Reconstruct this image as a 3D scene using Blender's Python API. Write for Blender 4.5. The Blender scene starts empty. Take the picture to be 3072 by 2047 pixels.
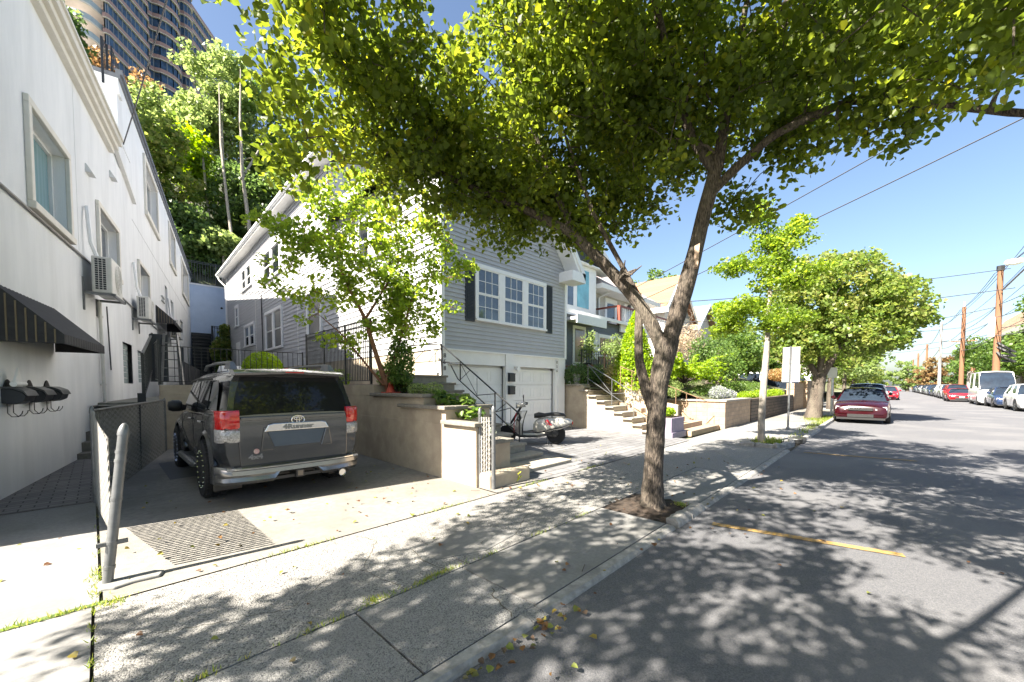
import bpy, bmesh, math, random
import numpy as np
from mathutils import Vector, Matrix
R = math.radians
C = bpy.context.scene.collection
sc = bpy.context.scene
rnd = random.Random(7)

# ---------------------------------------------------------------- materials
def _n(nt, t, **k):
    n = nt.nodes.new(t)
    for a, v in k.items(): setattr(n, a, v)
    return n
def pm(name, c1, c2=None, scale=8.0, rough=.6, metal=0.0, bump=0.0, bscale=60.0, c3=None, s3=1.0, m3=.5, coat=0.0, detail=4.0, spec=.5, lo=.35, hi=.65, stretch=None, wear=None):
    m = bpy.data.materials.new(name); m.use_nodes = True
    nt = m.node_tree; b = nt.nodes['Principled BSDF']
    b.inputs['Roughness'].default_value = rough; b.inputs['Metallic'].default_value = metal
    b.inputs['Specular IOR Level'].default_value = spec
    if coat: b.inputs['Coat Weight'].default_value = coat; b.inputs['Coat Roughness'].default_value = .04
    tc = _n(nt, 'ShaderNodeTexCoord'); co = tc.outputs['Object']
    if stretch:
        mp = _n(nt, 'ShaderNodeMapping'); mp.inputs['Scale'].default_value = stretch
        nt.links.new(co, mp.inputs['Vector']); co = mp.outputs['Vector']
    col = None
    c2 = c2 or tuple(min(1, x*.86) for x in c1)
    nz = _n(nt, 'ShaderNodeTexNoise'); nz.inputs['Scale'].default_value = scale; nz.inputs['Detail'].default_value = detail
    nz.inputs['Roughness'].default_value = .65
    nt.links.new(co, nz.inputs['Vector'])
    rp = _n(nt, 'ShaderNodeMapRange'); rp.inputs[1].default_value = lo; rp.inputs[2].default_value = hi
    nt.links.new(nz.outputs['Fac'], rp.inputs[0])
    mx = _n(nt, 'ShaderNodeMix', data_type='RGBA')
    mx.inputs[6].default_value = (*c1, 1); mx.inputs[7].default_value = (*c2, 1)
    nt.links.new(rp.outputs[0], mx.inputs[0]); col = mx.outputs[2]
    if c3:
        n3 = _n(nt, 'ShaderNodeTexNoise'); n3.inputs['Scale'].default_value = s3; n3.inputs['Detail'].default_value = 5
        nt.links.new(co, n3.inputs['Vector'])
        r3 = _n(nt, 'ShaderNodeMapRange'); r3.inputs[1].default_value = .48; r3.inputs[2].default_value = .62; r3.inputs[4].default_value = m3
        nt.links.new(n3.outputs['Fac'], r3.inputs[0])
        m_ = _n(nt, 'ShaderNodeMix', data_type='RGBA'); m_.inputs[7].default_value = (*c3, 1)
        nt.links.new(col, m_.inputs[6]); nt.links.new(r3.outputs[0], m_.inputs[0]); col = m_.outputs[2]
    nt.links.new(col, b.inputs['Base Color'])
    if bump:
        nb = _n(nt, 'ShaderNodeTexNoise'); nb.inputs['Scale'].default_value = bscale; nb.inputs['Detail'].default_value = 5
        nt.links.new(co, nb.inputs['Vector'])
        bp = _n(nt, 'ShaderNodeBump'); bp.inputs['Strength'].default_value = bump; bp.inputs['Distance'].default_value = .03 if 'bark' in name else .01
        nt.links.new(nb.outputs['Fac'], bp.inputs['Height']); nt.links.new(bp.outputs[0], b.inputs['Normal'])
    return m

def aggregate(name, c1, c2, dark, scale=90., bump=.8, stain=(.16,.15,.14), sm=.35):
    """concrete with exposed pebbles"""
    m = bpy.data.materials.new(name); m.use_nodes = True
    nt = m.node_tree; b = nt.nodes['Principled BSDF']; b.inputs['Roughness'].default_value = .85
    tc = _n(nt, 'ShaderNodeTexCoord'); co = tc.outputs['Object']
    v = _n(nt, 'ShaderNodeTexVoronoi'); v.inputs['Scale'].default_value = scale
    nt.links.new(co, v.inputs['Vector'])
    sp = _n(nt, 'ShaderNodeSeparateColor'); nt.links.new(v.outputs['Color'], sp.inputs[0])
    cr = _n(nt, 'ShaderNodeValToRGB'); nt.links.new(sp.outputs[0], cr.inputs[0])
    e = cr.color_ramp.elements; e[0].color = (*dark, 1); e[0].position = .0; e[1].color = (*c2, 1); e[1].position = 1
    k = e.new(.3); k.color = (*c1, 1)
    n3 = _n(nt, 'ShaderNodeTexNoise'); n3.inputs['Scale'].default_value = 1.3; n3.inputs['Detail'].default_value = 6
    nt.links.new(co, n3.inputs['Vector'])
    r3 = _n(nt, 'ShaderNodeMapRange'); r3.inputs[1].default_value = .45; r3.inputs[2].default_value = .7; r3.inputs[4].default_value = sm
    nt.links.new(n3.outputs['Fac'], r3.inputs[0])
    mx = _n(nt, 'ShaderNodeMix', data_type='RGBA'); mx.inputs[7].default_value = (*stain, 1)
    nt.links.new(r3.outputs[0], mx.inputs[0]); nt.links.new(cr.outputs[0], mx.inputs[6]); nt.links.new(mx.outputs[2], b.inputs['Base Color'])
    ad = _n(nt, 'ShaderNodeTexNoise'); ad.inputs['Scale'].default_value = scale*.35; ad.inputs['Detail'].default_value = 6
    nt.links.new(co, ad.inputs['Vector'])
    ma = _n(nt, 'ShaderNodeMath', operation='ADD'); nt.links.new(v.outputs['Distance'], ma.inputs[0]); nt.links.new(ad.outputs['Fac'], ma.inputs[1])
    bp = _n(nt, 'ShaderNodeBump', invert=True); bp.inputs['Strength'].default_value = bump; bp.inputs['Distance'].default_value = .008
    nt.links.new(ma.outputs[0], bp.inputs['Height']); nt.links.new(bp.outputs[0], b.inputs['Normal'])
    return m

def brickmat(name, c1, c2, mortar, w, h, msize=.012, rough=.85, bump=.6, axes='XY', off=.5, noise=.3):
    m = bpy.data.materials.new(name); m.use_nodes = True
    nt = m.node_tree; b = nt.nodes['Principled BSDF']; b.inputs['Roughness'].default_value = rough
    tc = _n(nt, 'ShaderNodeTexCoord'); sx = _n(nt, 'ShaderNodeSeparateXYZ'); cx = _n(nt, 'ShaderNodeCombineXYZ')
    nt.links.new(tc.outputs['Object'], sx.inputs[0])
    for i, a in enumerate(axes):
        if a == 'S':
            q = _n(nt, 'ShaderNodeMath', operation='ADD'); nt.links.new(sx.outputs[0], q.inputs[0]); nt.links.new(sx.outputs[1], q.inputs[1]); nt.links.new(q.outputs[0], cx.inputs[i])
        else: nt.links.new(sx.outputs['XYZ'.index(a)], cx.inputs[i])
    br = _n(nt, 'ShaderNodeTexBrick'); br.offset = off
    br.inputs['Scale'].default_value = 1; br.inputs['Brick Width'].default_value = w; br.inputs['Row Height'].default_value = h
    br.inputs['Mortar Size'].default_value = msize; br.inputs['Color1'].default_value = (*c1, 1); br.inputs['Color2'].default_value = (*c2, 1); br.inputs['Mortar'].default_value = (*mortar, 1)
    br.inputs['Mortar Smooth'].default_value = .2
    nt.links.new(cx.outputs[0], br.inputs['Vector'])
    n = _n(nt, 'ShaderNodeTexNoise'); n.inputs['Scale'].default_value = 6; n.inputs['Detail'].default_value = 8
    nt.links.new(tc.outputs['Object'], n.inputs['Vector'])
    mr = _n(nt, 'ShaderNodeMapRange'); mr.inputs[3].default_value = 1-noise; mr.inputs[4].default_value = 1+noise
    nt.links.new(n.outputs['Fac'], mr.inputs[0])
    mm = _n(nt, 'ShaderNodeMix', data_type='RGBA', blend_type='MULTIPLY'); mm.inputs[0].default_value = 1
    nt.links.new(br.outputs['Color'], mm.inputs[6]); nt.links.new(mr.outputs[0], mm.inputs[7]); nt.links.new(mm.outputs[2], b.inputs['Base Color'])
    ad = _n(nt, 'ShaderNodeMath', operation='MULTIPLY_ADD'); ad.inputs[1].default_value = .4
    nt.links.new(n.outputs['Fac'], ad.inputs[0])
    iv = _n(nt, 'ShaderNodeMath', operation='SUBTRACT'); iv.inputs[0].default_value = 1; nt.links.new(br.outputs['Fac'], iv.inputs[1]); nt.links.new(iv.outputs[0], ad.inputs[2])
    bp = _n(nt, 'ShaderNodeBump'); bp.inputs['Strength'].default_value = bump; bp.inputs['Distance'].default_value = .012
    nt.links.new(ad.outputs[0], bp.inputs['Height']); nt.links.new(bp.outputs[0], b.inputs['Normal'])
    return m

def leafmat(name, cols, trans=.45, rough=.45):
    """leaf colour picked per leaf from an attribute; sun shines through"""
    m = bpy.data.materials.new(name); m.use_nodes = True
    nt = m.node_tree; b = nt.nodes['Principled BSDF']; b.inputs['Roughness'].default_value = rough; b.inputs['Specular IOR Level'].default_value = .35
    at = _n(nt, 'ShaderNodeAttribute'); at.attribute_name = 'rnd'
    cr = _n(nt, 'ShaderNodeValToRGB'); e = cr.color_ramp.elements
    e[0].position = 0; e[0].color = (*cols[0], 1); e[1].position = 1; e[1].color = (*cols[-1], 1)
    for i, c in enumerate(cols[1:-1]):
        k = e.new((i+1)/(len(cols)-1)); k.color = (*c, 1)
    nt.links.new(at.outputs['Fac'], cr.inputs[0]); nt.links.new(cr.outputs[0], b.inputs['Base Color'])
    tr = _n(nt, 'ShaderNodeBsdfTranslucent')
    hs = _n(nt, 'ShaderNodeHueSaturation'); hs.inputs['Hue'].default_value = .481; hs.inputs['Saturation'].default_value = 1.08; hs.inputs['Value'].default_value = 3.0
    nt.links.new(cr.outputs[0], hs.inputs['Color']); nt.links.new(hs.outputs[0], tr.inputs['Color'])
    mx = _n(nt, 'ShaderNodeMixShader'); mx.inputs[0].default_value = trans
    nt.links.new(b.outputs[0], mx.inputs[1]); nt.links.new(tr.outputs[0], mx.inputs[2])
    nt.links.new(mx.outputs[0], nt.nodes['Material Output'].inputs['Surface'])
    return m

def glassmat(name, col=(.02,.03,.04), rough=.04, spec=1.0):
    m = pm(name, col, tuple(x*1.6 for x in col), 1.5, rough, spec=spec); return m

M = {}
M['asphalt'] = pm('asphalt', (.132,.131,.138), (.066,.069,.078), 95, .9, bump=.8, bscale=150, c3=(.16,.158,.16), s3=.5, m3=.5)
M['patch'] = pm('asphalt_patch', (.12,.122,.13), (.085,.088,.095), 150, .9, bump=.5, bscale=250)
M['conc_smooth'] = pm('smooth_concrete', (.215,.212,.205), (.17,.168,.163), 30, .85, bump=.15, bscale=150, c3=(.13,.125,.115), s3=1.6, m3=.5)
M['conc_drive'] = pm('drive_concrete', (.225,.212,.188), (.165,.155,.14), 14, .85, bump=.3, bscale=110, c3=(.13,.12,.105), s3=.9, m3=.6)
M['agg'] = aggregate('exposed_aggregate', (.20,.195,.185), (.30,.29,.27), (.05,.052,.056), 105., .7)
M['agg2'] = aggregate('fine_aggregate', (.195,.193,.188), (.27,.265,.255), (.06,.063,.07), 140., .6)
M['kerb'] = pm('kerb_concrete', (.33,.32,.30), (.20,.19,.18), 12, .9, bump=.6, bscale=40, c3=(.14,.14,.14), s3=5, m3=.6)
M['joint'] = pm('joint_dirt', (.055,.05,.038), (.11,.10,.075), 30, 1)
M['moss'] = pm('moss', (.10,.15,.03), (.05,.075,.02), 40, 1, bump=.5)
M['paver'] = brickmat('paver', (.20,.19,.18), (.15,.14,.14), (.06,.055,.05), .24, .12, .008)
M['paver_grey'] = brickmat('paver_grey', (.17,.17,.175), (.12,.12,.125), (.05,.05,.05), .5, .2, .01, off=.35)
M['soil'] = pm('soil', (.06,.042,.03), (.025,.018,.013), 18, 1, bump=1, bscale=45)
M['stucco'] = pm('white_stucco', (.80,.81,.81), (.73,.745,.75), 2.2, .9, bump=.5, bscale=90, c3=(.64,.65,.65), s3=.9, m3=.45, stretch=(1.6,1.6,.35), detail=8)
M['stucco_low'] = pm('grey_stucco', (.66,.67,.66), (.58,.60,.60), 3, .9, bump=.35, bscale=120)
M['trim'] = pm('white_trim', (.78,.77,.74), (.72,.71,.68), 5, .5)
M['cream_trim'] = pm('cream_trim', (.72,.69,.62), (.66,.63,.56), 5, .7)
M['siding'] = pm('grey_vinyl_siding', (.42,.425,.44), (.39,.395,.41), 4, .5, bump=.1, bscale=30)
M['siding_dark'] = pm('charcoal_siding', (.10,.115,.13), (.085,.10,.115), 4, .5)
M['siding_beige'] = pm('beige_siding', (.50,.48,.45), (.46,.44,.41), 4, .55)
M['white'] = pm('white_paint', (.80,.80,.79), (.76,.76,.75), 6, .4)
M['garage'] = pm('white_garage_paint', (.80,.79,.77), (.75,.74,.72), 3, .4)
M['tan_stucco'] = pm('tan_stucco', (.46,.385,.285), (.38,.315,.235), 4, .9, bump=.45, bscale=60, c3=(.26,.205,.16), s3=1.4, m3=.5)
M['cap'] = pm('stone_cap', (.22,.20,.17), (.16,.145,.12), 14, .8, bump=.4, bscale=50)
M['stone'] = pm('step_stone', (.33,.30,.25), (.25,.225,.19), 12, .85, bump=.4, bscale=50)
M['black_iron'] = pm('black_iron', (.015,.016,.018), (.03,.03,.03), 20, .4)
M['black'] = pm('black_plastic', (.012,.012,.013), (.02,.02,.02), 20, .5)
M['navy'] = pm('dark_shutter', (.018,.023,.032), (.014,.018,.026), 10, .5)
M['glass'] = glassmat('window_glass', (.05,.065,.085))
M['glass_dark'] = glassmat('dark_glass', (.008,.010,.012))
M['glass_teal'] = glassmat('teal_glass', (.10,.28,.33), .15)
M['glass_warm'] = glassmat('curtained_glass', (.14,.12,.11), .1)
M['galv'] = pm('galvanised_steel', (.20,.205,.21), (.14,.145,.15), 9, .42, .6, bump=.1, bscale=20)
M['chain'] = pm('privacy_weave', (.36,.35,.325), (.26,.25,.235), 25, .6)
M['awning'] = pm('awning_canvas', (.035,.036,.04), (.025,.025,.03), 12, .8)
M['gold'] = pm('gold_stripe', (.17,.135,.08), None, 10, .7)
M['ac'] = pm('ac_metal', (.66,.65,.61), (.60,.59,.55), 6, .5)
M['bark'] = pm('bark', (.125,.10,.078), (.028,.022,.018), 42, .95, bump=1.0, bscale=44, stretch=(1.5,1.5,.34), c3=(.17,.15,.115), s3=3, m3=.35, lo=.40, hi=.60)
M['bark_pale'] = pm('pale_bark', (.36,.32,.27), (.20,.175,.15), 10, .9, bump=.6, bscale=30, stretch=(1,1,.4))
M['bark_red'] = pm('red_bark', (.26,.12,.06), (.15,.07,.04), 10, .8, bump=.4, bscale=25)
M['pole_wood'] = pm('pole_wood', (.22,.105,.055), (.15,.075,.04), 8, .9, bump=.4, stretch=(3,3,.2))
M['wire'] = pm('wire', (.06,.06,.065), None, 4, .6)
M['roof_orange'] = brickmat('orange_shingle', (.33,.15,.085), (.28,.125,.07), (.20,.09,.055), .5, .16, .01, axes='XZ', noise=.15)
M['roof_tan'] = brickmat('tan_shingle', (.33,.22,.14), (.28,.19,.12), (.2,.14,.09), .5, .16, .01, axes='XZ', noise=.15)
M['roof_grey'] = brickmat('grey_shingle', (.16,.16,.17), (.13,.13,.14), (.09,.09,.1), .4, .16, .01, axes='XZ')
M['roof_white'] = pm('pale_shingle', (.36,.31,.29), (.31,.27,.25), 6, .8)
M['blue_wall'] = pm('pale_blue_render', (.52,.62,.78), (.47,.57,.73), 2, .85, bump=.2, bscale=80)
M['block_tan'] = brickmat('tan_block', (.38,.27,.18), (.30,.215,.145), (.26,.2,.15), .4, .15, .012, axes='SZ', noise=.35)
M['block_brown'] = brickmat('brown_block', (.15,.11,.085), (.09,.07,.055), (.035,.03,.025), .35, .15, .015, axes='SZ', noise=.4)
M['brick'] = brickmat('red_brick', (.33,.14,.09), (.27,.11,.07), (.35,.32,.28), .22, .075, .01, axes='SZ')
M['purple'] = pm('mauve_paint', (.26,.22,.29), (.22,.19,.25), 10, .8, bump=.2)
M['red_plastic'] = pm('orange_red_plastic', (.55,.07,.03), None, 10, .5)
M['yellow_line'] = pm('worn_yellow_paint', (.42,.24,.04), (.17,.14,.10), 28, .8)
M['paint_spray'] = pm('yellow_spray', (.6,.6,.05), None, 10, .8)
M['chrome'] = pm('chrome', (.62,.62,.62), (.55,.55,.56), 8, .12, 1.0)
M['rubber'] = pm('rubber', (.018,.018,.02), (.012,.012,.012), 30, .85, bump=.4, bscale=40)
M['red_light'] = pm('red_lens', (.50,.008,.006), (.32,.004,.004), 20, .08, coat=.8)
M['clear_lens'] = pm('clear_lens', (.42,.42,.42), (.16,.15,.15), 45, .08, coat=.8)
M['suv_paint'] = pm('grey_car_paint', (.088,.090,.098), (.078,.08,.087), 3, .24, .85, coat=1.0)
M['hedge_g'] = leafmat('hedge_leaf', [(.08,.13,.02),(.13,.19,.03),(.2,.26,.04)])
M['ledge'] = pm('weathered_ledge', (.26,.25,.21), (.15,.15,.12), 6, .9, bump=.5, bscale=30)

# ---------------------------------------------------------------- mesh builder
class MB:
    def __init__(s, xf=None): s.v=[]; s.f=[]; s.m=[]; s.xf=xf; s.cur=0
    def add(s, vs, fs, mi=None):
        b=len(s.v); mi = s.cur if mi is None else mi
        for p in vs:
            p=Vector(p)
            if s.xf is not None: p=s.xf@p
            s.v.append(tuple(p))
        for f in fs: s.f.append(tuple(b+i for i in f)); s.m.append(mi)
        return s
    def box(s, x0,y0,z0,x1,y1,z1, mi=None):
        return s.add([(x0,y0,z0),(x1,y0,z0),(x1,y1,z0),(x0,y1,z0),(x0,y0,z1),(x1,y0,z1),(x1,y1,z1),(x0,y1,z1)],
              [(0,3,2,1),(4,5,6,7),(0,1,5,4),(1,2,6,5),(2,3,7,6),(3,0,4,7)], mi)
    def prism(s, poly, z0, z1, mi=None):
        n=len(poly)
        return s.add([(x,y,z0) for x,y in poly]+[(x,y,z1) for x,y in poly],
            [tuple(range(n-1,-1,-1)), tuple(range(n,2*n))]+[(i,(i+1)%n,n+(i+1)%n,n+i) for i in range(n)], mi)
    def slab(s, poly3, off, mi=None):
        """polygon in 3d extruded by vector off"""
        n=len(poly3); o=Vector(off)
        return s.add([Vector(p) for p in poly3]+[Vector(p)+o for p in poly3],
            [tuple(range(n-1,-1,-1)), tuple(range(n,2*n))]+[(i,(i+1)%n,n+(i+1)%n,n+i) for i in range(n)], mi)
    def tube(s, path, r, n=6, mi=None, cap=True):
        P=[Vector(p) for p in path]; k=len(P)
        rr=r if isinstance(r,(list,tuple)) else [r]*k
        vs=[]; fs=[]; up=None
        for i in range(k):
            t=(P[min(i+1,k-1)]-P[max(i-1,0)])
            t=t.normalized() if t.length>1e-9 else Vector((0,0,1))
            if up is None: up=Vector((1,0,0)) if abs(t.x)<.8 else Vector((0,1,0))
            a=t.cross(up).normalized(); b=t.cross(a).normalized(); up=-b if False else a.cross(t)
            up=b*-1
            for j in range(n):
                q=2*math.pi*j/n; vs.append(P[i]+(a*math.cos(q)+b*math.sin(q))*rr[i])
        for i in range(k-1):
            for j in range(n):
                fs.append((i*n+j,i*n+(j+1)%n,(i+1)*n+(j+1)%n,(i+1)*n+j))
        if cap: fs.append(tuple(range(n-1,-1,-1))); fs.append(tuple(range((k-1)*n,k*n)))
        return s.add(vs,fs,mi)
    def rod(s, a, b, r=.01, n=6, mi=None): return s.tube([a,b],r,n,mi)
    def bar(s, a, b, w, h, mi=None):
        """rectangular bar from a to b, w wide sideways, h high"""
        a=Vector(a); b=Vector(b); t=(b-a).normalized()
        sd=t.cross(Vector((0,0,1)))
        sd=Vector((1,0,0)) if sd.length<1e-4 else sd.normalized()
        u=sd.cross(t).normalized(); vs=[]
        for p in (a,b):
            for i,j in ((-1,-1),(1,-1),(1,1),(-1,1)): vs.append(p+sd*(w/2*i)+u*(h/2*j))
        return s.add(vs,[(0,3,2,1),(4,5,6,7),(0,1,5,4),(1,2,6,5),(2,3,7,6),(3,0,4,7)],mi)
    def loft(s, rings, closed=True, caps=True, mi=None):
        n=len(rings[0]); vs=[p for r in rings for p in r]; fs=[]
        for i in range(len(rings)-1):
            for j in range(n if closed else n-1):
                fs.append((i*n+j,i*n+(j+1)%n,(i+1)*n+(j+1)%n,(i+1)*n+j))
        if caps: fs.append(tuple(range(n-1,-1,-1))); fs.append(tuple(range((len(rings)-1)*n,len(rings)*n)))
        return s.add(vs,fs,mi)
    def lathe(s, prof, c=(0,0,0), axis='Z', n=20, mi=None):
        rings=[]
        for r,h in prof:
            ring=[]
            for j in range(n):
                q=2*math.pi*j/n; a,b=r*math.cos(q),r*math.sin(q)
                p={'Z':(a,b,h),'X':(h,a,b),'Y':(b,h,a)}[axis]
                ring.append((c[0]+p[0],c[1]+p[1],c[2]+p[2]))
            rings.append(ring)
        return s.loft(rings,mi=mi)
    def build(s, name, mats, parent=None, smooth=False, bevel=0, seg=2, sub=0, fix=False):
        me=bpy.data.meshes.new(name); me.from_pydata(s.v,[],s.f)
        if not isinstance(mats,(list,tuple)): mats=[mats]
        for m in mats: me.materials.append(m)
        if len(mats)>1: me.polygons.foreach_set('material_index', s.m)
        if fix:
            bm=bmesh.new(); bm.from_mesh(me); bmesh.ops.remove_doubles(bm,verts=bm.verts,dist=1e-5); bmesh.ops.recalc_face_normals(bm,faces=bm.faces); bm.to_mesh(me); bm.free()
        if smooth: me.polygons.foreach_set('use_smooth',[True]*len(me.polygons))
        me.update()
        o=bpy.data.objects.new(name,me); C.objects.link(o)
        if parent: o.parent=parent
        if bevel:
            b=o.modifiers.new('bevel','BEVEL'); b.width=bevel; b.segments=seg; b.limit_method='ANGLE'; b.angle_limit=R(35)
        if sub:
            b=o.modifiers.new('sub','SUBSURF'); b.levels=sub; b.render_levels=sub
        if smooth and not sub:
            try: me.set_sharp_from_angle(angle=R(38))
            except Exception: pass
        return o

def tag(o, label=None, cat=None, group=None, kind=None):
    if label: o['label']=label
    if cat: o['category']=cat
    if group: o['group']=group
    if kind: o['kind']=kind
    return o
def thing(name, label, cat, loc=(0,0,0), rz=0, group=None):
    o=bpy.data.objects.new(name,None); C.objects.link(o); o.location=loc; o.rotation_euler=(0,0,rz); o.empty_display_size=.2
    return tag(o,label,cat,group)
def frame(o, xaxis):
    """Matrix: local x along wall, local y outward(right-hand side of xaxis), z up"""
    x=Vector((xaxis[0],xaxis[1],0)).normalized(); n=Vector((x.y,-x.x,0))
    return Matrix(((x.x,n.x,0,o[0]),(x.y,n.y,0,o[1]),(0,0,1,0),(0,0,0,1)))
def copy_tree(o, parent=None):
    c=o.copy(); C.objects.link(c)
    if parent: c.parent=parent
    for ch in list(o.children): copy_tree(ch,c)
    return c

def mesh_np(name, V, F, mats, parent=None, rndv=None, smooth=False, mi=None):
    """F: (n,k) index array"""
    me=bpy.data.meshes.new(name); n,k=F.shape
    me.vertices.add(len(V)); me.vertices.foreach_set('co',np.asarray(V,np.float32).ravel())
    me.loops.add(n*k); me.loops.foreach_set('vertex_index',F.astype(np.int32).ravel())
    me.polygons.add(n); me.polygons.foreach_set('loop_start',np.arange(0,n*k,k,dtype=np.int32))
    try: me.polygons.foreach_set('loop_total',np.full(n,k,np.int32))
    except Exception: pass
    for m in mats: me.materials.append(m)
    if mi is not None: me.polygons.foreach_set('material_index',mi)
    if rndv is not None:
        a=me.attributes.new('rnd','FLOAT','FACE'); a.data.foreach_set('value',rndv.astype(np.float32))
    me.update(); me.validate()
    o=bpy.data.objects.new(name,me); C.objects.link(o)
    if parent: o.parent=parent
    return o

def leaf_arrays(P, size, rs, tilt=1.0, fold=.25, big=True, svar=.35, droop=.0, col=None):
    N=len(P)
    if big: L=np.array([(0,0,0),(-.42,.28,fold*.5),(-.36,.68,fold*.4),(0,1,-.1),(.36,.68,fold*.4),(.42,.28,fold*.5)],float); FL=np.array([(0,1,2,3),(0,3,4,5)])
    else: L=np.array([(0,0,0),(-.42,.45,fold),(0,1,0),(.42,.45,fold)],float); FL=np.array([(0,1,2,3)])
    L=L-np.array([0,.5,0])
    n=rs.normal(size=(N,3))*tilt; n[:,2]+=1.0-.3*tilt; n/=np.linalg.norm(n,axis=1,keepdims=True)
    d=rs.normal(size=(N,3)); d[:,2]-=droop; d-=n*(d*n).sum(1,keepdims=True); d/=np.linalg.norm(d,axis=1,keepdims=True)
    x=np.cross(d,n); s=size*(1+svar*rs.uniform(-1,1,N))
    wv=(.72+.5*rs.uniform(0,1,N)); V=P[:,None,:]+s[:,None,None]*(L[None,:,0,None]*wv[:,None,None]*x[:,None,:]+L[None,:,1,None]*d[:,None,:]+L[None,:,2,None]*n[:,None,:])
    k=len(L); F=(np.arange(N)[:,None,None]*k+FL[None]).reshape(-1,4)
    r=rs.uniform(0,1,N) if col is None else col
    return V.reshape(-1,3),F,np.repeat(r,len(FL))

def blob_pts(blobs, n, rs, shell=.55):
    """points in a union of ellipsoids (x,y,z,rx,ry,rz), denser near the surface"""
    w=np.array([b[3]*b[4]*b[5] for b in blobs])**.8; w/=w.sum(); out=[]
    idx=rs.choice(len(blobs),n,p=w)
    d=rs.normal(size=(n,3)); d/=np.linalg.norm(d,axis=1,keepdims=True)
    r=(shell+(1-shell)*rs.uniform(0,1,n)) ; r=np.where(rs.uniform(size=n)<.3,rs.uniform(0.1,1,n),r)
    B=np.array(blobs)[idx]
    return B[:,:3]+d*r[:,None]*B[:,3:6]

def grow(mb, nodes, centers, rs, r0=.03, r1=.006, sides=4, curl=.12, mi=None):
    """nodes: list of (pos,radius) already on the limbs; joins each cluster centre to the nearest one"""
    NP=np.array([p for p,_ in nodes],float); NR=[r for _,r in nodes]
    root=NP[0]; order=np.argsort(((centers-NP.mean(0))**2).sum(1))
    for i in order:
        c=centers[i]; d=((NP-c)**2).sum(1); j=int(np.argmin(d)); a=NP[j]; L=math.sqrt(d[j])
        if L<.03: continue
        k=max(2,min(6,int(L/.25)+1)); pts=[a]; rads=[min(NR[j]*.75,r0+.02*L)]
        for t in range(1,k+1):
            f=t/k; p=a+(c-a)*f+rs.normal(size=3)*curl*L*.25*math.sin(math.pi*f)+np.array([0,0,.10*L*math.sin(math.pi*f)])
            pts.append(p); rads.append(max(r1,rads[0]*(1-f)+r1*f))
        mb.tube([tuple(q) for q in pts],rads,sides,mi,cap=False)
        NP=np.vstack([NP,np.array(pts[1:])]); NR+=rads[1:]
    return NP

def make_tree(name,label,cat,limbs,blobs,ncl,nl,lsize,lmat,bmat,seed,crad=.35,group=None,sides=10,big=True,tilt=1.0,droop=.3,r0=.03,parent_loc=None,shell=.55,trunkname='trunk',flat=.7,colfn=None,minsep=0,loc=(0,0,0)):
    rs=np.random.RandomState(seed); t=thing(name,label,cat,loc,0,group)
    mb=MB(); nodes=[]
    for path,rad in limbs:
        # resample with slight wobble
        P=[Vector(p) for p in path]; pts=[];rr=[]
        for i in range(len(P)-1):
            m=max(1,int((P[i+1]-P[i]).length/.12)) if sides>6 else 1
            for q in range(m):
                f=q/m; pts.append(P[i].lerp(P[i+1],f)); rr.append((rad[i]*(1-f)+rad[i+1]*f)*(1+rs.uniform(-.05,.05)))
        pts.append(P[-1]); rr.append(rad[-1])
        pts=[pts[0]]+[pts[i]*.5+(pts[i-1]+pts[i+1])*.25 for i in range(1,len(pts)-1)]+[pts[-1]] if len(pts)>2 else pts
        mb.tube(pts,rr,sides); nodes+=[(tuple(p),r) for p,r in zip(pts[len(pts)//3:],rr[len(pts)//3:])]
    cen=blob_pts(blobs,ncl,rs,shell)
    grow(mb,nodes,cen,rs,r0=r0)
    mb.build(trunkname,bmat,t,smooth=True)
    k=nl; P=np.repeat(cen,k,axis=0); d=rs.normal(size=P.shape); d/=np.linalg.norm(d,axis=1,keepdims=True)
    P=P+d*(rs.uniform(0,1,(len(P),1))**.5)*crad*np.array([1,1,flat])
    base=np.repeat(rs.uniform(0,1,len(cen)),k)*.5+rs.uniform(0,1,len(P))*.5
    V,F,r=leaf_arrays(P,lsize,rs,tilt,big=big,droop=droop,col=base)
    mesh_np('crown',V,F,[lmat],t,r)
    return t

# ---------------------------------------------------------------- camera, light
cam=bpy.data.cameras.new('camera'); co=bpy.data.objects.new('camera',cam); C.objects.link(co); sc.camera=co
PITCH=R(2.2); YAW=R(43.6)
cam.sensor_width=36; cam.lens=36*1180/3072; cam.clip_start=.05; cam.clip_end=3000
co.location=(0,0,1.6); co.rotation_euler=(R(90)-PITCH,0,YAW-R(90))
cam.shift_y=(133.5+1180*math.tan(PITCH))/3072
SUN=Vector((-1,.157,1.0)).normalized()
sun=bpy.data.lights.new('sun','SUN'); so=bpy.data.objects.new('sun',sun); C.objects.link(so)
sun.energy=5.0; sun.angle=R(.53); sun.color=(1,.92,.80); so.rotation_euler=SUN.to_track_quat('Z','Y').to_euler(); so.location=(0,0,30)
w=bpy.data.worlds.new('World'); sc.world=w; w.use_nodes=True; nt=w.node_tree; bg=nt.nodes['Background']
sk=nt.nodes.new('ShaderNodeTexSky'); sk.sky_type='NISHITA'; sk.sun_disc=False
sk.sun_elevation=math.asin(SUN.z); sk.sun_rotation=math.atan2(SUN.x,SUN.y); sk.air_density=1.0; sk.dust_density=2.0; sk.ozone_density=2.0
nt.links.new(sk.outputs[0],bg.inputs[0]); bg.inputs[1].default_value=.05
sc.view_settings.view_transform='Standard'; sc.view_settings.look='None'; sc.view_settings.exposure=2.43; sc.view_settings.gamma=1
sc.cycles.max_bounces=6; sc.cycles.diffuse_bounces=3; sc.cycles.glossy_bounces=3; sc.cycles.transmission_bounces=4; sc.cycles.transparent_max_bounces=4
sc.cycles.use_denoising=True
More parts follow.
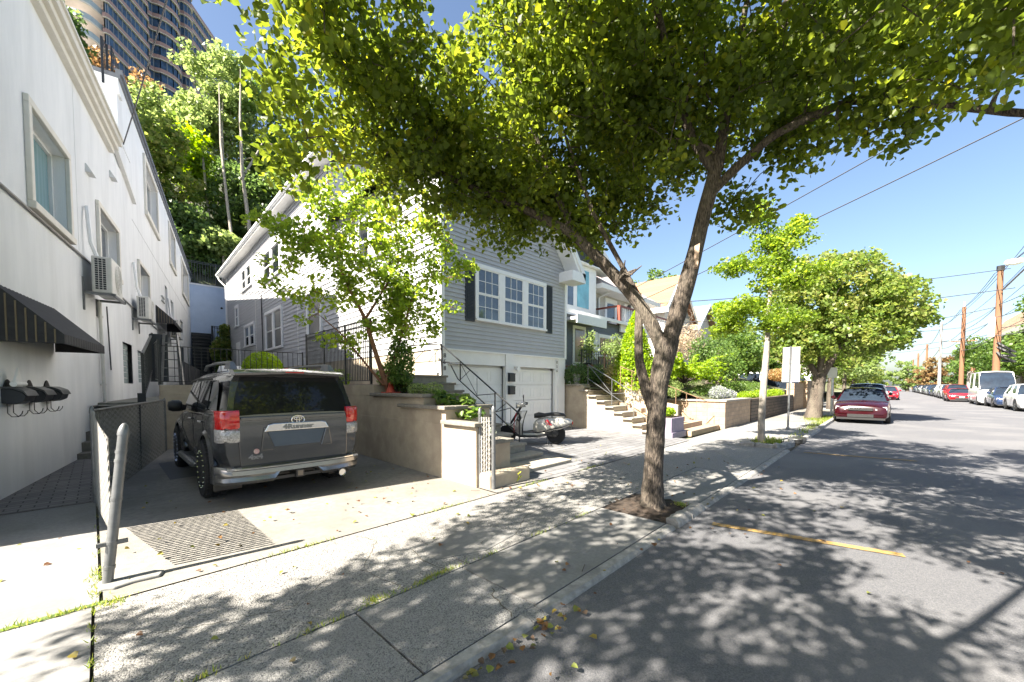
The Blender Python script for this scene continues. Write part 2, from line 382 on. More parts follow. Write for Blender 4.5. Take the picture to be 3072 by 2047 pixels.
# ================================================================ ground
def sheet(name, poly, z, mat, label=None, kind='structure', th=.0):
    mb=MB()
    if th: mb.prism(poly,z-th,z)
    else: mb.add([(x,y,z) for x,y in poly],[tuple(range(len(poly)))])
    o=mb.build(name,mat); return tag(o,label,None,None,kind)
def grid_sheet(name, x0,x1,y0,y1,nx,ny,zf,mat,kind='structure'):
    V=[];F=[]
    for j in range(ny+1):
        for i in range(nx+1):
            x=x0+(x1-x0)*i/nx; y=y0+(y1-y0)*j/ny; V.append((x,y,zf(x,y)))
    for j in range(ny):
        for i in range(nx):
            a=j*(nx+1)+i; F.append((a,a+1,a+nx+2,a+nx+1))
    mb=MB(); mb.add(V,F); return tag(mb.build(name,mat,smooth=True),None,None,None,kind)
M['far_ground']=pm('far_ground',(.16,.17,.09),(.11,.13,.07),.4,1)
sheet('ground',[(-300,-900),(1500,-900),(1500,1200),(-300,1200)],-.06,M['far_ground'])
sheet('road',[(-40,1.66),(-40,-7.0),(600,-7.0),(600,1.66)],-.004,M['asphalt'])
# yellow parking marks
def mark(a,b,w,lab):
    a=Vector(a);b=Vector(b);d=(b-a).normalized();n=Vector((-d.y,d.x,0))*w/2
    n_=10; vs=[]
    for i in range(n_+1):
        p=a.lerp(b,i/n_); j=rnd.uniform(-.006,.006); vs+= [(p.x+n.x+j,p.y+n.y,.004),(p.x-n.x+j,p.y-n.y,.004)]
    mb=MB(); mb.add(vs,[(2*i,2*i+1,2*i+3,2*i+2) for i in range(n_)])
    return tag(mb.build('parking_line',M['yellow_line']),lab,'road marking','yellow parking lines painted on the road')
mark((4.86,1.42,0),(5.19,-.16,0),.1,'worn yellow parking line on the road right below the near tree pit')
mark((11.6,1.4,0),(11.9,-.5,0),.1,'faint yellow parking line on the sunlit road past the shade')
# sidewalk slabs (separate finishes, real joints between them)
zs=.03
def slab(x0,x1,y0,y1,mat,z=zs,name='sidewalk',j=.008):
    return sheet(name,[(x0+j,y0+j),(x1-j,y0+j),(x1-j,y1-j),(x0+j,y1-j)],z,mat,th=.08)
for a in [(-14,-2.2,2.62,4.05,'agg2'),(-2.2,-.07,2.62,4.05,'conc_smooth'),(-.07,2.2,2.62,4.05,'agg'),(2.2,4.42,2.62,4.05,'agg'),(4.42,7.9,2.62,4.05,'agg'),
          (-14,-.07,1.78,2.62,'conc_smooth'),(-.07,1.18,1.78,2.62,'agg2'),(1.18,2.12,1.78,2.62,'agg2'),(2.12,4.42,1.78,2.62,'conc_smooth')]:
    slab(a[0],a[1],a[2],a[3],M[a[4]])
mbp=MB(); mbp.prism([(2.05,2.9),(2.5,2.72),(3.0,2.8),(3.02,3.08),(2.6,3.3),(2.1,3.2)],zs+.001,zs+.005); tag(mbp.build('sidewalk',M['conc_smooth']),None,None,None,'structure')
slab(5.36,7.9,1.78,2.62,M['conc_smooth'],.025)
slab(7.9,11.6,1.78,4.05,M['agg2'],.025)
slab(11.6,13.2,2.75,4.2,M['agg2']); slab(13.2,16.5,1.78,4.2,M['agg2']); slab(11.6,13.2,1.78,2.0,M['agg2'])
for i in range(12): slab(16.5+i*4,20.5+i*4,1.78,4.2,M['conc_drive' if i%2 else 'agg2'])
slab(64.5,200,1.78,4.2,M['conc_drive'])
sheet('joint_bed',[(-14,1.7),(200,1.7),(200,4.25),(-14,4.25)],-.03,M['joint'])
# far side walk
slab(-40,400,-10,-7.15,M['conc_drive'],.1)
tag(MB().box(-40,-7.15,-.05,400,-7.0,.12).build('kerb',M['kerb']),None,None,None,'structure')
# near kerb with chipped edge
def kerb(x0,x1,h,name='kerb',rough=.01,y=1.66,w=.115,seed=1):
    r=random.Random(seed); n=max(2,int((x1-x0)/.09)) if x1-x0<6 else int((x1-x0)/.5)
    rings=[]
    for i in range(n+1):
        x=x0+(x1-x0)*i/n; a=r.uniform(-rough,rough); b=r.uniform(-rough,rough)
        rings.append([(x,y+w,-.04),(x,y+w,h),(x,y+.035+b,h+.001),(x,y+.008+a,h-.02),(x,y-.012+a,-.03)])
    return tag(MB().loft(rings).build(name,M['kerb'],smooth=False),None,None,None,'structure')
kerb(-14,1.95,.031,rough=.022,seed=2); kerb(2.1,4.4,.029,rough=.004,seed=3)
kerb(5.36,11.6,.026,rough=.006,seed=4); kerb(13.4,17.6,.08,rough=.012,seed=5); kerb(17.9,200,.12,seed=6)
# broken kerb corner piece
mb=MB(); mb.prism([(1.96,1.66),(2.09,1.64),(2.10,1.86),(2.0,1.92),(1.93,1.80)],-.03,.026); tag(mb.build('kerb',M['agg2']),None,None,None,'structure')
# raised kerb stones at the near tree pit
ks=[]
for i,(x0,x1,h) in enumerate([(4.46,4.86,.085),(4.88,5.34,.07)]):
    r=random.Random(40+i); rings=[]
    for k in range(6):
        x=x0+(x1-x0)*k/5; e=.02*math.sin(math.pi*k/5)
        rings.append([(x,1.80,-.04),(x,1.80+r.uniform(-.01,.01),h*.9),(x,1.76,h+e*.3),(x,1.69,h+e*.3),(x,1.655+r.uniform(-.01,.01),h*.6),(x,1.645,-.03)])
    tag(MB().loft(rings).build('kerb_stone',M['kerb'],smooth=True),
        ['grey broken kerb stone nearest the camera at the big tree pit','second grey kerb stone on the far side of the big tree pit'][i],'kerb stone','kerb stones edging the big tree pit')
# tree pit soil
def soilbed(name,poly,z,h,mat=None,n=14):
    xs=[p[0] for p in poly]; ys=[p[1] for p in poly]; r=random.Random(5)
    return grid_sheet(name,min(xs),max(xs),min(ys),max(ys),n,n,lambda x,y:z+h*r.uniform(0,1),mat or M['soil'])
soilbed('soil',[(4.42,1.79),(5.36,2.68)],.0,.05)
soilbed('soil',[(11.65,2.05),(13.3,2.72)],.02,.06)
# drive and yard surfaces
def dz(y): return .03+max(0,y-4.05)*.012
def dsheet(name,poly,mat,dzz=0):
    mb=MB(); mb.add([(x,y,dz(y)+dzz) for x,y in poly],[tuple(range(len(poly)))]); return tag(mb.build(name,mat),None,None,None,'structure')
dsheet('driveway',[(-.02,4.07),(3.95,4.07),(3.95,8.3),(3.95,12.1),(1.1,12.1),(-.05,7.5)],M['conc_drive'])
dsheet('driveway',[(4.0,4.07),(11.9,4.07),(11.9,8.6),(4.0,8.6)],M['paver_grey'])
dsheet('driveway',[(-12,4.07),(-.04,4.07),(-.07,7.5),(-12,7.7)],M['conc_smooth'])
dsheet('path',[(-12,7.72),(-.09,7.52),(.4,12.6),(-1,13)],M['paver'],.004)
dsheet('driveway',[(-12,4.0),(12.0,4.0),(12.0,12.4),(-12,12.4)],M['joint'],-.02)
dsheet('driveway',[(3.97,4.5),(5.0,4.5),(5.0,4.09),(3.97,4.09)],M['conc_drive'],.004)
mbj=MB(); mbj.prism([(.14,4.28),(.30,4.26),(.34,4.36),(.2,4.5),(.02,4.56),(-.05,4.45),(-.04,4.3),(.04,4.25)],.02,.055); tag(mbj.build('post_footing',M['conc_smooth'],smooth=True,bevel=.01),'pale concrete footing under the leaning fence post','footing')
dsheet('driveway',[(.75,8.3),(1.5,8.4),(1.45,10.2),(.75,10.1)],M['patch'],.004)
# raised yards
yz=1.62
sheet('yard',[(1.0,12.1),(4.05,12.1),(4.05,7.0),(5.0,7.0),(5.0,8.6),(7.0,8.7),(7.9,43),(5.3,43)],yz,pm('yard_paving',(.30,.29,.27),(.22,.21,.2),6,.9))
sheet('yard',[(-1,12.7),(1.0,12.4),(5.9,43),(4.6,43)],1.15,M['ledge'])
# garden right of the house
def gz(x,y):
    return .95+max(0,y-4.5)*.27 if y<10 else 2.43+(y-10)*.12
M['garden']=pm('garden_soil',(.12,.10,.06),(.07,.10,.03),3,1,bump=.6,bscale=20)
grid_sheet('garden_ground',15.9,130,4.5,42,58,20,gz,M['garden'])
grid_sheet('garden_ground',13.1,15.9,6.95,42,8,18,gz,M['garden'])
grid_sheet('garden_ground',12.0,13.1,7.0,12,4,8,lambda x,y:1.5+max(0,y-8)*.3,M['garden'])
# hill
rh=np.random.RandomState(3)
def hz(x,y):
    f=max(.12,min(1,(110-x)/90.)) ; return (9.5+(y-42)*.62)*f + (1.2*math.sin(x*.3)+1.0*math.sin(y*.23+x*.11))
M['hill']=pm('hill_floor',(.05,.045,.025),(.03,.045,.015),.8,1,bump=1,bscale=6)
grid_sheet('hill',-70,230,43.2,125,60,26,hz,M['hill'])
# cracks
def crack(pts,w,z,mat):
    r=random.Random(int(pts[0][0]*100)); P=[]
    for i in range(len(pts)-1):
        a=Vector((*pts[i],0));b=Vector((*pts[i+1],0)); n=max(3,int((b-a).length/.05))
        for k in range(n): P.append(a.lerp(b,k/n)+Vector((r.uniform(-.012,.012),r.uniform(-.012,.012),0)))
    m=MB(); vs=[]
    for i,p in enumerate(P):
        d=(P[min(i+1,len(P)-1)]-P[max(0,i-1)]).normalized(); nn=Vector((-d.y,d.x,0))*w*r.uniform(.3,1.0); vs+=[(p.x+nn.x,p.y+nn.y,z),(p.x-nn.x,p.y-nn.y,z)]
    m.add(vs,[(2*i,2*i+1,2*i+3,2*i+2) for i in range(len(P)-1)]); return tag(m.build('crack',mat),None,None,None,'structure')
for pts,w in ((((2.0,2.62),(1.97,3.0),(2.05,3.3)),.006),(((1.6,2.62),(1.5,3.2),(1.9,3.7),(1.8,4.04)),.005),(((3.0,2.8),(3.5,3.1),(4.4,3.2)),.005),(((5.5,3.1),(6.4,2.9),(7.6,3.3)),.006),(((1.9,1.8),(2.0,2.1),(2.11,2.2)),.006),(((.2,3.3),(.9,3.0),(1.3,3.3)),.003),(((9,2.2),(10.2,3.0),(11,3.9)),.006)):
    crack(pts,w,zs+.0015,M['joint'])
crack([(.1,7.4),(1.4,7.2),(3.9,7.0)],.006,.075,M['joint'])
# moss and grass in joints
rs=np.random.RandomState(11)
def tuft_pts(segs,n,sp):
    out=[]
    for (x0,y0,x1,y1) in segs:
        k=int(n*math.hypot(x1-x0,y1-y0)); t=rs.uniform(0,1,k); t=t[(np.sin(t*37+x0*9)+rs.normal(0,.5,k))>sp]
        out.append(np.stack([x0+(x1-x0)*t+rs.normal(0,.012,len(t)),y0+(y1-y0)*t+rs.normal(0,.012,len(t)),np.full(len(t),.035)],1))
    return np.vstack(out)
P=tuft_pts([(-3,4.05,7,4.05),(-.07,2.62,4.4,2.62),(-.07,2.62,-.07,4.05),(-.06,4.1,-.06,7),(.2,2.62,1.2,2.62),(13.6,1.75,22,1.75),(-3,4.05,0,4.05),(-2,4.06,-.1,4.06)],230,.75)
def blades(name,P,h,mat,seed,lab=None,kind='stuff',w=.004):
    r=np.random.RandomState(seed); N=len(P); d=r.normal(size=(N,3)); d[:,2]=np.abs(d[:,2])*1.2+.8; d/=np.linalg.norm(d,axis=1,keepdims=True)
    s=h*(.5+r.uniform(0,1,N)); a=r.uniform(0,6.28,N); sd=np.stack([np.cos(a),np.sin(a),0*a],1)*w
    V=np.stack([P-sd,P+sd,P+d*s[:,None]*.6+sd*.6,P+d*s[:,None]],1).reshape(-1,3); F=np.arange(4*N).reshape(-1,4)
    o=mesh_np(name,V,F,[mat],None,r.uniform(0,1,N)); 
    return tag(o,lab or 'low green grass and moss growing in the paving joints','grass',None,kind)
M['grassleaf']=leafmat('grass_blade',[(.08,.14,.02),(.16,.22,.04),(.28,.26,.08)])
c=np.vstack([rs.normal((1.37,2.66,.03),(.06,.03,0),(110,3)),rs.normal((5.18,1.9,.05),(.04,.04,0),(160,3)),rs.normal((.02,4.02,.03),(.05,.04,0),(90,3)),rs.normal((-.06,4.6,.03),(.03,.12,0),(90,3)),rs.normal((1.9,2.66,.03),(.12,.012,0),(140,3))])
blades('grass',np.vstack([P,c]),.035,M['grassleaf'],4)
# moss strip left
mb=MB(); n=30
for i in range(n):
    x=-3+i*.1; 
    mb.add([(x,4.045+rnd.uniform(-.01,.0),.034),(x+.1,4.045+rnd.uniform(-.01,0),.034),(x+.1,4.085+rnd.uniform(0,.02),.036),(x,4.085+rnd.uniform(0,.02),.036)],[(0,1,2,3)])
tag(mb.build('moss',M['moss']),'green moss strip along the sidewalk joint','moss',None,'stuff')
# fallen leaves and twigs
fl=leafmat('fallen_leaf',[(.22,.12,.04),(.12,.06,.03),(.10,.07,.05),(.16,.19,.04),(.30,.22,.05)],.2)
n=260; P=np.stack([rs.uniform(-1,9,n),rs.uniform(1.0,7.5,n),np.full(n,.045)],1)
P=np.vstack([P,np.stack([rs.uniform(1.3,2.3,40),1.6+rs.uniform(-.12,.05,40),np.full(40,.02)],1),np.stack([rs.uniform(0,9,60),rs.uniform(-2.5,1.5,60),np.full(60,.012)],1)[:22],np.stack([rs.uniform(.1,3.8,60),rs.uniform(4.6,8.2,60),np.full(60,.09)],1)])
V,F,r=leaf_arrays(P,.043,rs,.25,fold=.5)
V[:,2]=np.maximum(V[:,2],.012)
tag(mesh_np('fallen_leaves',V,F,[fl],None,r),'dry brown and green leaves scattered over paving and road','fallen leaves',None,'stuff')
mb=MB()
for i in range(22):
    x,y=rs.uniform(-.5,8),rs.uniform(0.2,7); a=rs.uniform(0,3.1); l=rs.uniform(.05,.16); z=.045 if y>1.7 else .01
    mb.rod((x,y,z+.01),(x+l*math.cos(a),y+l*math.sin(a),z+.01),.003,4)
tag(mb.build('twigs',M['bark']),'small dark twigs lying on the paving and road','twigs',None,'stuff')
# ================================================================ shared building helpers
def mframe(o, xaxis, flip=False):
    m=frame(o,xaxis)
    if flip: m=m@Matrix.Diagonal((1,-1,1,1))
    return m
def clap(xf, s0, s1, z0, z1, pitch, name, mat, parent, rng=None, lip=.018, o0=.004):
    mb=MB(xf); z=z0
    while z<z1-1e-4:
        zt=min(z+pitch,z1); a,b=(s0,s1) if rng is None else rng(z,zt)
        if b-a>.02:
            mb.add([(a,o0+lip,z),(b,o0+lip,z),(b,o0,zt),(a,o0,zt),(a,o0,z),(b,o0,z)],[(0,1,2,3),(4,5,1,0)])
        z=zt
    return mb.build(name,mat,parent)
def window(xf, parent, s0,s1,z0,z1, units=1, glass='glass', frame_w=.09, proud=.05, sash=True, grid=(3,2), fm='white', sill=True, mull=.09, muntins=True, name='window'):
    """double-hung window: casing, sashes, muntins (white) with pane as a sub-part"""
    mb=MB(xf); fw=frame_w
    mb.box(s0-fw,.0,z1,s1+fw,proud+.01,z1+fw*1.1); mb.box(s0-fw,.0,z0-fw*.6,s1+fw,proud+(.05 if sill else 0),z0)
    mb.box(s0-fw,.0,z0,s0,proud,z1); mb.box(s1,.0,z0,s1+fw,proud,z1)
    w=(s1-s0-mull*(units-1))/units; g=MB(xf)
    for u in range(units):
        a=s0+u*(w+mull); b=a+w
        if u: mb.box(a-mull,.0,z0,a,proud-.004,z1)
        zm=(z0+z1)/2; sw=.035
        for (p,q,o) in (((z0),zm,.042),(zm,z1,.052)) if sash else ((z0,z1,.046),):
            mb.box(a,.0,p,a+sw,o,q); mb.box(b-sw,.0,p,b,o,q); mb.box(a+sw,.0,p,b-sw,o,p+sw); mb.box(a+sw,.0,q-sw,b-sw,o,q)
            if muntins:
                for i in range(1,grid[0]): x=a+sw+(b-a-2*sw)*i/grid[0]; mb.box(x-.008,.0,p+sw,x+.008,o-.006,q-sw)
                for i in range(1,grid[1]): zz=p+(q-p)*i/grid[1]; mb.box(a+sw,.0,zz-.008,b-sw,o-.007,zz+.008)
        g.add([(a,.034,z0),(b,.034,z0),(b,.034,z1),(a,.034,z1)],[(0,1,2,3)])
    f=mb.build(name,M[fm],parent); g.build('pane',M[glass],f); return f
def text(s, loc, rot, size, mat, parent, name='lettering', ext=.004, align='CENTER', sx=1.0, bold=0):
    c=bpy.data.curves.new(name,'FONT'); c.body=s; c.size=size; c.extrude=ext; c.align_x=align; c.align_y='CENTER'; c.resolution_u=2; c.offset=bold
    tmp=bpy.data.objects.new('tmp',c); C.objects.link(tmp); bpy.context.view_layer.update()
    me=bpy.data.meshes.new_from_object(tmp.evaluated_get(bpy.context.evaluated_depsgraph_get())); me.name=name
    bpy.data.objects.remove(tmp); bpy.data.curves.remove(c)
    o=bpy.data.objects.new(name,me); C.objects.link(o); o.location=loc; o.rotation_euler=rot; o.scale=(sx,1,1)
    me.materials.clear(); me.materials.append(mat)
    if parent: o.parent=parent
    return o

# ================================================================ white stucco building on the left
WF=frame((-1.36,6.22),(.186,.9825)); WP=Vector((-1.36,6.22,0))
wb=thing('white_building','long white stucco apartment building along the left edge','building')
mb=MB(WF)
def wall_with_holes(mb, s0,s1,z0,z1,holes,depth=.22):
    """grid wall face at o=0 with recessed rectangular holes (s0,s1,z0,z1)"""
    ss=sorted({s0,s1,*[h[0] for h in holes],*[h[1] for h in holes]}); zz=sorted({z0,z1,*[h[2] for h in holes],*[h[3] for h in holes]})
    for i in range(len(ss)-1):
        for j in range(len(zz)-1):
            a,b,c,d=ss[i],ss[i+1],zz[j],zz[j+1]; m=((a+b)/2,(c+d)/2)
            if any(h[0]<m[0]<h[1] and h[2]<m[1]<h[3] for h in holes): continue
            if b>s0 and a<s1 and d>z0 and c<z1: mb.add([(a,0,c),(b,0,c),(b,0,d),(a,0,d)],[(0,1,2,3)])
    for a,b,c,d in holes:
        if a<s0-1e-6 or b>s1+1e-6: continue
        mb.add([(a,0,c),(b,0,c),(b,0,d),(a,0,d),(a,-depth,c),(b,-depth,c),(b,-depth,d),(a,-depth,d)],[(0,4,5,1),(1,5,6,2),(2,6,7,3),(3,7,4,0)])
win1=(3.72,5.5,4.5,6.0); win2=(7.75,9.75,4.6,5.9); win3=(12.95,15.0,4.55,5.85)
gb1=(10.08,11.4,1.66,2.88); gb2=(12.35,13.7,1.7,2.8)
ups=[(15.0,18.1,8.35,10.3),(22.6,25.2,8.35,10.3),(29.4,34.3,8.0,10.2)]
sml=[(20.2,21.2,5.0,6.6),(22.6,23.8,5.3,6.3),(27.5,29.5,4.6,5.9)]
door=(17.2,19.6,1.6,4.3)
H1=[win1,win2]; 
wall_with_holes(mb,-0.0,10.8,-.1,8.0,[win1,win2,gb1])
wall_with_holes(mb,10.8,41,-.1,10.75,[win3,gb1,gb2,door]+ups+sml)
# glass block hole 1 spans the seam
mb.add([(-.0,0,-.1),(0,-12,-.1),(0,-12,8.0),(0,0,8.0)],[(0,1,2,3)])              # street end
mb.add([(0,0,8.0),(10.8,0,8.0),(10.8,-12,8.0),(0,-12,8.0)],[(0,1,2,3)])
mb.add([(10.8,0,8.0),(10.8,-12,8.0),(10.8,-12,10.75),(10.8,0,10.75)],[(0,1,2,3)])
mb.add([(10.8,0,10.75),(41,0,10.75),(41,-12,10.75),(10.8,-12,10.75)],[(0,1,2,3)])
mb.add([(41,0,-.1),(41,-12,-.1),(41,-12,10.75),(41,0,10.75)],[(0,1,2,3)])
mb.add([(0,-12,-.1),(41,-12,-.1),(41,-12,10.75),(0,-12,10.75)],[(0,1,2,3)])
wall=mb.build('wall',M['stucco'],wb)
# fix seam for gb1 in second span
m=MB(WF)
m.box(-.05,-.02,7.86,9.25,.11,7.98); m.box(-.05,-.02,7.98,9.28,.19,8.1); m.box(-.05,-.02,8.1,9.3,.26,8.24); m.box(-.05,-.3,8.24,9.32,.30,8.30)
m.build('cornice',M['cream_trim'],wb)
m=MB(WF); m.slab([(9.0,.0,8.45),(12.4,0,7.75),(12.4,0,7.66),(9.0,0,8.36)],WF.to_3x3()@Vector((0,0,0))+Vector((0,.10,0))); m.build('coping',M['trim'],wb)
m=MB(WF); m.box(10.8,-12,10.75,41,.05,10.88); m.box(10.8,-.05,10.88,41,.10,11.02); m.build('roof_edge',pm('slate_edge',(.16,.17,.19),None,5,.7),wb)
m=MB(WF)   # terrace parapet between the two roofs
m.box(9.3,-.5,8.0,12.2,-.02,8.9); m.box(9.25,-.55,8.9,12.2,.02,9.0); m.box(10.6,-.7,8.0,10.9,-.001,10.2); m.box(10.5,-.8,10.2,11.0,.06,10.32)
m.build('parapet',M['stucco'],wb,bevel=.01)
def wframe(h, name='window', glass='glass_teal', d=.22, fw=.12, out=.07, curt=True):
    a,b,c,e=h; m=MB(WF)
    m.box(a-fw,.0,e,b+fw,out,e+fw); m.box(a-fw,.0,c-fw,b+fw,out+.03,c); m.box(a-fw,.0,c,a,out,e); m.box(b,.0,c,b+fw,out,e)
    o=m.build(name,M['cream_trim'],wb,bevel=.012)
    m=MB(WF); fr=.05; m.box(a,-d,c,a+fr,-d+.06,e); m.box(b-fr,-d,c,b,-d+.06,e); m.box(a+fr,-d,c,b-fr,-d+.06,c+fr); m.box(a+fr,-d,e-fr,b-fr,-d+.06,e)
    mid=(a+b)/2; m.box(mid-fr/2,-d,c+fr,mid+fr/2,-d+.05,e-fr); m.build('frame',M['white'],o)
    m=MB(WF); m.add([(a,-d+.01,c),(b,-d+.01,c),(b,-d+.01,e),(a,-d+.01,e)],[(0,1,2,3)]); m.build('pane',M[glass],o); return o
M['curtain_glass']=pm('curtained_glass_blue',(.20,.34,.37),(.13,.24,.27),1.2,.06,stretch=(9,9,.3))
for h in (win1,): wframe(h,glass='curtain_glass')
for h in (win2,win3): wframe(h,glass='glass')
for h in ups: wframe(h,glass='glass',fw=.18)
for h in sml: 
    m=MB(WF); a,b,c,e=h; m.add([(a,-.12,c),(b,-.12,c),(b,-.12,e),(a,-.12,e)],[(0,1,2,3)]); m.build('window',M['glass_dark'],wb)
a,b,c,e=door; m=MB(WF); m.box(a+.05,-.2,c,b-.05,-.16,e-.05); m.build('door',M['stucco_low'],wb)
# glass-block windows
M['glassblock']=pm('glass_block',(.55,.62,.60),(.38,.46,.45),14,.12,bump=.5,bscale=30)
for h in (gb1,gb2):
    a,b,c,e=h; m=MB(WF); n=7
    for i in range(n):
        for j in range(5):
            p=(b-a)/5; q=(e-c)/n; m.box(a+j*p+.01,-.13,c+i*q+.012,a+(j+1)*p-.01,-.10,c+(i+1)*q-.012)
    o=m.build('window',M['glassblock'],wb,bevel=.008); m=MB(WF); m.add([(a,-.125,c),(b,-.125,c),(b,-.125,e),(a,-.125,e)],[(0,1,2,3)]); m.build('mortar',M['stucco_low'],o)
# hairline joints and conduit runs on the wall
m=MB(WF); m.box(6.2,-.005,4.42,6.212,.004,7.85); m.box(12.2,0,7.08,40,.006,7.10)
m.build('joint',M['stucco_low'],wb)
m=MB(WF); m.tube([(-.0,.03,4.33),(7.2,.03,4.33),(7.3,.03,4.2),(11.3,.03,4.12),(17,.03,4.0)],.022,6); m.build('conduit',pm('grey_conduit',(.30,.29,.28),None,5,.6),wb)
m=MB(WF); m.rod((8.3,.015,3.6),(8.5,.015,2.0),.013,5); m.build('cable',M['wire'],wb)
m=MB(WF)
for s,z in ((6.9,6.35),(9.2,7.2)): m=MB(WF); m.slab([(s,0,z),(s,.12,z),(s,.02,z+.18),(s,0,z+.18)],WF.to_3x3()@Vector((0,0,0))+Vector((.3,0,0))); m.build('vent_hood',M['stucco_low'],wb)
for z in (5.55,5.75): m=MB(WF); m.box(18.6,0,z,19.6,.08,z+.04); m.build('vent_hood',M['stucco_low'],wb)
m=MB(WF); m.tube([(7.36,.06,3.6),(7.42,.06,2.5),(7.5,.06,1.15)],.035,8); m.box(7.38,0,3.2,7.46,.1,3.24); m.box(7.42,0,1.6,7.52,.1,1.64)
m.build('downspout',M['ac'],wb,smooth=True)
def ac(s0,s1,z0,z1,o0,o1,lab,nm='split'):
    t=thing('air_conditioner',lab,'air conditioner',(0,0,0),0,'outdoor air conditioner units hung on the white building')
    m=MB(WF); m.box(s0,o0,z0,s1,o1,z1); body=m.build('casing',M['ac'],t,bevel=.02)
    m=MB(WF); m.box(s0-.006,o0+.05,z0+.06,s0-.001,o1-.09,z1-.05); m.build('side_grille',M['navy'],t)
    m=MB(WF); n=14
    for i in range(n+1): z=z0+.06+(z1-z0-.11)*i/n; m.box(s0-.012,o0+.05,z-.004,s0-.004,o1-.09,z+.004)
    for i in range(4): o=o0+.05+(o1-o0-.14)*i/3; m.box(s0-.014,o-.005,z0+.06,s0-.005,o+.005,z1-.05)
    m.build('grille_bars',M['ac'],t)
    cx,cz,r=(s0+s1)/2+.06*(s1-s0),(z0+z1)/2,min(s1-s0,z1-z0)*.42
    m=MB(WF)
    for k in range(5):
        q=r*(k+1)/5; m.tube([(cx+q*math.cos(x*.3142),o1+.012,cz+q*math.sin(x*.3142)) for x in range(21)],.006,4,cap=False)
    for k in range(8): x=k*.785; m.rod((cx,o1+.012,cz),(cx+r*math.cos(x),o1+.012,cz+r*math.sin(x)),.005,4)
    m.build('fan_guard',M['ac'],t)
    m=MB(WF); m.box(s0-.04,.0,z0-.06,s0+.02,o1+.05,z0-.01); m.box(s1-.02,.0,z0-.06,s1+.04,o1+.05,z0-.01); m.box(s0-.04,.0,z0-.4,s0+.02,.03,z0+.3); m.box(s1-.02,0,z0-.4,s1+.04,.03,z0); m.box(s0-.04,o1,z0-.07,s1+.04,o1+.04,z0-.02)
    m.build('bracket',M['galv'],t)
    m=MB(WF); m.tube([(s0+.2,.2,z1),(s0+.15,.12,z1+.3),(s0+.2,.08,z1+.9),(s0+.3,.05,z1+1.1)],.04,7); m.build('hose',M['white'],t,smooth=True)
    return t
ac(6.35,7.35,3.62,4.4,.14,.46,'largest nearest air conditioner with dark side grille beside the big window')
ac(11.6,12.7,3.78,4.5,.12,.42,'second air conditioner mounted just before the small black awning')
ac(20.6,21.8,4.1,4.95,.12,.45,'farthest air conditioner half hidden behind the small black awning')
def awning(s0,s1,zt,zb,d,lab,nst,gap):
    t=thing('awning',lab,'awning',(0,0,0),0,'black awnings with gold stripes on the white building')
    m=MB(WF); n=int((s1-s0)/.06); vs=[];fs=[]
    for i in range(n+1):
        s=s0+(s1-s0)*i/n; k=.008*(i%2)
        vs+=[(s,.01+k,zt+k),(s,d+k,zb+k*.5),(s,d+k,zb-.13)]
    for i in range(n): a=3*i; fs+=[(a,a+3,a+4,a+1),(a+1,a+4,a+5,a+2)]
    m.add(vs,fs)
    for s in (s0,s1): m.add([(s,.01,zt),(s,d,zb),(s,d,zb-.13),(s,.01,zb-.13)],[(0,1,2,3)])
    m.build('canopy',M['awning'],t)
    m=MB(WF)
    for i in range(1,nst):
        o=d*(1-i/nst*.98); zz=zb+(zt-zb)*(1-o/d); m.box(s0-.012,o-.008,zb-.12,s0-.003,o+.008,zz-.02)
    m.build('stripe',M['gold'],t)
    m=MB(WF); m.rod((s0+.02,d-.02,zb-.12),(s1-.02,d-.02,zb-.12),.012); m.rod((s0+.02,.02,zb-.12),(s0+.02,d-.02,zb-.12),.012); m.build('awning_frame',M['black_iron'],t)
awning(2.35,4.5,2.95,2.32,.62,'large black awning over the mailboxes at the left edge',7,.1)
awning(16.8,20.3,5.05,4.42,.62,'small far black awning with gold stripes over the recessed door',7,.1)
# mailboxes
def mailbox(s,z,lab,paper=False):
    t=thing('mailbox',lab,'mailbox',(0,0,0),0,'black mailboxes in a row on the white wall')
    m=MB(WF); w=.36; prof=[(.0,z-.14),(.0,z+.06),(.10,z+.055),(.19,z+.01),(.22,z-.05),(.20,z-.12),(.12,z-.16)]
    m.loft([[(s+a,o,zz) for o,zz in prof] for a in (0,w)]); m.build('box',M['navy'],t,bevel=.01)
    m=MB(WF); lid=[(.0,z+.062),(.10,z+.06),(.20,z+.012),(.235,z-.05),(.245,z-.045),(.21,z+.03),(.11,z+.08),(.0,z+.085)]
    m.loft([[(s+a,o,zz) for o,zz in lid] for a in (-.02,w+.02)]); m.build('lid',pm('grey_plastic',(.07,.075,.08),None,8,.35),t,bevel=.006)
    m=MB(WF); m.slab([(s+.06+.24*(k/8),.004,z+.085+.10*math.sin(math.pi*k/8)) for k in range(9)],(0,.012,0)); m.build('plaque',M['black'],t)
    m=MB(WF)
    for a in (.08,.26): m.tube([(s+a,.03,z-.14),(s+a,.03,z-.28),(s+a+.02,.06,z-.33),(s+a+.02,.12,z-.33),(s+a+.02,.15,z-.29),(s+a+.02,.16,z-.25)],.006,5)
    m.build('newspaper_hook',M['black_iron'],t)
mailbox(2.42,1.5,'nearest black mailbox with rolled paper on its lid')
mailbox(3.15,1.5,'middle black mailbox of the three on the white wall')
mailbox(3.85,1.5,'farthest black mailbox from the camera on the white wall')
m=MB(WF); m.tube([(2.4,.12,1.62),(2.75,.12,1.62)],.035,10); m.slab([(2.45,.1,1.64),(2.7,.1,1.64),(2.6,.1,1.85)],(0,.02,.0))
tag(m.build('newspaper',M['white']),'rolled white paper lying on the nearest mailbox','newspaper')
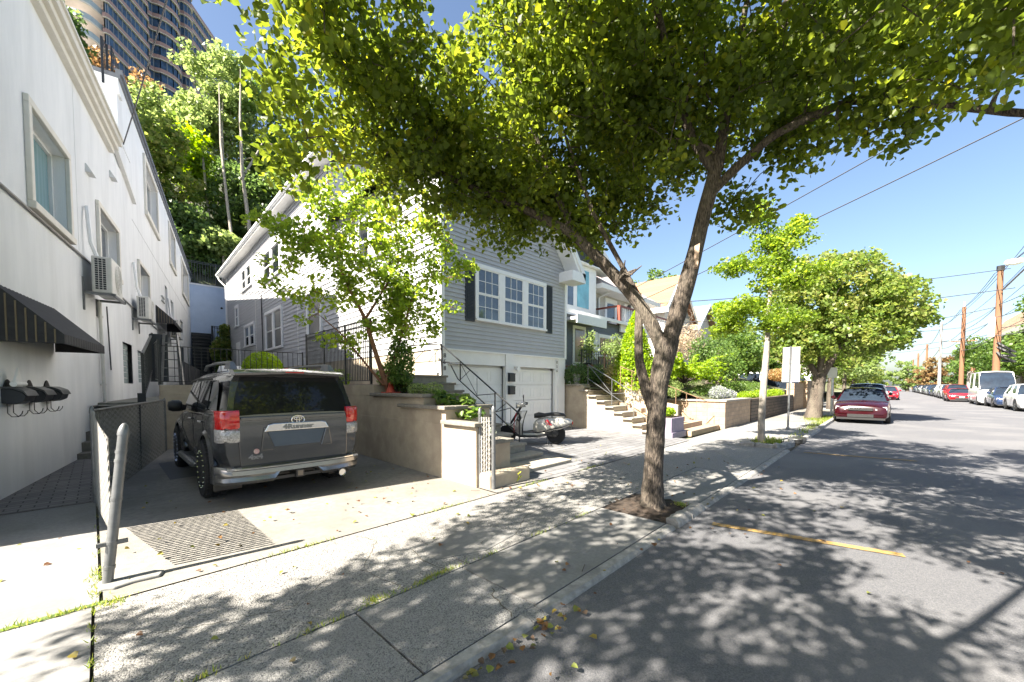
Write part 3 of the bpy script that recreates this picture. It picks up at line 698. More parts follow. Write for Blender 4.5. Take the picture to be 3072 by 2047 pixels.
# low steps and ledge beside the wall
t=thing('side_steps','grey concrete steps against the white wall behind the fence','steps')
for i in range(4):
    m=MB(WF); m.box(5.5+.32*i,.0,-.02,7.2,.75,.19*(i+1)+.05); m.build('step',M['cap'],t,bevel=.01)
m=MB(WF); m.box(7.2,.0,-.1,12.2,.9,1.12); m.box(7.15,.0,1.12,12.2,.96,1.2); tag(m.build('ledge_wall',M['ledge'],bevel=.01),'weathered concrete ledge along the white wall with moss on top','low wall')
# terrace railing above
def picket(name,A,B,h,n,post_every,lab,cat='railing',group=None,r=.008,mat='black_iron',rail=.018,zb=.08,second=True,pr=.022,mid=None,slack=0):
    t=thing(name,lab,cat,(0,0,0),0,group); A=Vector(A);B=Vector(B); up=Vector((0,0,1))
    m=MB(); m.bar(A+up*h,B+up*h,rail*1.6,rail); m.bar(A+up*zb,B+up*zb,rail,rail)
    if second: m.bar(A+up*(h-.12),B+up*(h-.12),rail,rail)
    if mid: m.bar(A+up*mid,B+up*mid,rail,rail)
    m.build('rail',M[mat],t)
    m=MB()
    for i in range(n+1):
        p=A.lerp(B,i/n); m.bar(p+up*zb,p+up*h,r*1.7,r*1.7)
    m.build('pickets',M[mat],t)['kind']='stuff'
    m=MB()
    k=max(1,post_every)
    for i in range(k+1):
        p=A.lerp(B,i/k); m=MB(); m.bar(p,p+up*(h+.03),pr*2,pr*2); m.build('post',M[mat],t)
    return t
def wpt(s,o,z): return tuple(WF@Vector((s,o,z)))
picket('terrace_railing',wpt(7.2,-1.9,8.3),wpt(10.6,-.4,9.0),1.15,22,2,'dark terrace railing on the lower roof of the white building',pr=.03)
picket('terrace_railing',wpt(10.7,-.3,10.2),wpt(11.0,-.25,10.2),1.5,2,1,'tall dark post railing at the step between the two roofs',pr=.03)
picket('roof_railing',wpt(11.0,-.15,10.95),wpt(40.5,-.15,10.95),.75,120,14,'long black railing running along the upper roof edge',pr=.02)
# back retaining wall, its fence, dark stairs and iron gate
bw=thing('retaining_wall','pale blue retaining wall closing the alley at the back','retaining wall')
m=MB(); m.box(4.5,42,-1,9.6,42.4,10.0); m.build('wall',M['blue_wall'],bw)
m=MB(); m.box(4.5,41.95,10.0,9.7,42.45,10.12); m.build('coping',M['white'],bw)
m=MB(); m.lathe([(.0,-.01),(.09,-.01),(.09,.02)],(7.55,41.98,8.3),'Y',10); m.build('drain_hole',M['black'],bw)
picket('hill_fence',(4.9,42.2,10.1),(9.6,42.2,10.1),1.9,26,2,'black steel fence on top of the pale blue retaining wall',cat='fence',pr=.05,r=.02,rail=.05)
t=thing('back_stairs','dark steel stairs climbing in front of the blue wall','stairs')
m=MB()
for i in range(16): m.box(5.35,39.6+i*.1,1.7+i*.27,6.65,39.8+i*.1,1.72+i*.27+.05)
m.build('tread',M['black_iron'],t)
m=MB(); m.box(5.35,41.3,1.0,6.65,41.5,5.95); m.build('back_panel',M['navy'],t)
m=MB(); m.slab([(6.68,39.4,1.2),(6.68,41.3,6.0),(6.68,41.3,6.4),(6.68,39.4,2.4)],(.12,0,0)); m.build('stringer',M['galv'],t)
picket('blue_railing',(6.6,40.5,5.0),(8.1,40.5,4.95),1.5,9,2,'blue steel railing half hidden by the bush at the alley end',mat='navy',pr=.06,r=.025,rail=.05)
tag(MB().box(6.75,40.2,1.6,8.0,41.9,5.0).build('retaining_block',M['tan_stucco']),'tan block wall behind the alley bush','low wall')
M['dark_boards']=pm('dark_boards',(.03,.032,.036),None,5,.7)
t=thing('alley_fence','dark board fence along the alley steps','fence')
for i in range(16):
    s=13.2+i*.75; m=MB(WF); m.box(s,1.0,1.15,s+.7,1.05,2.55); m.build('board',M['dark_boards'],t)
m=MB(WF); m.box(13.0,1.0,1.1,13.15,1.15,3.0); m.build('post',M['navy'],t)
# ladder leaning in the alley
t=thing('step_ladder','silver aluminium step ladder standing in the alley','ladder')
lb=Vector((1.35,13.6,1.62))
for k,(dx,dy) in enumerate(((-.22,0),(.22,0),(-.22,.0),(.22,.0))):
    lean=.0 if k<2 else .5
    m=MB(); m.bar(lb+Vector((dx,lean*1.0+.05*k,0)),lb+Vector((dx*.6,.15,1.35)),.05,.025); m.build('ladder_rail',M['galv'],t)
m=MB()
for i in range(5): z=.22+i*.22; m.bar(lb+Vector((-.21+.02*i,.03*i,z)),lb+Vector((.21-.02*i,.03*i,z)),.06,.02)
m.build('rung',M['galv'],t)

# ================================================================ grey house
gh=thing('grey_house','two storey grey clapboard house with double garage and dark shutters','house')
FF=frame((6.3,8.6),(1,0))                                    # front: x along, outward -y
SFm=mframe((6.3,8.6),(.04,.9992),True)                        # side: s back along the alley, outward -x
XR=11.88; SB=2.6; EL=10.65
S8=8.0
def rake(x):       # front gable height at local x (0..5.58)
    return 5.95+(5.58-x)*1.2 if x>2.4 else 9.77-(2.4-x)*.75
m=MB(FF); zt=[(0,rake(0)),(2.4,rake(2.4)),(5.58,rake(5.58))]
m.add([(0,-.02,SB),(5.58,-.02,SB)]+[(x,-.02,z) for x,z in reversed(zt)],[(0,1,2,3,4)]); m.build('wall',M['siding'],gh)
m2=MB()
m2.add([(SFm@Vector((s_,-.02,z))) for s_,z in ((0,SB-.05),(S8,SB-.05),(S8,8.0),(0,8.0))],[(0,1,2,3)])
m2.add([(SFm@Vector((s_,-.02,z))) for s_,z in ((S8,SB-.05),(31.2,SB-.05),(31.2,EL),(S8,EL))],[(0,1,2,3)])
m2.add([(6.64,16.6,7.0),(12.2,16.6,4.5),(12.2,16.6,5.6),(8.9,16.6,11.3),(6.64,16.6,EL)],[(0,1,2,3,4)])
m2.add([(7.5,39.8,0),(13.1,39.8,0),(13.1,39.8,6),(9.7,39.8,11.1),(7.5,39.8,EL)],[(0,1,2,3,4)]); m2.add([(11.88,8.62,0),(13.1,39.8,0),(13.1,39.8,6),(11.88,8.62,6)],[(0,1,2,3)])
m2.build('wall',M['siding'],gh)
def fr(z,zt):
    xm=5.58 if z<rake(5.58) else 5.58-(z-rake(5.58))/1.2
    x0=.09 if z<rake(0) else (z-rake(0))/.75
    return (x0,min(5.5,xm))
clap(FF,0,5.5,SB,9.7,.118,'clapboards',M['siding'],gh,rng=fr,lip=.024,o0=.001)
clap(SFm,0.1,S8,SB-.02,7.85,.19,'clapboards',M['siding'],gh,lip=.032,o0=.001)
clap(SFm,S8,31.1,SB-.02,EL-.1,.19,'clapboards',M['siding'],gh,lip=.032,o0=.001)
for a_,b_,c_ in ((-.012,.10,7.9),(5.49,5.60,5.9)):
    m=MB(FF); m.box(a_,-.03,SB-.02,b_,.035,c_); m.build('corner_board',M['white'],gh)
for a_,b_,c_ in ((.0,.10,7.8),(31.1,31.3,10.5)):
    m=MB(SFm); m.box(a_,.0,SB-.02,b_,.036,c_); m.build('corner_board',M['white'],gh)
# roof, soffit, gutter and rake boards
m=MB()
A0=SFm@Vector((7.6,.55,EL+.25)); A1=SFm@Vector((31.9,.55,EL+.25))
rid0=(8.9,16.2,11.35); rid1=(9.7,40.5,11.35); R0=(12.6,16.2,5.45); R1=(13.5,40.5,5.45)
m.add([tuple(A0),tuple(A1),rid1,rid0],[(0,1,2,3)]); m.add([rid0,rid1,R1,R0],[(0,1,2,3)])
m.add([(5.9,8.0,8.05),(8.7,8.0,9.95),(8.9,16.6,9.95),(6.1,16.6,8.05)],[(0,1,2,3)]); m.add([(8.7,8.0,9.95),(12.3,8.0,5.55),(12.5,16.6,5.55),(8.9,16.6,9.95)],[(0,1,2,3)])
m.build('roof',M['roof_grey'],gh)
m=MB(SFm); m.box(7.6,.02,EL-.12,31.8,.50,EL-.08); m.box(7.6,.50,EL-.14,31.9,.53,EL+.1); m.box(7.6,.0,EL-.14,7.66,.53,EL+.2)
m.build('soffit',M['trim'],gh)
m=MB(SFm); m.loft([[(s,.53,EL+.10),(s,.53,EL-.06),(s,.60,EL-.06),(s,.66,EL+.0),(s,.67,EL+.10)] for s in (7.6,31.9)],closed=False,caps=False); m.add([(31.9,.53,EL+.1),(31.9,.53,EL-.06),(31.9,.6,EL-.06),(31.9,.67,EL+.1)],[(0,1,2,3)])
m.build('gutter',M['white'],gh)
m=MB(SFm); m.tube([(31.6,.58,EL-.05),(31.5,.45,EL-.4),(31.2,.08,EL-.9),(31.2,.08,3.4)],.06,6); m.build('downspout',M['white'],gh)
m=MB()   # rake boards and returns on the front
def rk(x0,z0,x1,z1,y0,y1,th): m.slab([(x0,y0,z0),(x1,y0,z1),(x1,y0,z1-th),(x0,y0,z0-th)],(0,y1-y0,0))
rk(8.7,9.98,12.27,5.62,8.0,8.04,.26); rk(5.88,8.05,8.7,9.98,8.0,8.04,.24)
m.slab([(8.7,8.04,9.75),(12.2,8.04,5.45),(12.1,8.04,5.38),(8.65,8.04,9.68)],(0,.55,0)); m.slab([(5.9,8.04,7.85),(8.7,8.04,9.75),(8.7,8.04,9.68),(5.9,8.04,7.78)],(0,.55,0)); m.box(5.88,8.04,7.78,5.95,16.6,8.06)
m.box(11.45,8.0,5.28,12.27,8.59,5.62); 
m.build('rake_board',M['white'],gh)
# front windows and shutters
window(FF,gh,1.27,4.28,3.52,4.98,units=3,glass='glass',mull=.22,frame_w=.10,proud=.06,grid=(3,2))
for a,b in ((.82,1.15),(4.40,4.74)):
    m=MB(FF); m.box(a,.0,3.42,b,.045,5.05)
    z=3.5
    while z<4.98:
        m.slab([(a+.04,.045,z),(b-.04,.045,z),(b-.04,.06,z+.008),(a+.04,.06,z+.008)],(0,0,.02)); z+=.042
    m.build('shutter',M['navy'],gh)
window(FF,gh,1.9,3.3,6.8,8.2,units=2,glass='glass',mull=.15)
# curtains behind the front windows read through the pane as pale folds
# side windows
for s0,s1,z0,z1,u in ((15.1,18.6,7.75,9.3,2),(22.0,24.9,8.3,9.6,2),(15.0,18.3,3.75,5.75,2),(21.5,24.3,4.35,5.62,2),(26.6,27.5,6.1,7.45,1),(3.0,5.0,5.9,7.2,2),(9,10.6,3.9,5.7,1)):
    window(SFm,gh,s0,s1,z0,z1,units=u,glass='glass_dark',mull=.35,frame_w=.16,proud=.09,muntins=False)
m=MB(SFm); m.box(26.2,0,2.6,27.6,.06,4.85); m.build('door',M['white'],gh)
m=MB(SFm)
for s in (12.2,21.0): m=MB(SFm); m.box(s,.0,2.6,s+.05,.04,9.9); m.build('siding_seam',M['trim'],gh)
m=MB(SFm); m.rod((19.2,.08,7.15),(19.0,.08,2.2),.03,6); m.build('vent_pipe',M['black_iron'],gh)
# foundation
m=MB(); m.add([tuple(SFm@Vector(p)) for p in ((0.02,.0,.0),(31,.0,0),(31,.0,SB-.02),(0.02,.0,SB-.02))],[(0,1,2,3)]); m.build('foundation',M['tan_stucco'],gh)
m=MB(); m.box(11.76,8.64,0,11.9,9.2,2.6); m.build('foundation',M['tan_stucco'],gh)
# garage storey
m=MB(FF); m.box(0,-.1,2.2,5.58,-.0,2.58); m.box(0,-.1,0,.22,0,2.2); m.box(2.42,-.1,0,2.78,.04,2.58); m.box(4.95,-.1,0,5.5,0,2.2); m.box(5.12,0,0,5.5,.03,2.56)
m.box(0,-.02,2.56,5.58,.05,2.6); m.build('garage_surround',M['garage'],gh)
for a,b in ((.22,2.42),(2.78,4.95)):
    m=MB(FF); n=4; z0,z1=.09,2.14
    for i in range(n):
        p=z0+(z1-z0)*i/n; q=z0+(z1-z0)*(i+1)/n-.012; m.box(a,-.2,p,b,-.14,q)
        k=4
        for j in range(k):
            u0=a+(b-a)*(j+.12)/k; u1=a+(b-a)*(j+.88)/k
            m.box(u0,-.14,p+.10,u1,-.133,p+.115); m.box(u0,-.14,q-.115,u1,-.133,q-.10); m.box(u0,-.14,p+.115,u0+.015,-.133,q-.115); m.box(u1-.015,-.14,p+.115,u1,-.133,q-.115)
    m.build('garage_door',M['garage'],gh)
    m=MB(FF); m.add([(a-.01,-.21,0),(b+.01,-.21,0),(b+.01,-.21,2.2),(a-.01,-.21,2.2)],[(0,1,2,3)]); m.build('door_backing',M['garage'],gh)
for z,lb in ((1.32,''),(1.72,'')):
    m=MB(FF); m.box(2.5,.04,z,2.74,.14,z+.26); m.slab([(2.49,.04,z+.26),(2.75,.04,z+.26),(2.75,.15,z+.235),(2.49,.15,z+.235)],(0,0,.02)); m.build('letter_box',M['navy'],gh,bevel=.006)
for i,ch in enumerate('858'): text(ch,(6.41,8.585,2.40-.17*i),(R(90),0,0),.17,M['black'],gh,'house_number')
for i,ch in enumerate('856'): text(ch,(11.32,8.555,2.42-.15*i),(R(90),0,0),.15,M['cap'],gh,'house_number')
m=MB(); m.tube([(11.95,8.5,1.75),(12.05,8.35,1.6),(12.05,8.35,.75)],.045,6); m.build('downspout',M['white'],gh)
m=MB(); m.tube([(6.12,8.75,2.5),(6.1,8.62,2.45),(6.1,8.6,1.95),(6.05,8.4,1.9)],.04,6); m.build('downspout',M['ac'],gh)
m=MB(FF); m.lathe([(.0,0),(.05,.0),(.05,.06),(.08,.14)],(2.84,.06,2.12),'Y',8); m.build('lamp',M['white'],gh)
# ================================================================ tan planter walls, stairs and railings
pl=thing('planter_wall','tan stucco terraced planter with stone caps between driveway and front stairs','planter')
m=MB(); m.prism([(3.95,4.52),(4.22,4.52),(4.22,5.3),(4.95,5.3),(4.95,8.0),(4.15,8.0),(4.15,12.2),(.95,12.2),(.95,12.0),(3.95,12.0)],-.05,.96); m.build('wall',M['tan_stucco'],pl,bevel=.012)
m=MB(); m.prism([(3.954,5.28),(4.946,5.28),(4.946,7.996),(4.15,7.996),(4.15,12.196),(.954,12.196),(.954,12.004),(3.954,12.004)],.96,1.19)
m.prism([(3.958,5.93),(4.942,5.93),(4.942,7.99),(4.15,7.99),(4.15,12.19),(.958,12.19),(.958,12.008),(3.958,12.008)],1.19,1.38); m.build('wall',M['tan_stucco'],pl)
m=MB(); m.prism([(3.962,7.75),(4.25,7.75),(4.25,12.18),(.962,12.18),(.962,12.012),(3.962,12.012)],1.38,1.61); m.build('wall',M['tan_stucco'],pl,bevel=.01)
for y0,y1,z in ((4.47,5.34,.965),(5.22,6.7,1.195),(5.87,7.8,1.385)):
    m=MB(); xe=4.98 if y0>5 else 4.27
    # cap ring around the soil of each tier
    m.box(3.88,y0,z,4.10,y1,z+.065); m.box(4.10,y0,z,xe,y0+.16,z+.065)
    if y0>5: m.box(4.82,y0+.16,z,4.98,y1,z+.065)
    m.build('cap',M['cap'],pl,bevel=.012)
    m=MB(); m.box(4.10,y0+.16,z-.02,xe-.12,y1,z+.035); m.build('soil',M['soil'],pl)
m=MB(); m.box(4.225,4.522,-.02,4.70,5.295,.66); m.build('wall',M['tan_stucco'],pl)
m=MB(); m.box(4.225,4.48,.66,4.76,4.62,.72); m.box(4.62,4.62,.66,4.76,5.295,.72); m.build('cap',M['cap'],pl,bevel=.012)
m=MB(); m.prism([(4.0,4.28),(4.92,4.28),(5.0,4.35),(5.0,4.7),(4.0,4.7)],-.02,.27); m.build('plinth',M['tan_stucco'],pl,bevel=.05,seg=3)
m=MB(); m.tube([(4.62,4.272,.08),(4.66,4.272,.14),(4.62,4.272,.17),(4.7,4.272,.2)],.008,4); m.rod((4.6,4.272,.06),(4.72,4.272,.13),.008,4)
m.build('spray_mark',M['paint_spray'],pl)
# front stairs
st=thing('front_stairs','weathered stone front stairs climbing to the grey house','stairs')
n=10
for k in range(n):
    z=1.86-.185*k; yf=8.19-.33*k
    xr=6.22 if k<8 else (6.30 if k==8 else 6.45)
    xl=4.96
    m=MB(); m.box(xl,yf+.04,-.02,xr-.03,(8.62 if k==0 else yf+.40),z-.055-.001*k); m.build('riser',M['stone'],st)
    m=MB(); m.box(xl,yf,z-.055,xr,(8.62 if k==0 else yf+.37),z); m.build('tread',M['cap' if k<7 else 'stone'],st,bevel=.012)
m=MB(); m.box(4.96,4.62,-.03,6.62,5.3,.10); m.build('tread',M['stone'],st,bevel=.015)
rl=thing('stair_railing','black iron handrail with zigzag bars beside the front stairs','railing')
def rz(y): return 2.67+(y-8.51)*(2.67-1.0)/(8.51-5.76)
X=6.26
m=MB(); m.tube([(X,8.6,2.70),(X,8.45,2.63),(X,5.76,1.0),(X,5.70,.9),(X,5.74,.82),(X,5.80,.86)],.02,6); m.build('handrail',M['black_iron'],rl)
m=MB(); m.tube([(X,8.5,2.22),(X,8.2,2.2),(X,7.85,rz(7.85)-.5),(X,5.72,rz(5.72)-.48)],.016,6); m.build('lower_rail',M['black_iron'],rl)
for y in (8.5,7.75,6.5,5.74):
    m=MB(); m.rod((X,y,max(.1,rz(y)-(.48 if y in(7.75,) else .95 if y!=5.74 else .85))),(X,y,rz(y)-.02),.017,6); m.build('post',M['black_iron'],rl)
m=MB(); m.tube([(X,5.74,.35),(X,5.62,.2)],.018,6); m.build('post',M['black_iron'],rl)
for a,b in ((8.5,7.75),(7.75,7.12),(7.12,6.5),(6.5,6.0),(6.0,5.74)):
    m=MB(); m.rod((X,a,rz(a)-.46),(X,b,rz(b)-.04),.009,4) if (a*100)%2<1 else m.rod((X,a,rz(a)-.04),(X,b,rz(b)-.46),.009,4); m.build('bar',M['black_iron'],rl)
for a,b in ((7.75,7.12),(6.5,6.0)):
    m=MB(); m.rod((X,a,rz(a)-.46),(X,a-.35,rz(a-.35)-.04),.009,4); m.rod((X,b,rz(b)-.04),(X,b,rz(b)-.46),.008,4); m.build('bar',M['black_iron'],rl)
lr=thing('landing_railing','short black iron railing on the landing beside the house corner','railing')
for p,q,r in (((5.3,8.45,1.86),(5.3,8.45,2.55),.016),((6.2,8.45,1.86),(6.2,8.45,2.68),.016)):
    m=MB(); m.rod(p,q,r,6); m.build('post',M['black_iron'],lr)
m=MB(); m.tube([(5.2,8.4,2.45),(5.3,8.45,2.58),(6.2,8.45,2.68)],.015,6); m.rod((5.3,8.45,2.15),(6.2,8.45,2.25),.011,5); m.rod((5.35,8.45,2.17),(5.8,8.45,2.6),.009,4); m.rod((5.8,8.45,2.2),(6.15,8.45,2.6),.009,4)
m.build('rail',M['black_iron'],lr)
picket('wall_railing',(.98,12.05,1.63),(4.02,12.05,1.63),.88,24,1,'black iron railing with curled ends on the wall behind the parked suv',second=False,zb=.06,r=.007,pr=.014)
picket('yard_fence',(4.18,12.2,1.63),(4.18,8.3,1.63),1.42,46,3,'tall black picket fence behind the red barked tree',r=.009,second=True,pr=.02,cat='fence')
picket('side_stair_railing',(.62,10.9,1.25),(1.02,14.3,2.0),.98,15,1,'sloping dark metal railing on the ledge behind the chain link fence',r=.007,second=False,pr=.02,rail=.03)
picket('alley_railing',(1.05,14.35,1.7),(.98,12.3,1.65),1.0,14,1,'short dark railing closing the gap at the wall corner',r=.01,second=False,pr=.02)
m=MB(); m.box(.52,10.6,1.15,.64,10.72,1.45); tag(m.build('post',M['dark_boards']),'stubby black post at the foot of the sloping railing','post')
m=MB(); m.box(.95,13.9,1.7,1.3,14.2,2.95); tag(m.build('navy_post',M['navy']),'navy square post behind the sloping railing','post')
# chain link fences with woven privacy strips
def chainlink(name,A,B,zb0,zb1,zt0,zt1,lab,pat=.055,posts=(),group=None,toprail=True,sw=.25):
    t=thing(name,lab,'fence',(0,0,0),0,group); A=Vector(A);B=Vector(B); L=(B-A).length; d=(B-A)/L; n=Vector((d.y,-d.x,0))
    m=MB(); k=int(L/pat)
    for i in range(k):
        u=(i+.5)*pat; f=u/L; zb=zb0+(zb1-zb0)*f; zt=zt0+(zt1-zt0)*f; p=A+d*u; w=pat*sw; q=p+n*.001
        m.add([(q.x-d.x*w,q.y-d.y*w,zb),(q.x+d.x*w,q.y+d.y*w,zb),(q.x+d.x*w,q.y+d.y*w,zt),(q.x-d.x*w,q.y-d.y*w,zt)],[(0,1,2,3)])
    m.build('privacy_strips',M['chain'],t)['kind']='stuff'
    m=MB(); H0=min(zb0,zb1)
    Hm=max(zt0,zt1); sp=pat*1.25; kk=int((L+Hm)/sp)+2
    for sg in (-1,1):
        for i in range(-int(Hm/sp)-1,kk):
            pts=[]
            u=i*sp
            # straight diagonal wire clipped to the panel
            for q in range(13):
                z=H0+(Hm-H0)*q/12; uu=u+sg*(z-H0)*.8 if sg>0 else u+Hm*.8-(z-H0)*.8-Hm*.4
                if 0<=uu<=L:
                    f=uu/L
                    if zb0+(zb1-zb0)*f-.02<=z<=zt0+(zt1-zt0)*f+.02: pts.append(tuple(A+d*uu+n*(.010 if sg>0 else .014)+Vector((0,0,z))))
            if len(pts)>1: m.tube(pts,.0024,3,cap=False)
    m.build('wire_mesh',M['chain'],t)['kind']='stuff'
    if toprail:
        m=MB(); m.rod((A.x,A.y,zt0),(B.x,B.y,zt1),.021,8); m.build('top_rail',M['galv'],t,smooth=True)
    return t
def pipe(path,r,name,parent,bands=(),capz=True,mat='galv'):
    m=MB(); m.tube(path,r,14)
    a=Vector(path[0]);b=Vector(path[-1]); d=(b-a)
    for f in bands:
        c=a+d*f; u=d.normalized(); m.tube([c-u*.012,c+u*.012],r*1.14,14)
    if capz:
        u=d.normalized(); prof=[(1.12,0),(1.12,.03),(1.0,.05),(.75,.075),(.35,.095),(.02,.10)]
        m.tube([b+u*h for _,h in prof],[r*k for k,_ in prof],14)
    return m.build(name,M[mat],parent,smooth=True)
f1=chainlink('chain_link_fence',(.03,4.5,0),(-.07,7.44,0),.42,.05,1.16,1.28,'sunlit chain link fence with woven strips behind the leaning post',toprail=False)
f2=chainlink('chain_link_fence',(-.07,7.5,0),(1.02,12.0,0),.05,.05,1.27,1.27,'shaded chain link fence with woven strips left of the parked suv')
pipe([(-.07,7.47,0),(-.07,7.47,1.24)],.024,'post',f2); pipe([(.47,9.8,0),(.49,9.8,1.25)],.028,'post',f2,capz=False,mat='navy'); pipe([(1.03,12.0,0),(1.03,12.0,1.22)],.025,'post',f2)
lp=thing('leaning_post','thick grey steel fence post leaning right with a domed cap','post')
pipe([(.0,4.40,-.0),(.073,4.423,.70),(.125,4.44,1.20)],.034,'pipe',lp,bands=())
m=MB()
for z,(x,y) in ((.17,(.018,4.404)),(.36,(.0375,4.41)),(.70,(.073,4.423)),(1.0,(.104,4.433)),(1.07,(.111,4.436))):
    m.tube([(x-.001,y,z-.012),(x+.001,y,z+.012)],.038,14); m.build('band',M['galv'],lp,smooth=True); m=MB()
m.box(-.05,4.39,.34,.13,4.42,.37); m.build('clamp_bolt',M['galv'],lp,smooth=True)
f3=chainlink('slat_fence_stub',(4.02,4.50,0),(4.07,4.28,0),.04,.04,1.12,1.12,'narrow white slatted fence piece between two pale posts at the planter',pat=.046,toprail=False,sw=.2)
pipe([(4.02,4.51,0),(4.02,4.51,1.16)],.024,'post',f3,capz=True,bands=(.1,.5,.9)); pipe([(4.07,4.26,0),(4.07,4.26,1.2)],.031,'post',f3,bands=(.15,.5,.85))
# cone and orange things
m=MB(); m.box(4.02,7.28,1.45,4.3,7.56,1.47); m.lathe([(.09,1.47),(.035,1.66),(.02,1.67)],(4.16,7.42,0),'Z',12)
tag(m.build('traffic_cone',M['red_plastic'],smooth=True),'small red traffic cone on the planter cap below the red trunk','cone')
m=MB(); m.slab([(3.6,12.25,1.7),(4.1,12.25,1.7),(4.15,12.25,2.05),(3.65,12.25,2.1)],(0,.25,0)); tag(m.build('orange_bag',M['red_plastic'],bevel=.04),'orange red bag behind the railing right of the parked suv','bag')
m=MB(); m.box(2.9,17,1.62,3.7,17.5,1.9); m.loft([[(2.9,17,1.9),(3.7,17,1.9),(3.7,17.5,1.9),(2.9,17.5,1.9)],[(3.0,17.05,2.3),(3.6,17.05,2.3),(3.6,17.4,2.3),(3.0,17.4,2.3)]])
tag(m.build('grill',M['white'],bevel=.03),'small white covered grill in the alley yard','grill')
# right stairs of the neighbour: cream stringer wall with open treads
rs_=thing('neighbour_stairs','cream walled stone stairs right of the garage drive','stairs')
m=MB(); m.box(11.92,7.85,-.02,12.4,8.7,1.60)
prof=[(5.2,-.02)]
for k in range(8): y=5.3+.335*k; prof+=[(y,.17+.182*k-.055),(y+.335,.17+.182*k-.055)]
prof+=[(8.0,-.02)]
m.slab([(11.94,y,z) for y,z in prof],(1.25,0,0)); m.build('stringer_wall',M['tan_stucco'],rs_)
for k in range(8):
    y=5.27+.335*k; z=.17+.182*k; m=MB(); m.box(11.84,y,z-.05,13.2,y+.37,z); m.build('tread',M['stone'],rs_,bevel=.01)
m=MB(); m.box(11.86,7.95,1.60,12.5,8.75,1.66); m.build('cap',M['stone'],rs_,bevel=.01)
m=MB(); m.slab([(13.2,5.0,-.02),(13.2,5.0,.95),(13.2,5.6,1.05),(13.2,7.2,1.9),(13.2,8.0,2.0),(13.2,8.6,2.0),(13.2,8.6,-.02)],(.15,0,0)); m.build('side_wall',M['tan_stucco'],rs_)
nr=thing('neighbour_railing','thin pale metal railing on the cream stairs','railing')
def nz(y): return .98+(y-5.47)*.56+.12
X=12.0
m=MB(); m.rod((X,7.7,nz(7.7)+.0),(X,5.35,nz(5.35)),.014,5); m.rod((X,7.7,nz(7.7)-.5),(X,5.2,.35),.012,5); m.build('rail',M['galv'],nr)
for y,b in ((7.7,1.62),(6.75,.95),(5.95,.5)):
    m=MB(); m.rod((X,y,b),(X,y,nz(y)),.013,5); m.build('post',M['galv'],nr)
m=MB(); m.rod((X,7.7,nz(7.7)),(X,6.75,nz(6.75)-.5),.009,4); m.rod((X,6.75,nz(6.75)-.5),(X,5.95,nz(5.95)),.009,4); m.rod((X,5.95,nz(5.95)),(X,5.3,.4),.009,4); m.build('bar',M['galv'],nr)
# mauve planter box, block steps and block retaining walls
pu=thing('mauve_planter','mauve painted masonry planter box at the foot of the block steps','planter')
m=MB(); m.box(11.75,4.62,-.02,12.75,5.2,.62); m.build('box',M['purple'],pu,bevel=.01)
m=MB(); m.box(11.70,4.57,.0,12.80,5.25,.18); m.build('plinth',M['purple'],pu)
m=MB(); m.box(11.8,4.67,.60,12.7,5.15,.64); m.build('soil',M['soil'],pu)
bs=thing('block_steps','tan block steps climbing left beside the block retaining wall','stairs')
for k in range(6):
    m=MB(); x1=15.7-.55*k; y0=4.42+.42*k; m.box(12.85,y0,-.02,x1,y0+.45,.16+.165*k); m.build('step',M['block_tan'],bs,bevel=.015)
bwl=thing('block_retaining_wall','tan concrete block retaining wall with pale cap along the sidewalk','retaining wall')
m=MB(); m.box(15.75,4.25,-.02,19.4,4.55,1.0); m.build('wall',M['block_tan'],bwl)
m=MB(); m.box(15.752,4.552,-.02,16.05,7.4,1.0); m.build('return_wall',M['block_tan'],bwl)
m=MB(); m.box(15.70,4.20,1.0,19.4,4.62,1.07); m.box(15.70,4.62,1.0,16.1,7.4,1.07); m.build('cap',M['stone'],bwl,bevel=.01)
m=MB(); m.box(13.4,6.5,-.02,15.7,6.9,1.15); m.box(13.35,6.45,1.15,15.7,6.95,1.22); m.build('return_wall',M['block_tan'],bwl)
t=thing('stone_retaining_wall','dark brown stone retaining wall beyond the tan block wall','retaining wall')
m=MB(); m.box(19.45,4.22,-.02,30,4.5,1.02); m.build('wall',M['block_brown'],t)
t=thing('tall_block_wall','taller tan and brown block wall near the second tree','retaining wall')
m=MB(); m.box(30.1,4.2,-.02,34,4.6,1.75); m.box(34.0,4.0,-.02,39,4.5,1.95); m.build('wall',M['block_tan'],t)
M['weath']=pm('weathered_wood',(.30,.28,.26),(.2,.19,.18),4,.8)
m=MB(); m.box(39.3,4.0,-.02,44,4.1,2.1); tag(m.build('wood_fence',M['weath']),'weathered grey wooden fence past the tall block wall','fence')
rr=thing('rusty_railing','thin rust coloured handrail on the block steps','railing')
M['rust']=pm('rusty_iron',(.42,.25,.16),(.30,.17,.10),12,.8)
m=MB(); m.rod((12.3,6.6,2.25),(15.2,4.7,1.02),.014,5); m.build('rail',M['rust'],rr)
for i in range(9):
    f=i/8; m=MB(); x=12.3+2.9*f; y=6.6-1.9*f; z=2.25-1.23*f; m.rod((x,y,z),(x,y,z-.85+(.2*f if f<1 else -.0)),.007,4); m.build('bar',M['rust'],rr)
# ================================================================ parked suv seen from the rear
sv=thing('parked_suv','dark grey suv backed in toward the street, in the concrete driveway','suv',(1.88,5.80,.05),R(-.5)); sv.scale=(.955,1,1)
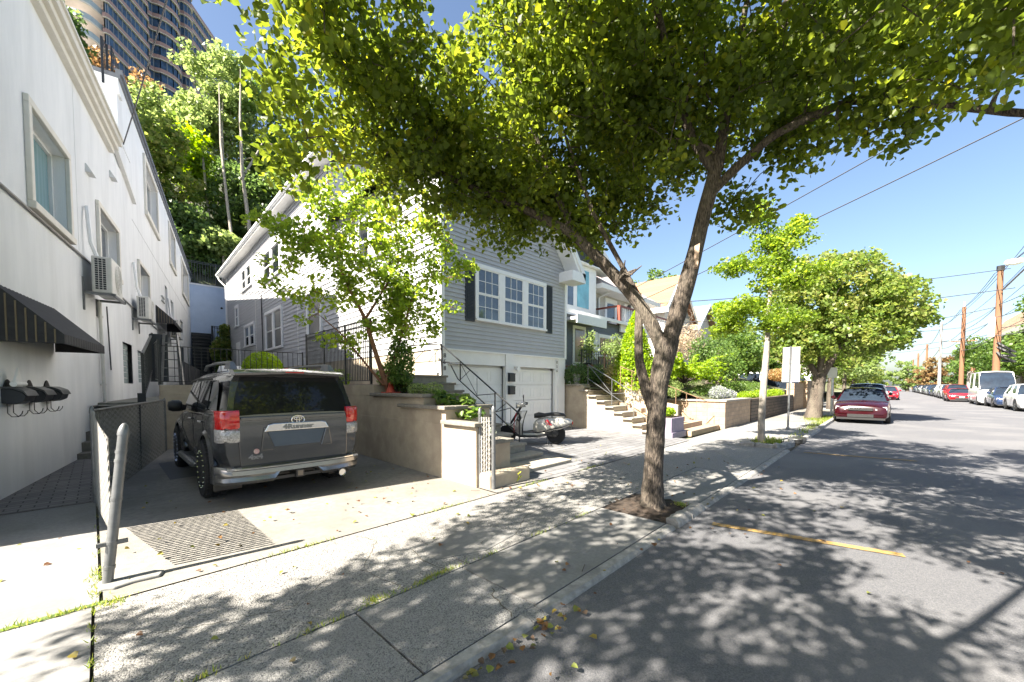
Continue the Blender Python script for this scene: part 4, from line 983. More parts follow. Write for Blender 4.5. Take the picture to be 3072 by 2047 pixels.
# local: x across, y forward from rear bumper, z up
def sec(y, wb, zb, w, zs, wt, zt, cz=None):
    """half outline of the lower body"""
    half=[(0,zb),(wb*.85,zb),(wb,zb+.06),(w-.01,zb+.22),(w,zb+.36),(w,(zb+zs)/2+.14),(w-.015,zs-.10),(wt+.02,zs-.02),(wt-.03,zt),(wt*.6,zt+.015),(0,zt+.02)]
    return [(x,y,z) for x,z in half]+[(-x,y,z) for x,z in half[-2:0:-1]]
S=[sec(.10,.80,.46,.86,1.16,.84,1.16),sec(.20,.86,.42,.915,1.17,.87,1.18),sec(.6,.88,.40,.935,1.17,.88,1.18),sec(1.6,.89,.38,.935,1.15,.88,1.15),sec(2.6,.89,.38,.935,1.13,.88,1.13),
   sec(3.35,.89,.38,.935,1.11,.87,1.12),sec(3.7,.88,.38,.935,1.10,.84,1.13),sec(4.3,.86,.40,.92,1.04,.80,1.09),sec(4.6,.80,.42,.86,.95,.74,1.02),sec(4.75,.70,.44,.76,.85,.66,.92)]
body=MB().loft(S).build('body',M['suv_paint'],sv,smooth=True,fix=True)
# wheel arches cut out
def cutter(y,x0,x1,r,z=.40):
    m=MB(); m.lathe([(r,x0),(r,x1)],(0,y,z),'X',28); o=m.build('tmpcut',M['black'],None,fix=True); return o
cuts=[cutter(1.02,.55,1.2,.47),cutter(1.02,-1.2,-.55,.47),cutter(3.80,.55,1.2,.47),cutter(3.80,-1.2,-.55,.47)]
bpy.context.view_layer.update()
for c in cuts:
    c.location=sv.location; c.rotation_euler=sv.rotation_euler; c.scale=sv.scale
    b=body.modifiers.new('arch','BOOLEAN'); b.object=c; b.solver='EXACT'; b.operation='DIFFERENCE'
bpy.context.view_layer.update()
me=bpy.data.meshes.new_from_object(body.evaluated_get(bpy.context.evaluated_depsgraph_get())); me.name='body'
body.modifiers.clear(); body.data=me
for c in cuts: bpy.data.objects.remove(c)
try: me.set_sharp_from_angle(angle=R(32))
except Exception: pass
# greenhouse
def gs(y,wb,zb,w1,z1,w2,z2,zr):
    half=[(0,zb),(wb,zb),(w1,z1),(w2,z2),(w2-.12,zr-.02),(0,zr)]
    return [(x,y,z) for x,z in half]+[(-x,y,z) for x,z in half[-2:0:-1]]
def gh_ring(f,yb,yt):
    pass
rings=[]
# rear surface slopes forward: ring points get y by height
def ring(yb,yt,wb=.865,wt=.72,zr=1.80):
    H=[(0,1.14),(wb,1.14),(wb-.012,1.22),(wt+.05,1.60),(wt-.01,1.70),(wt-.12,1.765),(0,zr)]
    def Y(z): return yb+(yt-yb)*min(1,max(0,(z-1.14)/(1.72-1.14)))
    return [(x,Y(z),z) for x,z in H]+[(-x,Y(z),z) for x,z in H[-2:0:-1]]
G=[ring(.13,.34,.84,.70,1.775),ring(.22,.42,.865,.72,1.785),ring(1.2,1.3,.87,.74,1.81),ring(2.4,2.35,.87,.74,1.805),ring(3.05,2.75,.86,.72,1.78),ring(3.62,2.95,.84,.70,1.745)]
MB().loft(G).build('cabin',M['suv_paint'],sv,smooth=True,fix=True)
def pan(name,pts,mat,off=.006,parent=sv,bevel=0,n=None):
    P=[Vector(p) for p in pts]; nn=(P[1]-P[0]).cross(P[2]-P[0]).normalized() if n is None else Vector(n)
    m=MB(); m.slab([p+nn*.001 for p in P],nn*off); return m.build(name,mat,parent,bevel=bevel)
tint=pm('tinted_glass',(.01,.011,.012),(.014,.015,.016),2,.03,spec=.35)
# rear glass (tailgate upper)
def rg(x,z): 
    y=.13+(.34-.13)*(z-1.14)/(1.72-1.14); return (x,y-.006,z)
P=[rg(-.76,1.17),rg(.76,1.17),rg(.72,1.42),rg(.64,1.665),rg(-.64,1.665),rg(-.72,1.42)]
m=MB(); m.slab(P,(0,-.012,.0)); m.build('rear_window',tint,sv,bevel=.01)
m=MB(); m.slab([rg(-.05,1.185),rg(.38,1.185),rg(.38,1.20),rg(-.05,1.2)],(0,-.03,0)); m.build('rear_wiper',M['black'],sv)
# side windows
def sg(sx,y,z):
    w=.868-(z-1.22)*(.868-.80)/(1.60-1.22); return (sx*(w+.004),y,z)
for sx in (-1,1):
    for nm,pts in (('quarter_window',[(.50,1.22),(1.12,1.22),(1.06,1.60),(.72,1.62),(.60,1.5)]),('rear_door_window',[(1.20,1.20),(2.02,1.20),(2.02,1.62),(1.22,1.62)]),('front_door_window',[(2.12,1.20),(3.35,1.20),(2.85,1.60),(2.12,1.62)])):
        Q=[Vector(sg(sx,y,z)) for y,z in pts]
        m=MB(); m.slab(Q,(sx*.006,0,0)); m.build(nm,tint,sv,bevel=.004)
    m=MB(); m.tube([sg(sx*1.015,1.15,1.64),sg(sx*1.03,2.1,1.655),sg(sx*1.02,3.0,1.62)],[.014,.02,.01],5); m.build('rain_visor',M['black'],sv)
    m=MB(); m.tube([(sx*.66,.62,1.80),(sx*.665,.75,1.865),(sx*.67,1.6,1.885),(sx*.665,2.5,1.87),(sx*.65,2.75,1.81)],[.03,.024,.02,.02,.024],8)
    m.loft([[(sx*.62,.5,1.77),(sx*.71,.5,1.77),(sx*.71,.9,1.78),(sx*.62,.9,1.78)],[(sx*.645,.6,1.87),(sx*.69,.6,1.87),(sx*.69,.82,1.89),(sx*.645,.82,1.89)]])
    m.build('roof_rail',M['galv'],sv,smooth=True)
    m=MB(); m.loft([[(sx*.88,3.15,1.20),(sx*.90,3.22,1.14),(sx*.90,3.15,1.12)],[(sx*1.0,3.12,1.24),(sx*1.0,3.2,1.12),(sx*1.0,3.1,1.10)]]); 
    m.lathe([(.0,-.11),(.075,-.10),(.10,-.04),(.10,.05),(.07,.09),(0,.10)],(sx*1.045,3.12,1.2),'X',12); o=m.build('mirror',M['black'],sv,smooth=True)
    # doors: seams, handles, moulding
    for y in (1.16,2.07,3.28):
        m=MB(); m.box(sx*.9345,y,.50,sx*.9395,y+.010,1.12); m.build('door_seam',M['black'],sv)
    for y in (1.30,2.20):
        m=MB(); m.tube([(sx*.935,y,1.03),(sx*.965,y+.03,1.035),(sx*.965,y+.16,1.035),(sx*.935,y+.19,1.03)],.013,6); m.build('door_handle',M['chrome'],sv,smooth=True)
    m=MB(); m.tube([(sx*.97,1.62,.36),(sx*.99,1.75,.37),(sx*.99,3.1,.37),(sx*.97,3.22,.36)],[.03,.05,.05,.03],8); m.box(sx*.8,1.7,.36,sx*1.0,3.15,.385); m.build('running_board',M['galv'],sv,smooth=True)
    # flares
    for yc in (1.02,3.80):
        rings=[]
        for k in range(15):
            a=math.pi*(-.08+1.16*k/14); c_,s_=math.cos(a),math.sin(a)
            rings.append([(sx*.88,yc+c_*.46,.40+s_*.46),(sx*.955,yc+c_*.465,.40+s_*.465),(sx*.965,yc+c_*.50,.40+s_*.50),(sx*.925,yc+c_*.55,.40+s_*.55)])
        MB().loft(rings,closed=False,caps=False).build('fender_flare',M['suv_paint'],sv,smooth=True)
    m=MB(); m.box(sx*.60,.52,.16,sx*.93,.54,.50); m.build('mud_flap',pm('mud_flap',(.07,.065,.06),None,8,.8),sv,bevel=.01)
# inner wells (dark) so the arches are not see-through
m=MB()
m.box(-.62,.35,.30,.62,4.5,.42); m.build('underbody',M['black'],sv)
def wheel(x,y,sx,r=.395,w=.27,parent=sv):
    m=MB(); prof=[(r*.66,-w/2),(r*.93,-w/2),(r*.985,-w/2+.025),(r,-w/2+.05),(r,w/2-.05),(r*.985,w/2-.025),(r*.93,w/2),(r*.66,w/2)]
    m.lathe(prof,(x,y,r),'X',36)
    n=44
    for i in range(n):
        a=2*math.pi*i/n
        for q,off in ((-1,0),(0,.5),(1,0)):
            b=a+off*2*math.pi/n; c_,s_=math.cos(b),math.sin(b); cx=q*w*.31
            # tread blocks
            t0=.026
            pts=[]
            for dx in (-w*.11,w*.11):
                for dt in (-t0,t0):
                    for rr_ in (r-.004,r+.012): pts.append((x+cx+dx, y+rr_*math.sin(b+dt) if False else y+rr_*math.cos(b+dt), r+rr_*math.sin(b+dt)))
            m.add(pts,[(0,1,3,2),(4,6,7,5),(0,4,5,1),(2,3,7,6),(1,5,7,3)])
    ty=m.build('wheel',M['rubber'],parent,smooth=False)
    m=MB(); o=sx*w/2
    m.lathe([(0,-.02*sx),(r*.2,-.0),(r*.22,-.03*sx),(r*.5,-.05*sx),(r*.62,-.02*sx),(r*.67,.0),(r*.67,-.06*sx),(r*.6,-.09*sx),(0,-.10*sx)],(x+o,y,r),'X',24)
    m.build('rim',M['black'],ty,smooth=True)
    m=MB()
    for k in range(20):
        a=2*math.pi*k/20; m.lathe([(0,0),(.011,0),(.008,.012*sx),(0,.012*sx)],(x+o-.0*sx,y+r*.64*math.cos(a),r+r*.64*math.sin(a)),'X',6)
    m.build('rim_bolts',M['chrome'],ty)
for x in (-.86,.86):
    for y in (1.02,3.80): wheel(x,y,1 if x>0 else -1)
# tailgate surface details
yT=.096
m=MB(); 
P=[(-.70,.52),(.70,.52),(.72,1.0),(.70,1.14),(-.70,1.14),(-.72,1.0)]
# stepped tailgate: raised pressing, recess round the plate
m.slab([(x,yT,z) for x,z in P],(0,-.02,0)); 
m.slab([(-.69,yT-.0,1.10),(.69,yT,1.10),(.69,yT,1.15),(-.69,yT,1.15)],(0,-.030,0))
m.build('tailgate',M['suv_paint'],sv,bevel=.012,seg=3)
m=MB(); m.slab([(-.30,yT-.02,.74),(.30,yT-.02,.74),(.40,yT-.02,.985),(-.40,yT-.02,.985)],(0,-.004,0)); m.build('plate_recess',pm('blue_grey_plate',(.07,.09,.12),(.06,.08,.11),3,.35,.3),sv,bevel=.004)
m=MB(); m.slab([(-.47,yT-.02,.70),(-.31,yT-.02,.70),(-.40,yT-.02,1.0),(-.43,yT-.02,1.0)],(0,-.02,0)); m.build('plate_surround',M['suv_paint'],sv,bevel=.015,seg=3); m=MB(); m.slab([(.31,yT-.02,.70),(.47,yT-.02,.70),(.43,yT-.02,1.0),(.40,yT-.02,1.0)],(0,-.02,0)); m.build('plate_surround',M['suv_paint'],sv,bevel=.015,seg=3)
m=MB(); m.slab([(-.43,yT-.03,.945),(.43,yT-.03,.945),(.38,yT-.03,1.035),(.32,yT-.03,1.05),(-.32,yT-.03,1.05),(-.38,yT-.03,1.035)],(0,-.022,0)); m.build('chrome_garnish',M['chrome'],sv,bevel=.012,seg=3)
text('4Runner',(0,yT-.054,.995),(R(90),0,0),.085,pm('dark_letter',(.22,.22,.22),None,5,.3,.8),sv,'lettering',.003,sx=1.35,bold=.004)
m=MB()
for a,b,ox,oz in ((.085,.058,0,0),(.052,.02,0,.018),(.018,.05,0,-.004)):
    m.tube([(ox+a*math.cos(q*.2618),yT-.035,1.085+oz+b*math.sin(q*.2618)) for q in range(25)],.009 if a>.06 else .007,6,cap=False)
m.build('emblem',M['chrome'],sv,smooth=True)
text('4x4',(-.53,yT-.026,.63),(R(90),0,0),.085,M['chrome'],sv,'lettering',.004,sx=1.3,bold=.004)
m=MB(); m.lathe([(.0,-.006),(.034,-.004),(.034,0)],(-.52,yT-.022,.70),'Y',16); m.xf=None; o=m.build('sticker',pm('pale_sticker',(.35,.16,.15),(.5,.42,.4),60,.5),sv)
# lower dark strip and bumper
m=MB(); m.slab([(-.78,yT+.0,.46),(.78,yT,.46),(.76,yT,.535),(-.76,yT,.535)],(0,-.012,0)); m.build('black_strip',M['black'],sv)
rings=[]
for k in range(25):
    u=-1+2*k/24; x=.955*u; yb=.02+.16*abs(u)**4
    if abs(u)>.985: yb+=.10
    cut=.04 if abs(x)<.28 else 0
    lift=.07 if abs(x)<.26 else 0
    rings.append([(x,yb+.30,.50),(x,yb+.09,.525),(x,yb+.015,.52),(x,yb-.045,.475),(x,yb-.05,.42),(x,yb-.0+cut*.5,.385+lift),(x,yb-.02+cut,.335+lift*1.2),(x,yb+.03+cut,.29+lift*1.4),(x,yb+.2,.29+lift)])
MB().loft(rings).build('bumper',pm('bumper_metal',(.30,.295,.29),(.25,.25,.25),4,.25,.85,coat=.4),sv,smooth=True)
m=MB(); m.tube([(x,.0+.16*abs(x/.955)**4-.03,.497) for x in [(-.80+1.6*i/16) for i in range(17)]],.014,6); m.build('bumper_trim',M['chrome'],sv,smooth=True)
for sx in (-1,1):
    m=MB(); m.box(min(sx*.70,sx*.86),.03,.485,max(sx*.70,sx*.86),.06,.515); m.build('reflector',M['clear_lens'],sv)
    # tail lamps wrapping the corner
    def lamp(z0,z1,mat,nm,dx=0):
        R0=[(sx*(.705+dx),.085),(sx*.80,.088),(sx*.885,.125),(sx*.935,.20),(sx*(.942),.33)]
        m=MB(); zs_=[z0,z0+.02,(z0+z1)/2,z1-.02,z1]; ins=[.035,.012,0,.012,.04]; rings=[]
        for z,i in zip(zs_,ins): rings.append([(x*(1-i*.12),y-.022+i*.8,z) for x,y in R0]+[(sx*.80,.36,z),(sx*.705,.30,z)])
        return m.loft(rings).build(nm,mat,sv,smooth=True)
    lamp(1.0,1.235,M['red_light'],'tail_light'); lamp(.83,.998,M['clear_lens'],'tail_light',.0)
m=MB(); m.lathe([(.0,-.0),(.045,-.0),(.052,-.02),(.052,.2)],(.60,.02,.27),'Y',16); m.build('exhaust_pipe',M['chrome'],sv,smooth=True)
m=MB(); m.box(-.055,-.0,.30,.055,.3,.41); o=m.build('tow_hitch',M['black'],sv,bevel=.006); m=MB(); m.box(-.035,-.004,.32,.035,.0,.39); m.build('hitch_opening',pm('hitch_metal',(.2,.17,.14),None,6,.6,.5),o)
m=MB(); m.box(-.60,.06,.30,.75,.10,.34); m.build('lower_valance',M['black'],sv)
# spoiler
rings=[]
for k in range(13):
    x=-.72+1.44*k/12; u=abs(x)/.72; rings.append([(x,.56,1.79-.02*u),(x,.30,1.785-.03*u),(x,.155+.03*u*u,1.745-.035*u),(x,.165+.03*u*u,1.715-.035*u),(x,.42,1.70)])
MB().loft(rings).build('spoiler',M['suv_paint'],sv,smooth=True)
m=MB(); m.box(-.12,.148,1.722,.12,.16,1.738); m.build('brake_light',M['red_light'],sv)
# ================================================================ trees and plants
LM={}
LM['main']=leafmat('street_tree_leaf',[(.032,.054,.010),(.052,.082,.012),(.075,.11,.016),(.10,.14,.02),(.13,.17,.022),(.20,.20,.022)],.52,.45)
LM['red']=leafmat('young_tree_leaf',[(.07,.12,.018),(.11,.17,.025),(.15,.22,.03),(.20,.25,.03)],.55)
LM['mid']=leafmat('maple_leaf',[(.06,.11,.02),(.10,.16,.03),(.16,.20,.05),(.22,.21,.07)],.42)
LM['pale']=leafmat('pale_leaf',[(.09,.14,.04),(.15,.21,.07),(.22,.27,.11)],.4)
LM['dark']=leafmat('dark_leaf',[(.045,.085,.025),(.07,.12,.035),(.11,.17,.05)],.4)
LM['green']=leafmat('green_leaf',[(.05,.10,.02),(.08,.14,.03),(.13,.19,.045)],.42)
LM['orange']=leafmat('orange_leaf',[(.10,.10,.035),(.17,.12,.05),(.20,.125,.055),(.13,.12,.045)],.3)
LM['lime']=leafmat('lime_leaf',[(.11,.19,.015),(.17,.27,.02),(.25,.34,.03)],.4)
LM['gold']=leafmat('golden_leaf',[(.28,.24,.08),(.36,.31,.14),(.20,.22,.06)],.35)
LM['rust']=leafmat('rusty_leaf',[(.25,.14,.05),(.32,.20,.09),(.16,.17,.05)],.3)
LM['silver']=leafmat('silver_leaf',[(.22,.26,.20),(.30,.33,.27),(.24,.22,.34)],.2)
LM['straw']=leafmat('dry_leaf',[(.28,.22,.15),(.36,.29,.21),(.22,.19,.12)],.3)
# --- main street tree
limbs=[([(5.0,2.2,-.02),(4.99,2.2,.12),(4.99,2.19,.5),(5.0,2.17,1.0),(5.01,2.15,1.6),(5.05,2.04,2.2)],[.21,.150,.128,.120,.122,.135]),
 ([(5.04,2.06,2.05),(5.09,1.95,2.5),(5.13,1.85,2.9),(5.16,1.76,3.3),(5.18,1.69,3.68),(5.21,1.59,4.09),(5.22,1.55,4.35)],[.105,.108,.10,.092,.088,.084,.076]),
 ([(5.03,2.08,2.0),(4.96,2.25,2.45),(4.87,2.44,2.77),(4.73,2.71,3.14),(4.47,3.12,3.65),(4.14,3.54,3.94),(3.5,4.15,4.28),(2.72,4.6,4.57),(1.9,4.5,4.75)],[.088,.09,.082,.077,.066,.054,.042,.03,.012]),
 ([(4.99,2.2,1.25),(4.95,2.28,1.55),(4.91,2.37,1.9),(4.905,2.38,2.3),(4.91,2.37,2.55),(4.9,2.39,2.8)],[.065,.075,.06,.053,.05,.044]),
 ([(5.21,1.57,4.2),(5.15,1.8,4.6),(5.0,2.0,5.2),(4.8,2.2,6.3)],[.07,.06,.045,.02]),
 ([(5.22,1.55,4.2),(5.24,1.5,4.65),(5.3,1.4,5.4),(5.3,1.2,6.6)],[.07,.06,.045,.015]),
 ([(5.2,1.6,3.95),(5.3,1.35,4.2),(5.36,1.0,4.45),(5.44,.33,4.55),(5.44,-.25,4.22),(5.3,-.8,3.8),(5.0,-1.3,3.5)],[.06,.05,.045,.04,.034,.028,.02]),
 ([(4.5,3.08,3.6),(4.3,3.3,4.2),(3.9,3.4,5.0),(3.4,3.4,5.9)],[.05,.04,.03,.012]),
 ([(4.92,2.35,2.7),(4.6,2.9,3.9),(4.2,3.1,4.9)],[.035,.03,.012]),
 ([(4.98,1.95,5.2),(4.0,1.9,5.9),(2.9,1.6,6.3)],[.04,.03,.01]),([(5.3,1.3,5.6),(5.2,0,6.1),(4.4,-1.4,6.2)],[.04,.03,.01]),([(4.4,-1.4,6.2),(2.6,-1.6,6.2),(1.2,-1.6,6.1)],[.02,.015,.008]),([(5.3,1.3,5.6),(6.5,.2,6.3),(7.6,-.8,6.4)],[.03,.02,.01])]
blobs=[(5,2.4,4.95,1.45,1.4,1.05),(3.75,3.6,4.95,1.3,1.3,.95),(2.4,4.1,4.85,1.1,1.1,.85),(1.55,4.0,4.65,.75,.75,.65),(1.35,3.85,3.95,.45,.45,.5),(1.2,3.83,3.5,.28,.28,.28),(4.4,3.75,4.15,.9,.85,.6),(3.2,4.5,4.3,.9,.9,.55),
 (5.4,1.25,5.15,1.2,1.25,.85),(5.1,.15,4.85,1.1,1.0,.62),(4.5,-.6,4.2,.9,.75,.42),(5.8,.9,4.4,.5,.45,.35),(6.1,1.5,4.0,.5,.42,.3),(5.3,-.2,4.3,.8,.9,.28),(4.3,2.9,5.8,1.6,1.6,1.1),(1.8,3.8,5.2,.8,.8,.75),(1.0,3.4,4.7,.5,.4,.4),
 (4.6,2.3,6.9,2.3,2.3,1.3),(2.8,1.5,6.3,1.5,1.4,.9),(6.2,3.3,5.6,1.2,1.2,.9),(6.4,.4,6.0,1.5,1.5,.9),(4.4,3.2,3.75,.5,.5,.3),(5.3,2.9,4.0,.6,.5,.35),(3.9,3.9,3.7,.5,.4,.25),(3.6,-1.5,6.0,1.8,1.2,.8),(1.2,-1.3,5.9,1.6,1.2,.8),(7.6,-1.5,6.3,1.5,1.0,.8),(5.9,-1.7,5.6,1.3,.8,.7),(8.0,1.0,6.6,1.2,1.5,.8),(2.5,-3.0,6.2,1.5,1.0,.7),(1.0,-2.6,5.4,1.3,1.0,.5),(4.6,-2.7,5.6,1.5,1.0,.5),(-.4,-2.2,5.2,1.0,.9,.4),(6.6,-2.5,6.0,1.2,.8,.5),(2.3,.1,5.1,1.3,1.2,.45),(3.9,-.3,5.9,1.2,1.2,.5),(.9,.6,5.3,1.0,1.0,.4),(3.0,-.9,5.4,1.3,.9,.4),(4.6,3.3,3.75,.7,.6,.3),(3.8,4.2,4.25,.8,.6,.42),(3.2,4.3,4.75,.8,.8,.4),(4.3,3.6,4.4,.8,.7,.5),(2.5,4.4,4.45,.7,.6,.35),(5.0,3.2,4.1,.6,.6,.3)]
mt=make_tree('street_tree','big leafy street tree with forked rough trunk in the soil pit by the kerb','tree',limbs,blobs,2700,48,.068,LM['main'],M['bark'],21,crad=.25,tilt=1.1,droop=.7,r0=.02,shell=.35,flat=.9)
# bark scar and stub on the trunk
m=MB(); m.slab([(5.055,1.74,3.02),(5.06,1.70,3.02),(5.085,1.69,3.30),(5.08,1.75,3.28)],(-.09,-.03,0)); m.build('bark_scar',pm('bare_wood',(.42,.30,.22),(.34,.24,.18),8,.8),mt)
m=MB()
for i in range(5): a=i*1.2; m.tube([(4.72,2.55,3.0),(4.62+.06*math.cos(a),2.42+.05*math.sin(a),3.03+.05*math.sin(a)),(4.55+.1*math.cos(a),2.30+.12*math.sin(a),3.05+.12*math.sin(a*1.3))],[.03,.018,.006],5)
m.build('branch_stub',M['bark'],mt)
# --- second street tree, standing behind the viewer; its near branch hangs in from the top right
limbs=[([(-4.6,2.1,-.02),(-4.6,2.1,1.2),(-4.5,2.15,2.4)],[.2,.15,.14]),([(-4.5,2.15,2.3),(-4.0,2.2,3.6),(-3.4,2.3,5.2)],[.11,.09,.04]),([(-4.5,2.15,2.3),(-5.0,1.9,3.8),(-5.4,1.8,5.4)],[.1,.07,.03]),
 ([(-4.2,2.15,3.2),(-2.6,1.2,4.4),(-.8,.3,4.7),(.9,-.2,4.2),(2.0,-.35,3.55)],[.07,.05,.04,.025,.012])]
blobs=[(-3.7,2.4,5.5,2.2,1.9,1.2),(-2.0,2.6,5.1,1.2,1.1,.7),(-5.6,2,5.4,1.4,1.4,.9),(-3.0,.9,5.2,1.6,1.0,.8),(-4.2,3.6,4.9,1.5,.9,.8),(-1.2,1.2,5.0,1.0,.8,.5),(2.15,-.35,3.45,.55,.40,.26),(1.3,-.3,4.1,.5,.4,.3),(-1.3,.0,4.7,1.2,.9,.4),(-.6,2.4,5.9,1.3,1.3,.7),(-2.6,-.8,5.6,1.6,1.2,.7),(-1.8,3.9,5.6,1.6,.9,.5),(.3,3.0,6.2,1.3,1.1,.5)]
make_tree('street_tree','near overhanging tree whose large leaves hang in at the top right corner','tree',limbs,blobs,700,44,.074,LM['main'],M['bark'],5,crad=.28,tilt=1.1,droop=.7,r0=.02,shell=.3)
# --- red barked young tree in the planter
limbs=[([(4.22,7.55,1.40),(4.12,7.58,1.7),(3.98,7.62,2.15),(3.78,7.72,2.95),(3.53,7.84,3.5),(3.26,7.95,4.2),(3.1,8.0,4.9)],[.06,.055,.05,.038,.028,.018,.007]),
 ([(4.12,7.58,1.65),(4.28,7.47,2.15),(4.46,7.37,2.85),(4.67,7.22,3.75)],[.045,.035,.025,.008]),([(4.1,7.58,1.6),(3.8,7.7,2.0),(3.4,7.9,2.6),(3.0,8.1,3.0)],[.03,.022,.015,.006]),([(3.78,7.72,2.95),(4.1,7.5,3.6),(4.4,7.3,4.3)],[.03,.02,.008])]
blobs=[(2.65,8.2,4.2,.7,.7,.6),(2.75,8.2,3.1,.5,.5,.5),(3.4,7.9,3.7,.9,.8,.7),(3.3,7.9,4.6,.8,.8,.7),(4.5,7.3,3.5,.8,.7,.6),(5.0,6.9,3.9,.5,.5,.45),(5.15,6.85,3.3,.35,.35,.3),(4.3,7.4,2.8,.8,.6,.6),(4.3,7.4,4.4,.8,.8,.6),(3.4,8.0,2.5,.5,.4,.3),(5.0,7.0,2.9,.4,.3,.3),(2.3,8.4,3.5,.35,.35,.2),(4.0,7.5,5.0,.7,.7,.5),(5.3,6.8,4.3,.7,.6,.5),(4.9,7.0,4.9,.7,.6,.4),(2.9,8.1,5.3,.6,.6,.4),(3.6,7.8,5.6,.8,.7,.4),(2.2,8.4,4.6,.4,.4,.3),(4.2,7.4,3.7,.8,.6,.5)]
make_tree('young_tree','young red barked tree with light green leaves in the terraced planter','tree',limbs,blobs,380,24,.078,LM['red'],M['bark_red'],8,crad=.24,droop=.4,r0=.012,shell=.25,flat=.6)
def bush(name,lab,cat,blobs,n,size,mat,seed,big=False,tilt=1.2,group=None,shell=.6,stems=True,base=None,droop=.1,stalk=None):
    rs=np.random.RandomState(seed); t=thing(name,lab,cat,(0,0,0),0,group)
    P=blob_pts(blobs,n,rs,shell); V,F,r=leaf_arrays(P,size,rs,tilt,big=big,droop=droop); mesh_np('leaves',V,F,[mat],t,r)
    m=MB(); b=base or (blobs[0][0],blobs[0][1],blobs[0][2]-blobs[0][5])
    for k in range(8):
        q=P[rs.randint(len(P))]; m.tube([(b[0]+rs.uniform(-.05,.05),b[1]+rs.uniform(-.05,.05),b[2]-.05),tuple((np.array(b)+q)/2+rs.normal(0,.04,3)),tuple(q)],[.014,.009,.004],4,cap=False)
    m.build('stems',stalk or M['bark'],t); return t
bush('evergreen_shrub','glossy evergreen shrub beside the red trunk in the planter','shrub',[(4.35,7.35,2.0,.30,.28,.6)],2600,.05,LM['green'],31)
bush('evergreen_shrub','low leafy shrub behind the red traffic cone','shrub',[(4.4,7.9,1.8,.3,.3,.35)],1100,.05,LM['green'],32)
bush('planter_bush','olive feathery bush on the middle planter tier','shrub',[(4.25,6.05,1.50,.22,.25,.17),(4.2,6.5,1.52,.16,.3,.14)],1500,.03,LM['pale'],33)
bush('planter_hosta','bright broad leaved plants spilling over the lowest planter tier','plant',[(4.45,5.65,1.3,.30,.45,.15),(4.4,5.2,1.13,.28,.25,.10),(4.3,5.9,1.4,.2,.2,.1)],300,.11,LM['green'],34,big=True,tilt=.5,shell=.8)
bush('planter_bush','small green tuft at the right end of the planter by the slatted posts','shrub',[(4.42,4.75,.80,.16,.12,.10),(4.5,4.95,.82,.12,.15,.12)],420,.035,LM['silver'],35)
bush('hedge_bush','clipped round hedge bush in the alley yard','hedge',[(3.9,15.5,2.15,.62,.5,.6)],3500,.07,LM['lime'],36,shell=.9)
bush('hedge_bush','low sunny shrubs behind the wall railing','hedge',[(5.0,15.3,1.9,.9,.4,.35),(5.9,14.2,1.85,.5,.3,.35)],2200,.07,LM['lime'],37)
bush('alley_bush','tall loose olive bush in front of the blue wall','shrub',[(7.15,39,4.3,1.0,.8,1.4),(7.2,39,2.8,.8,.7,1.2),(7.2,39,6,.5,.4,.6)],4200,.2,LM['mid'],38)
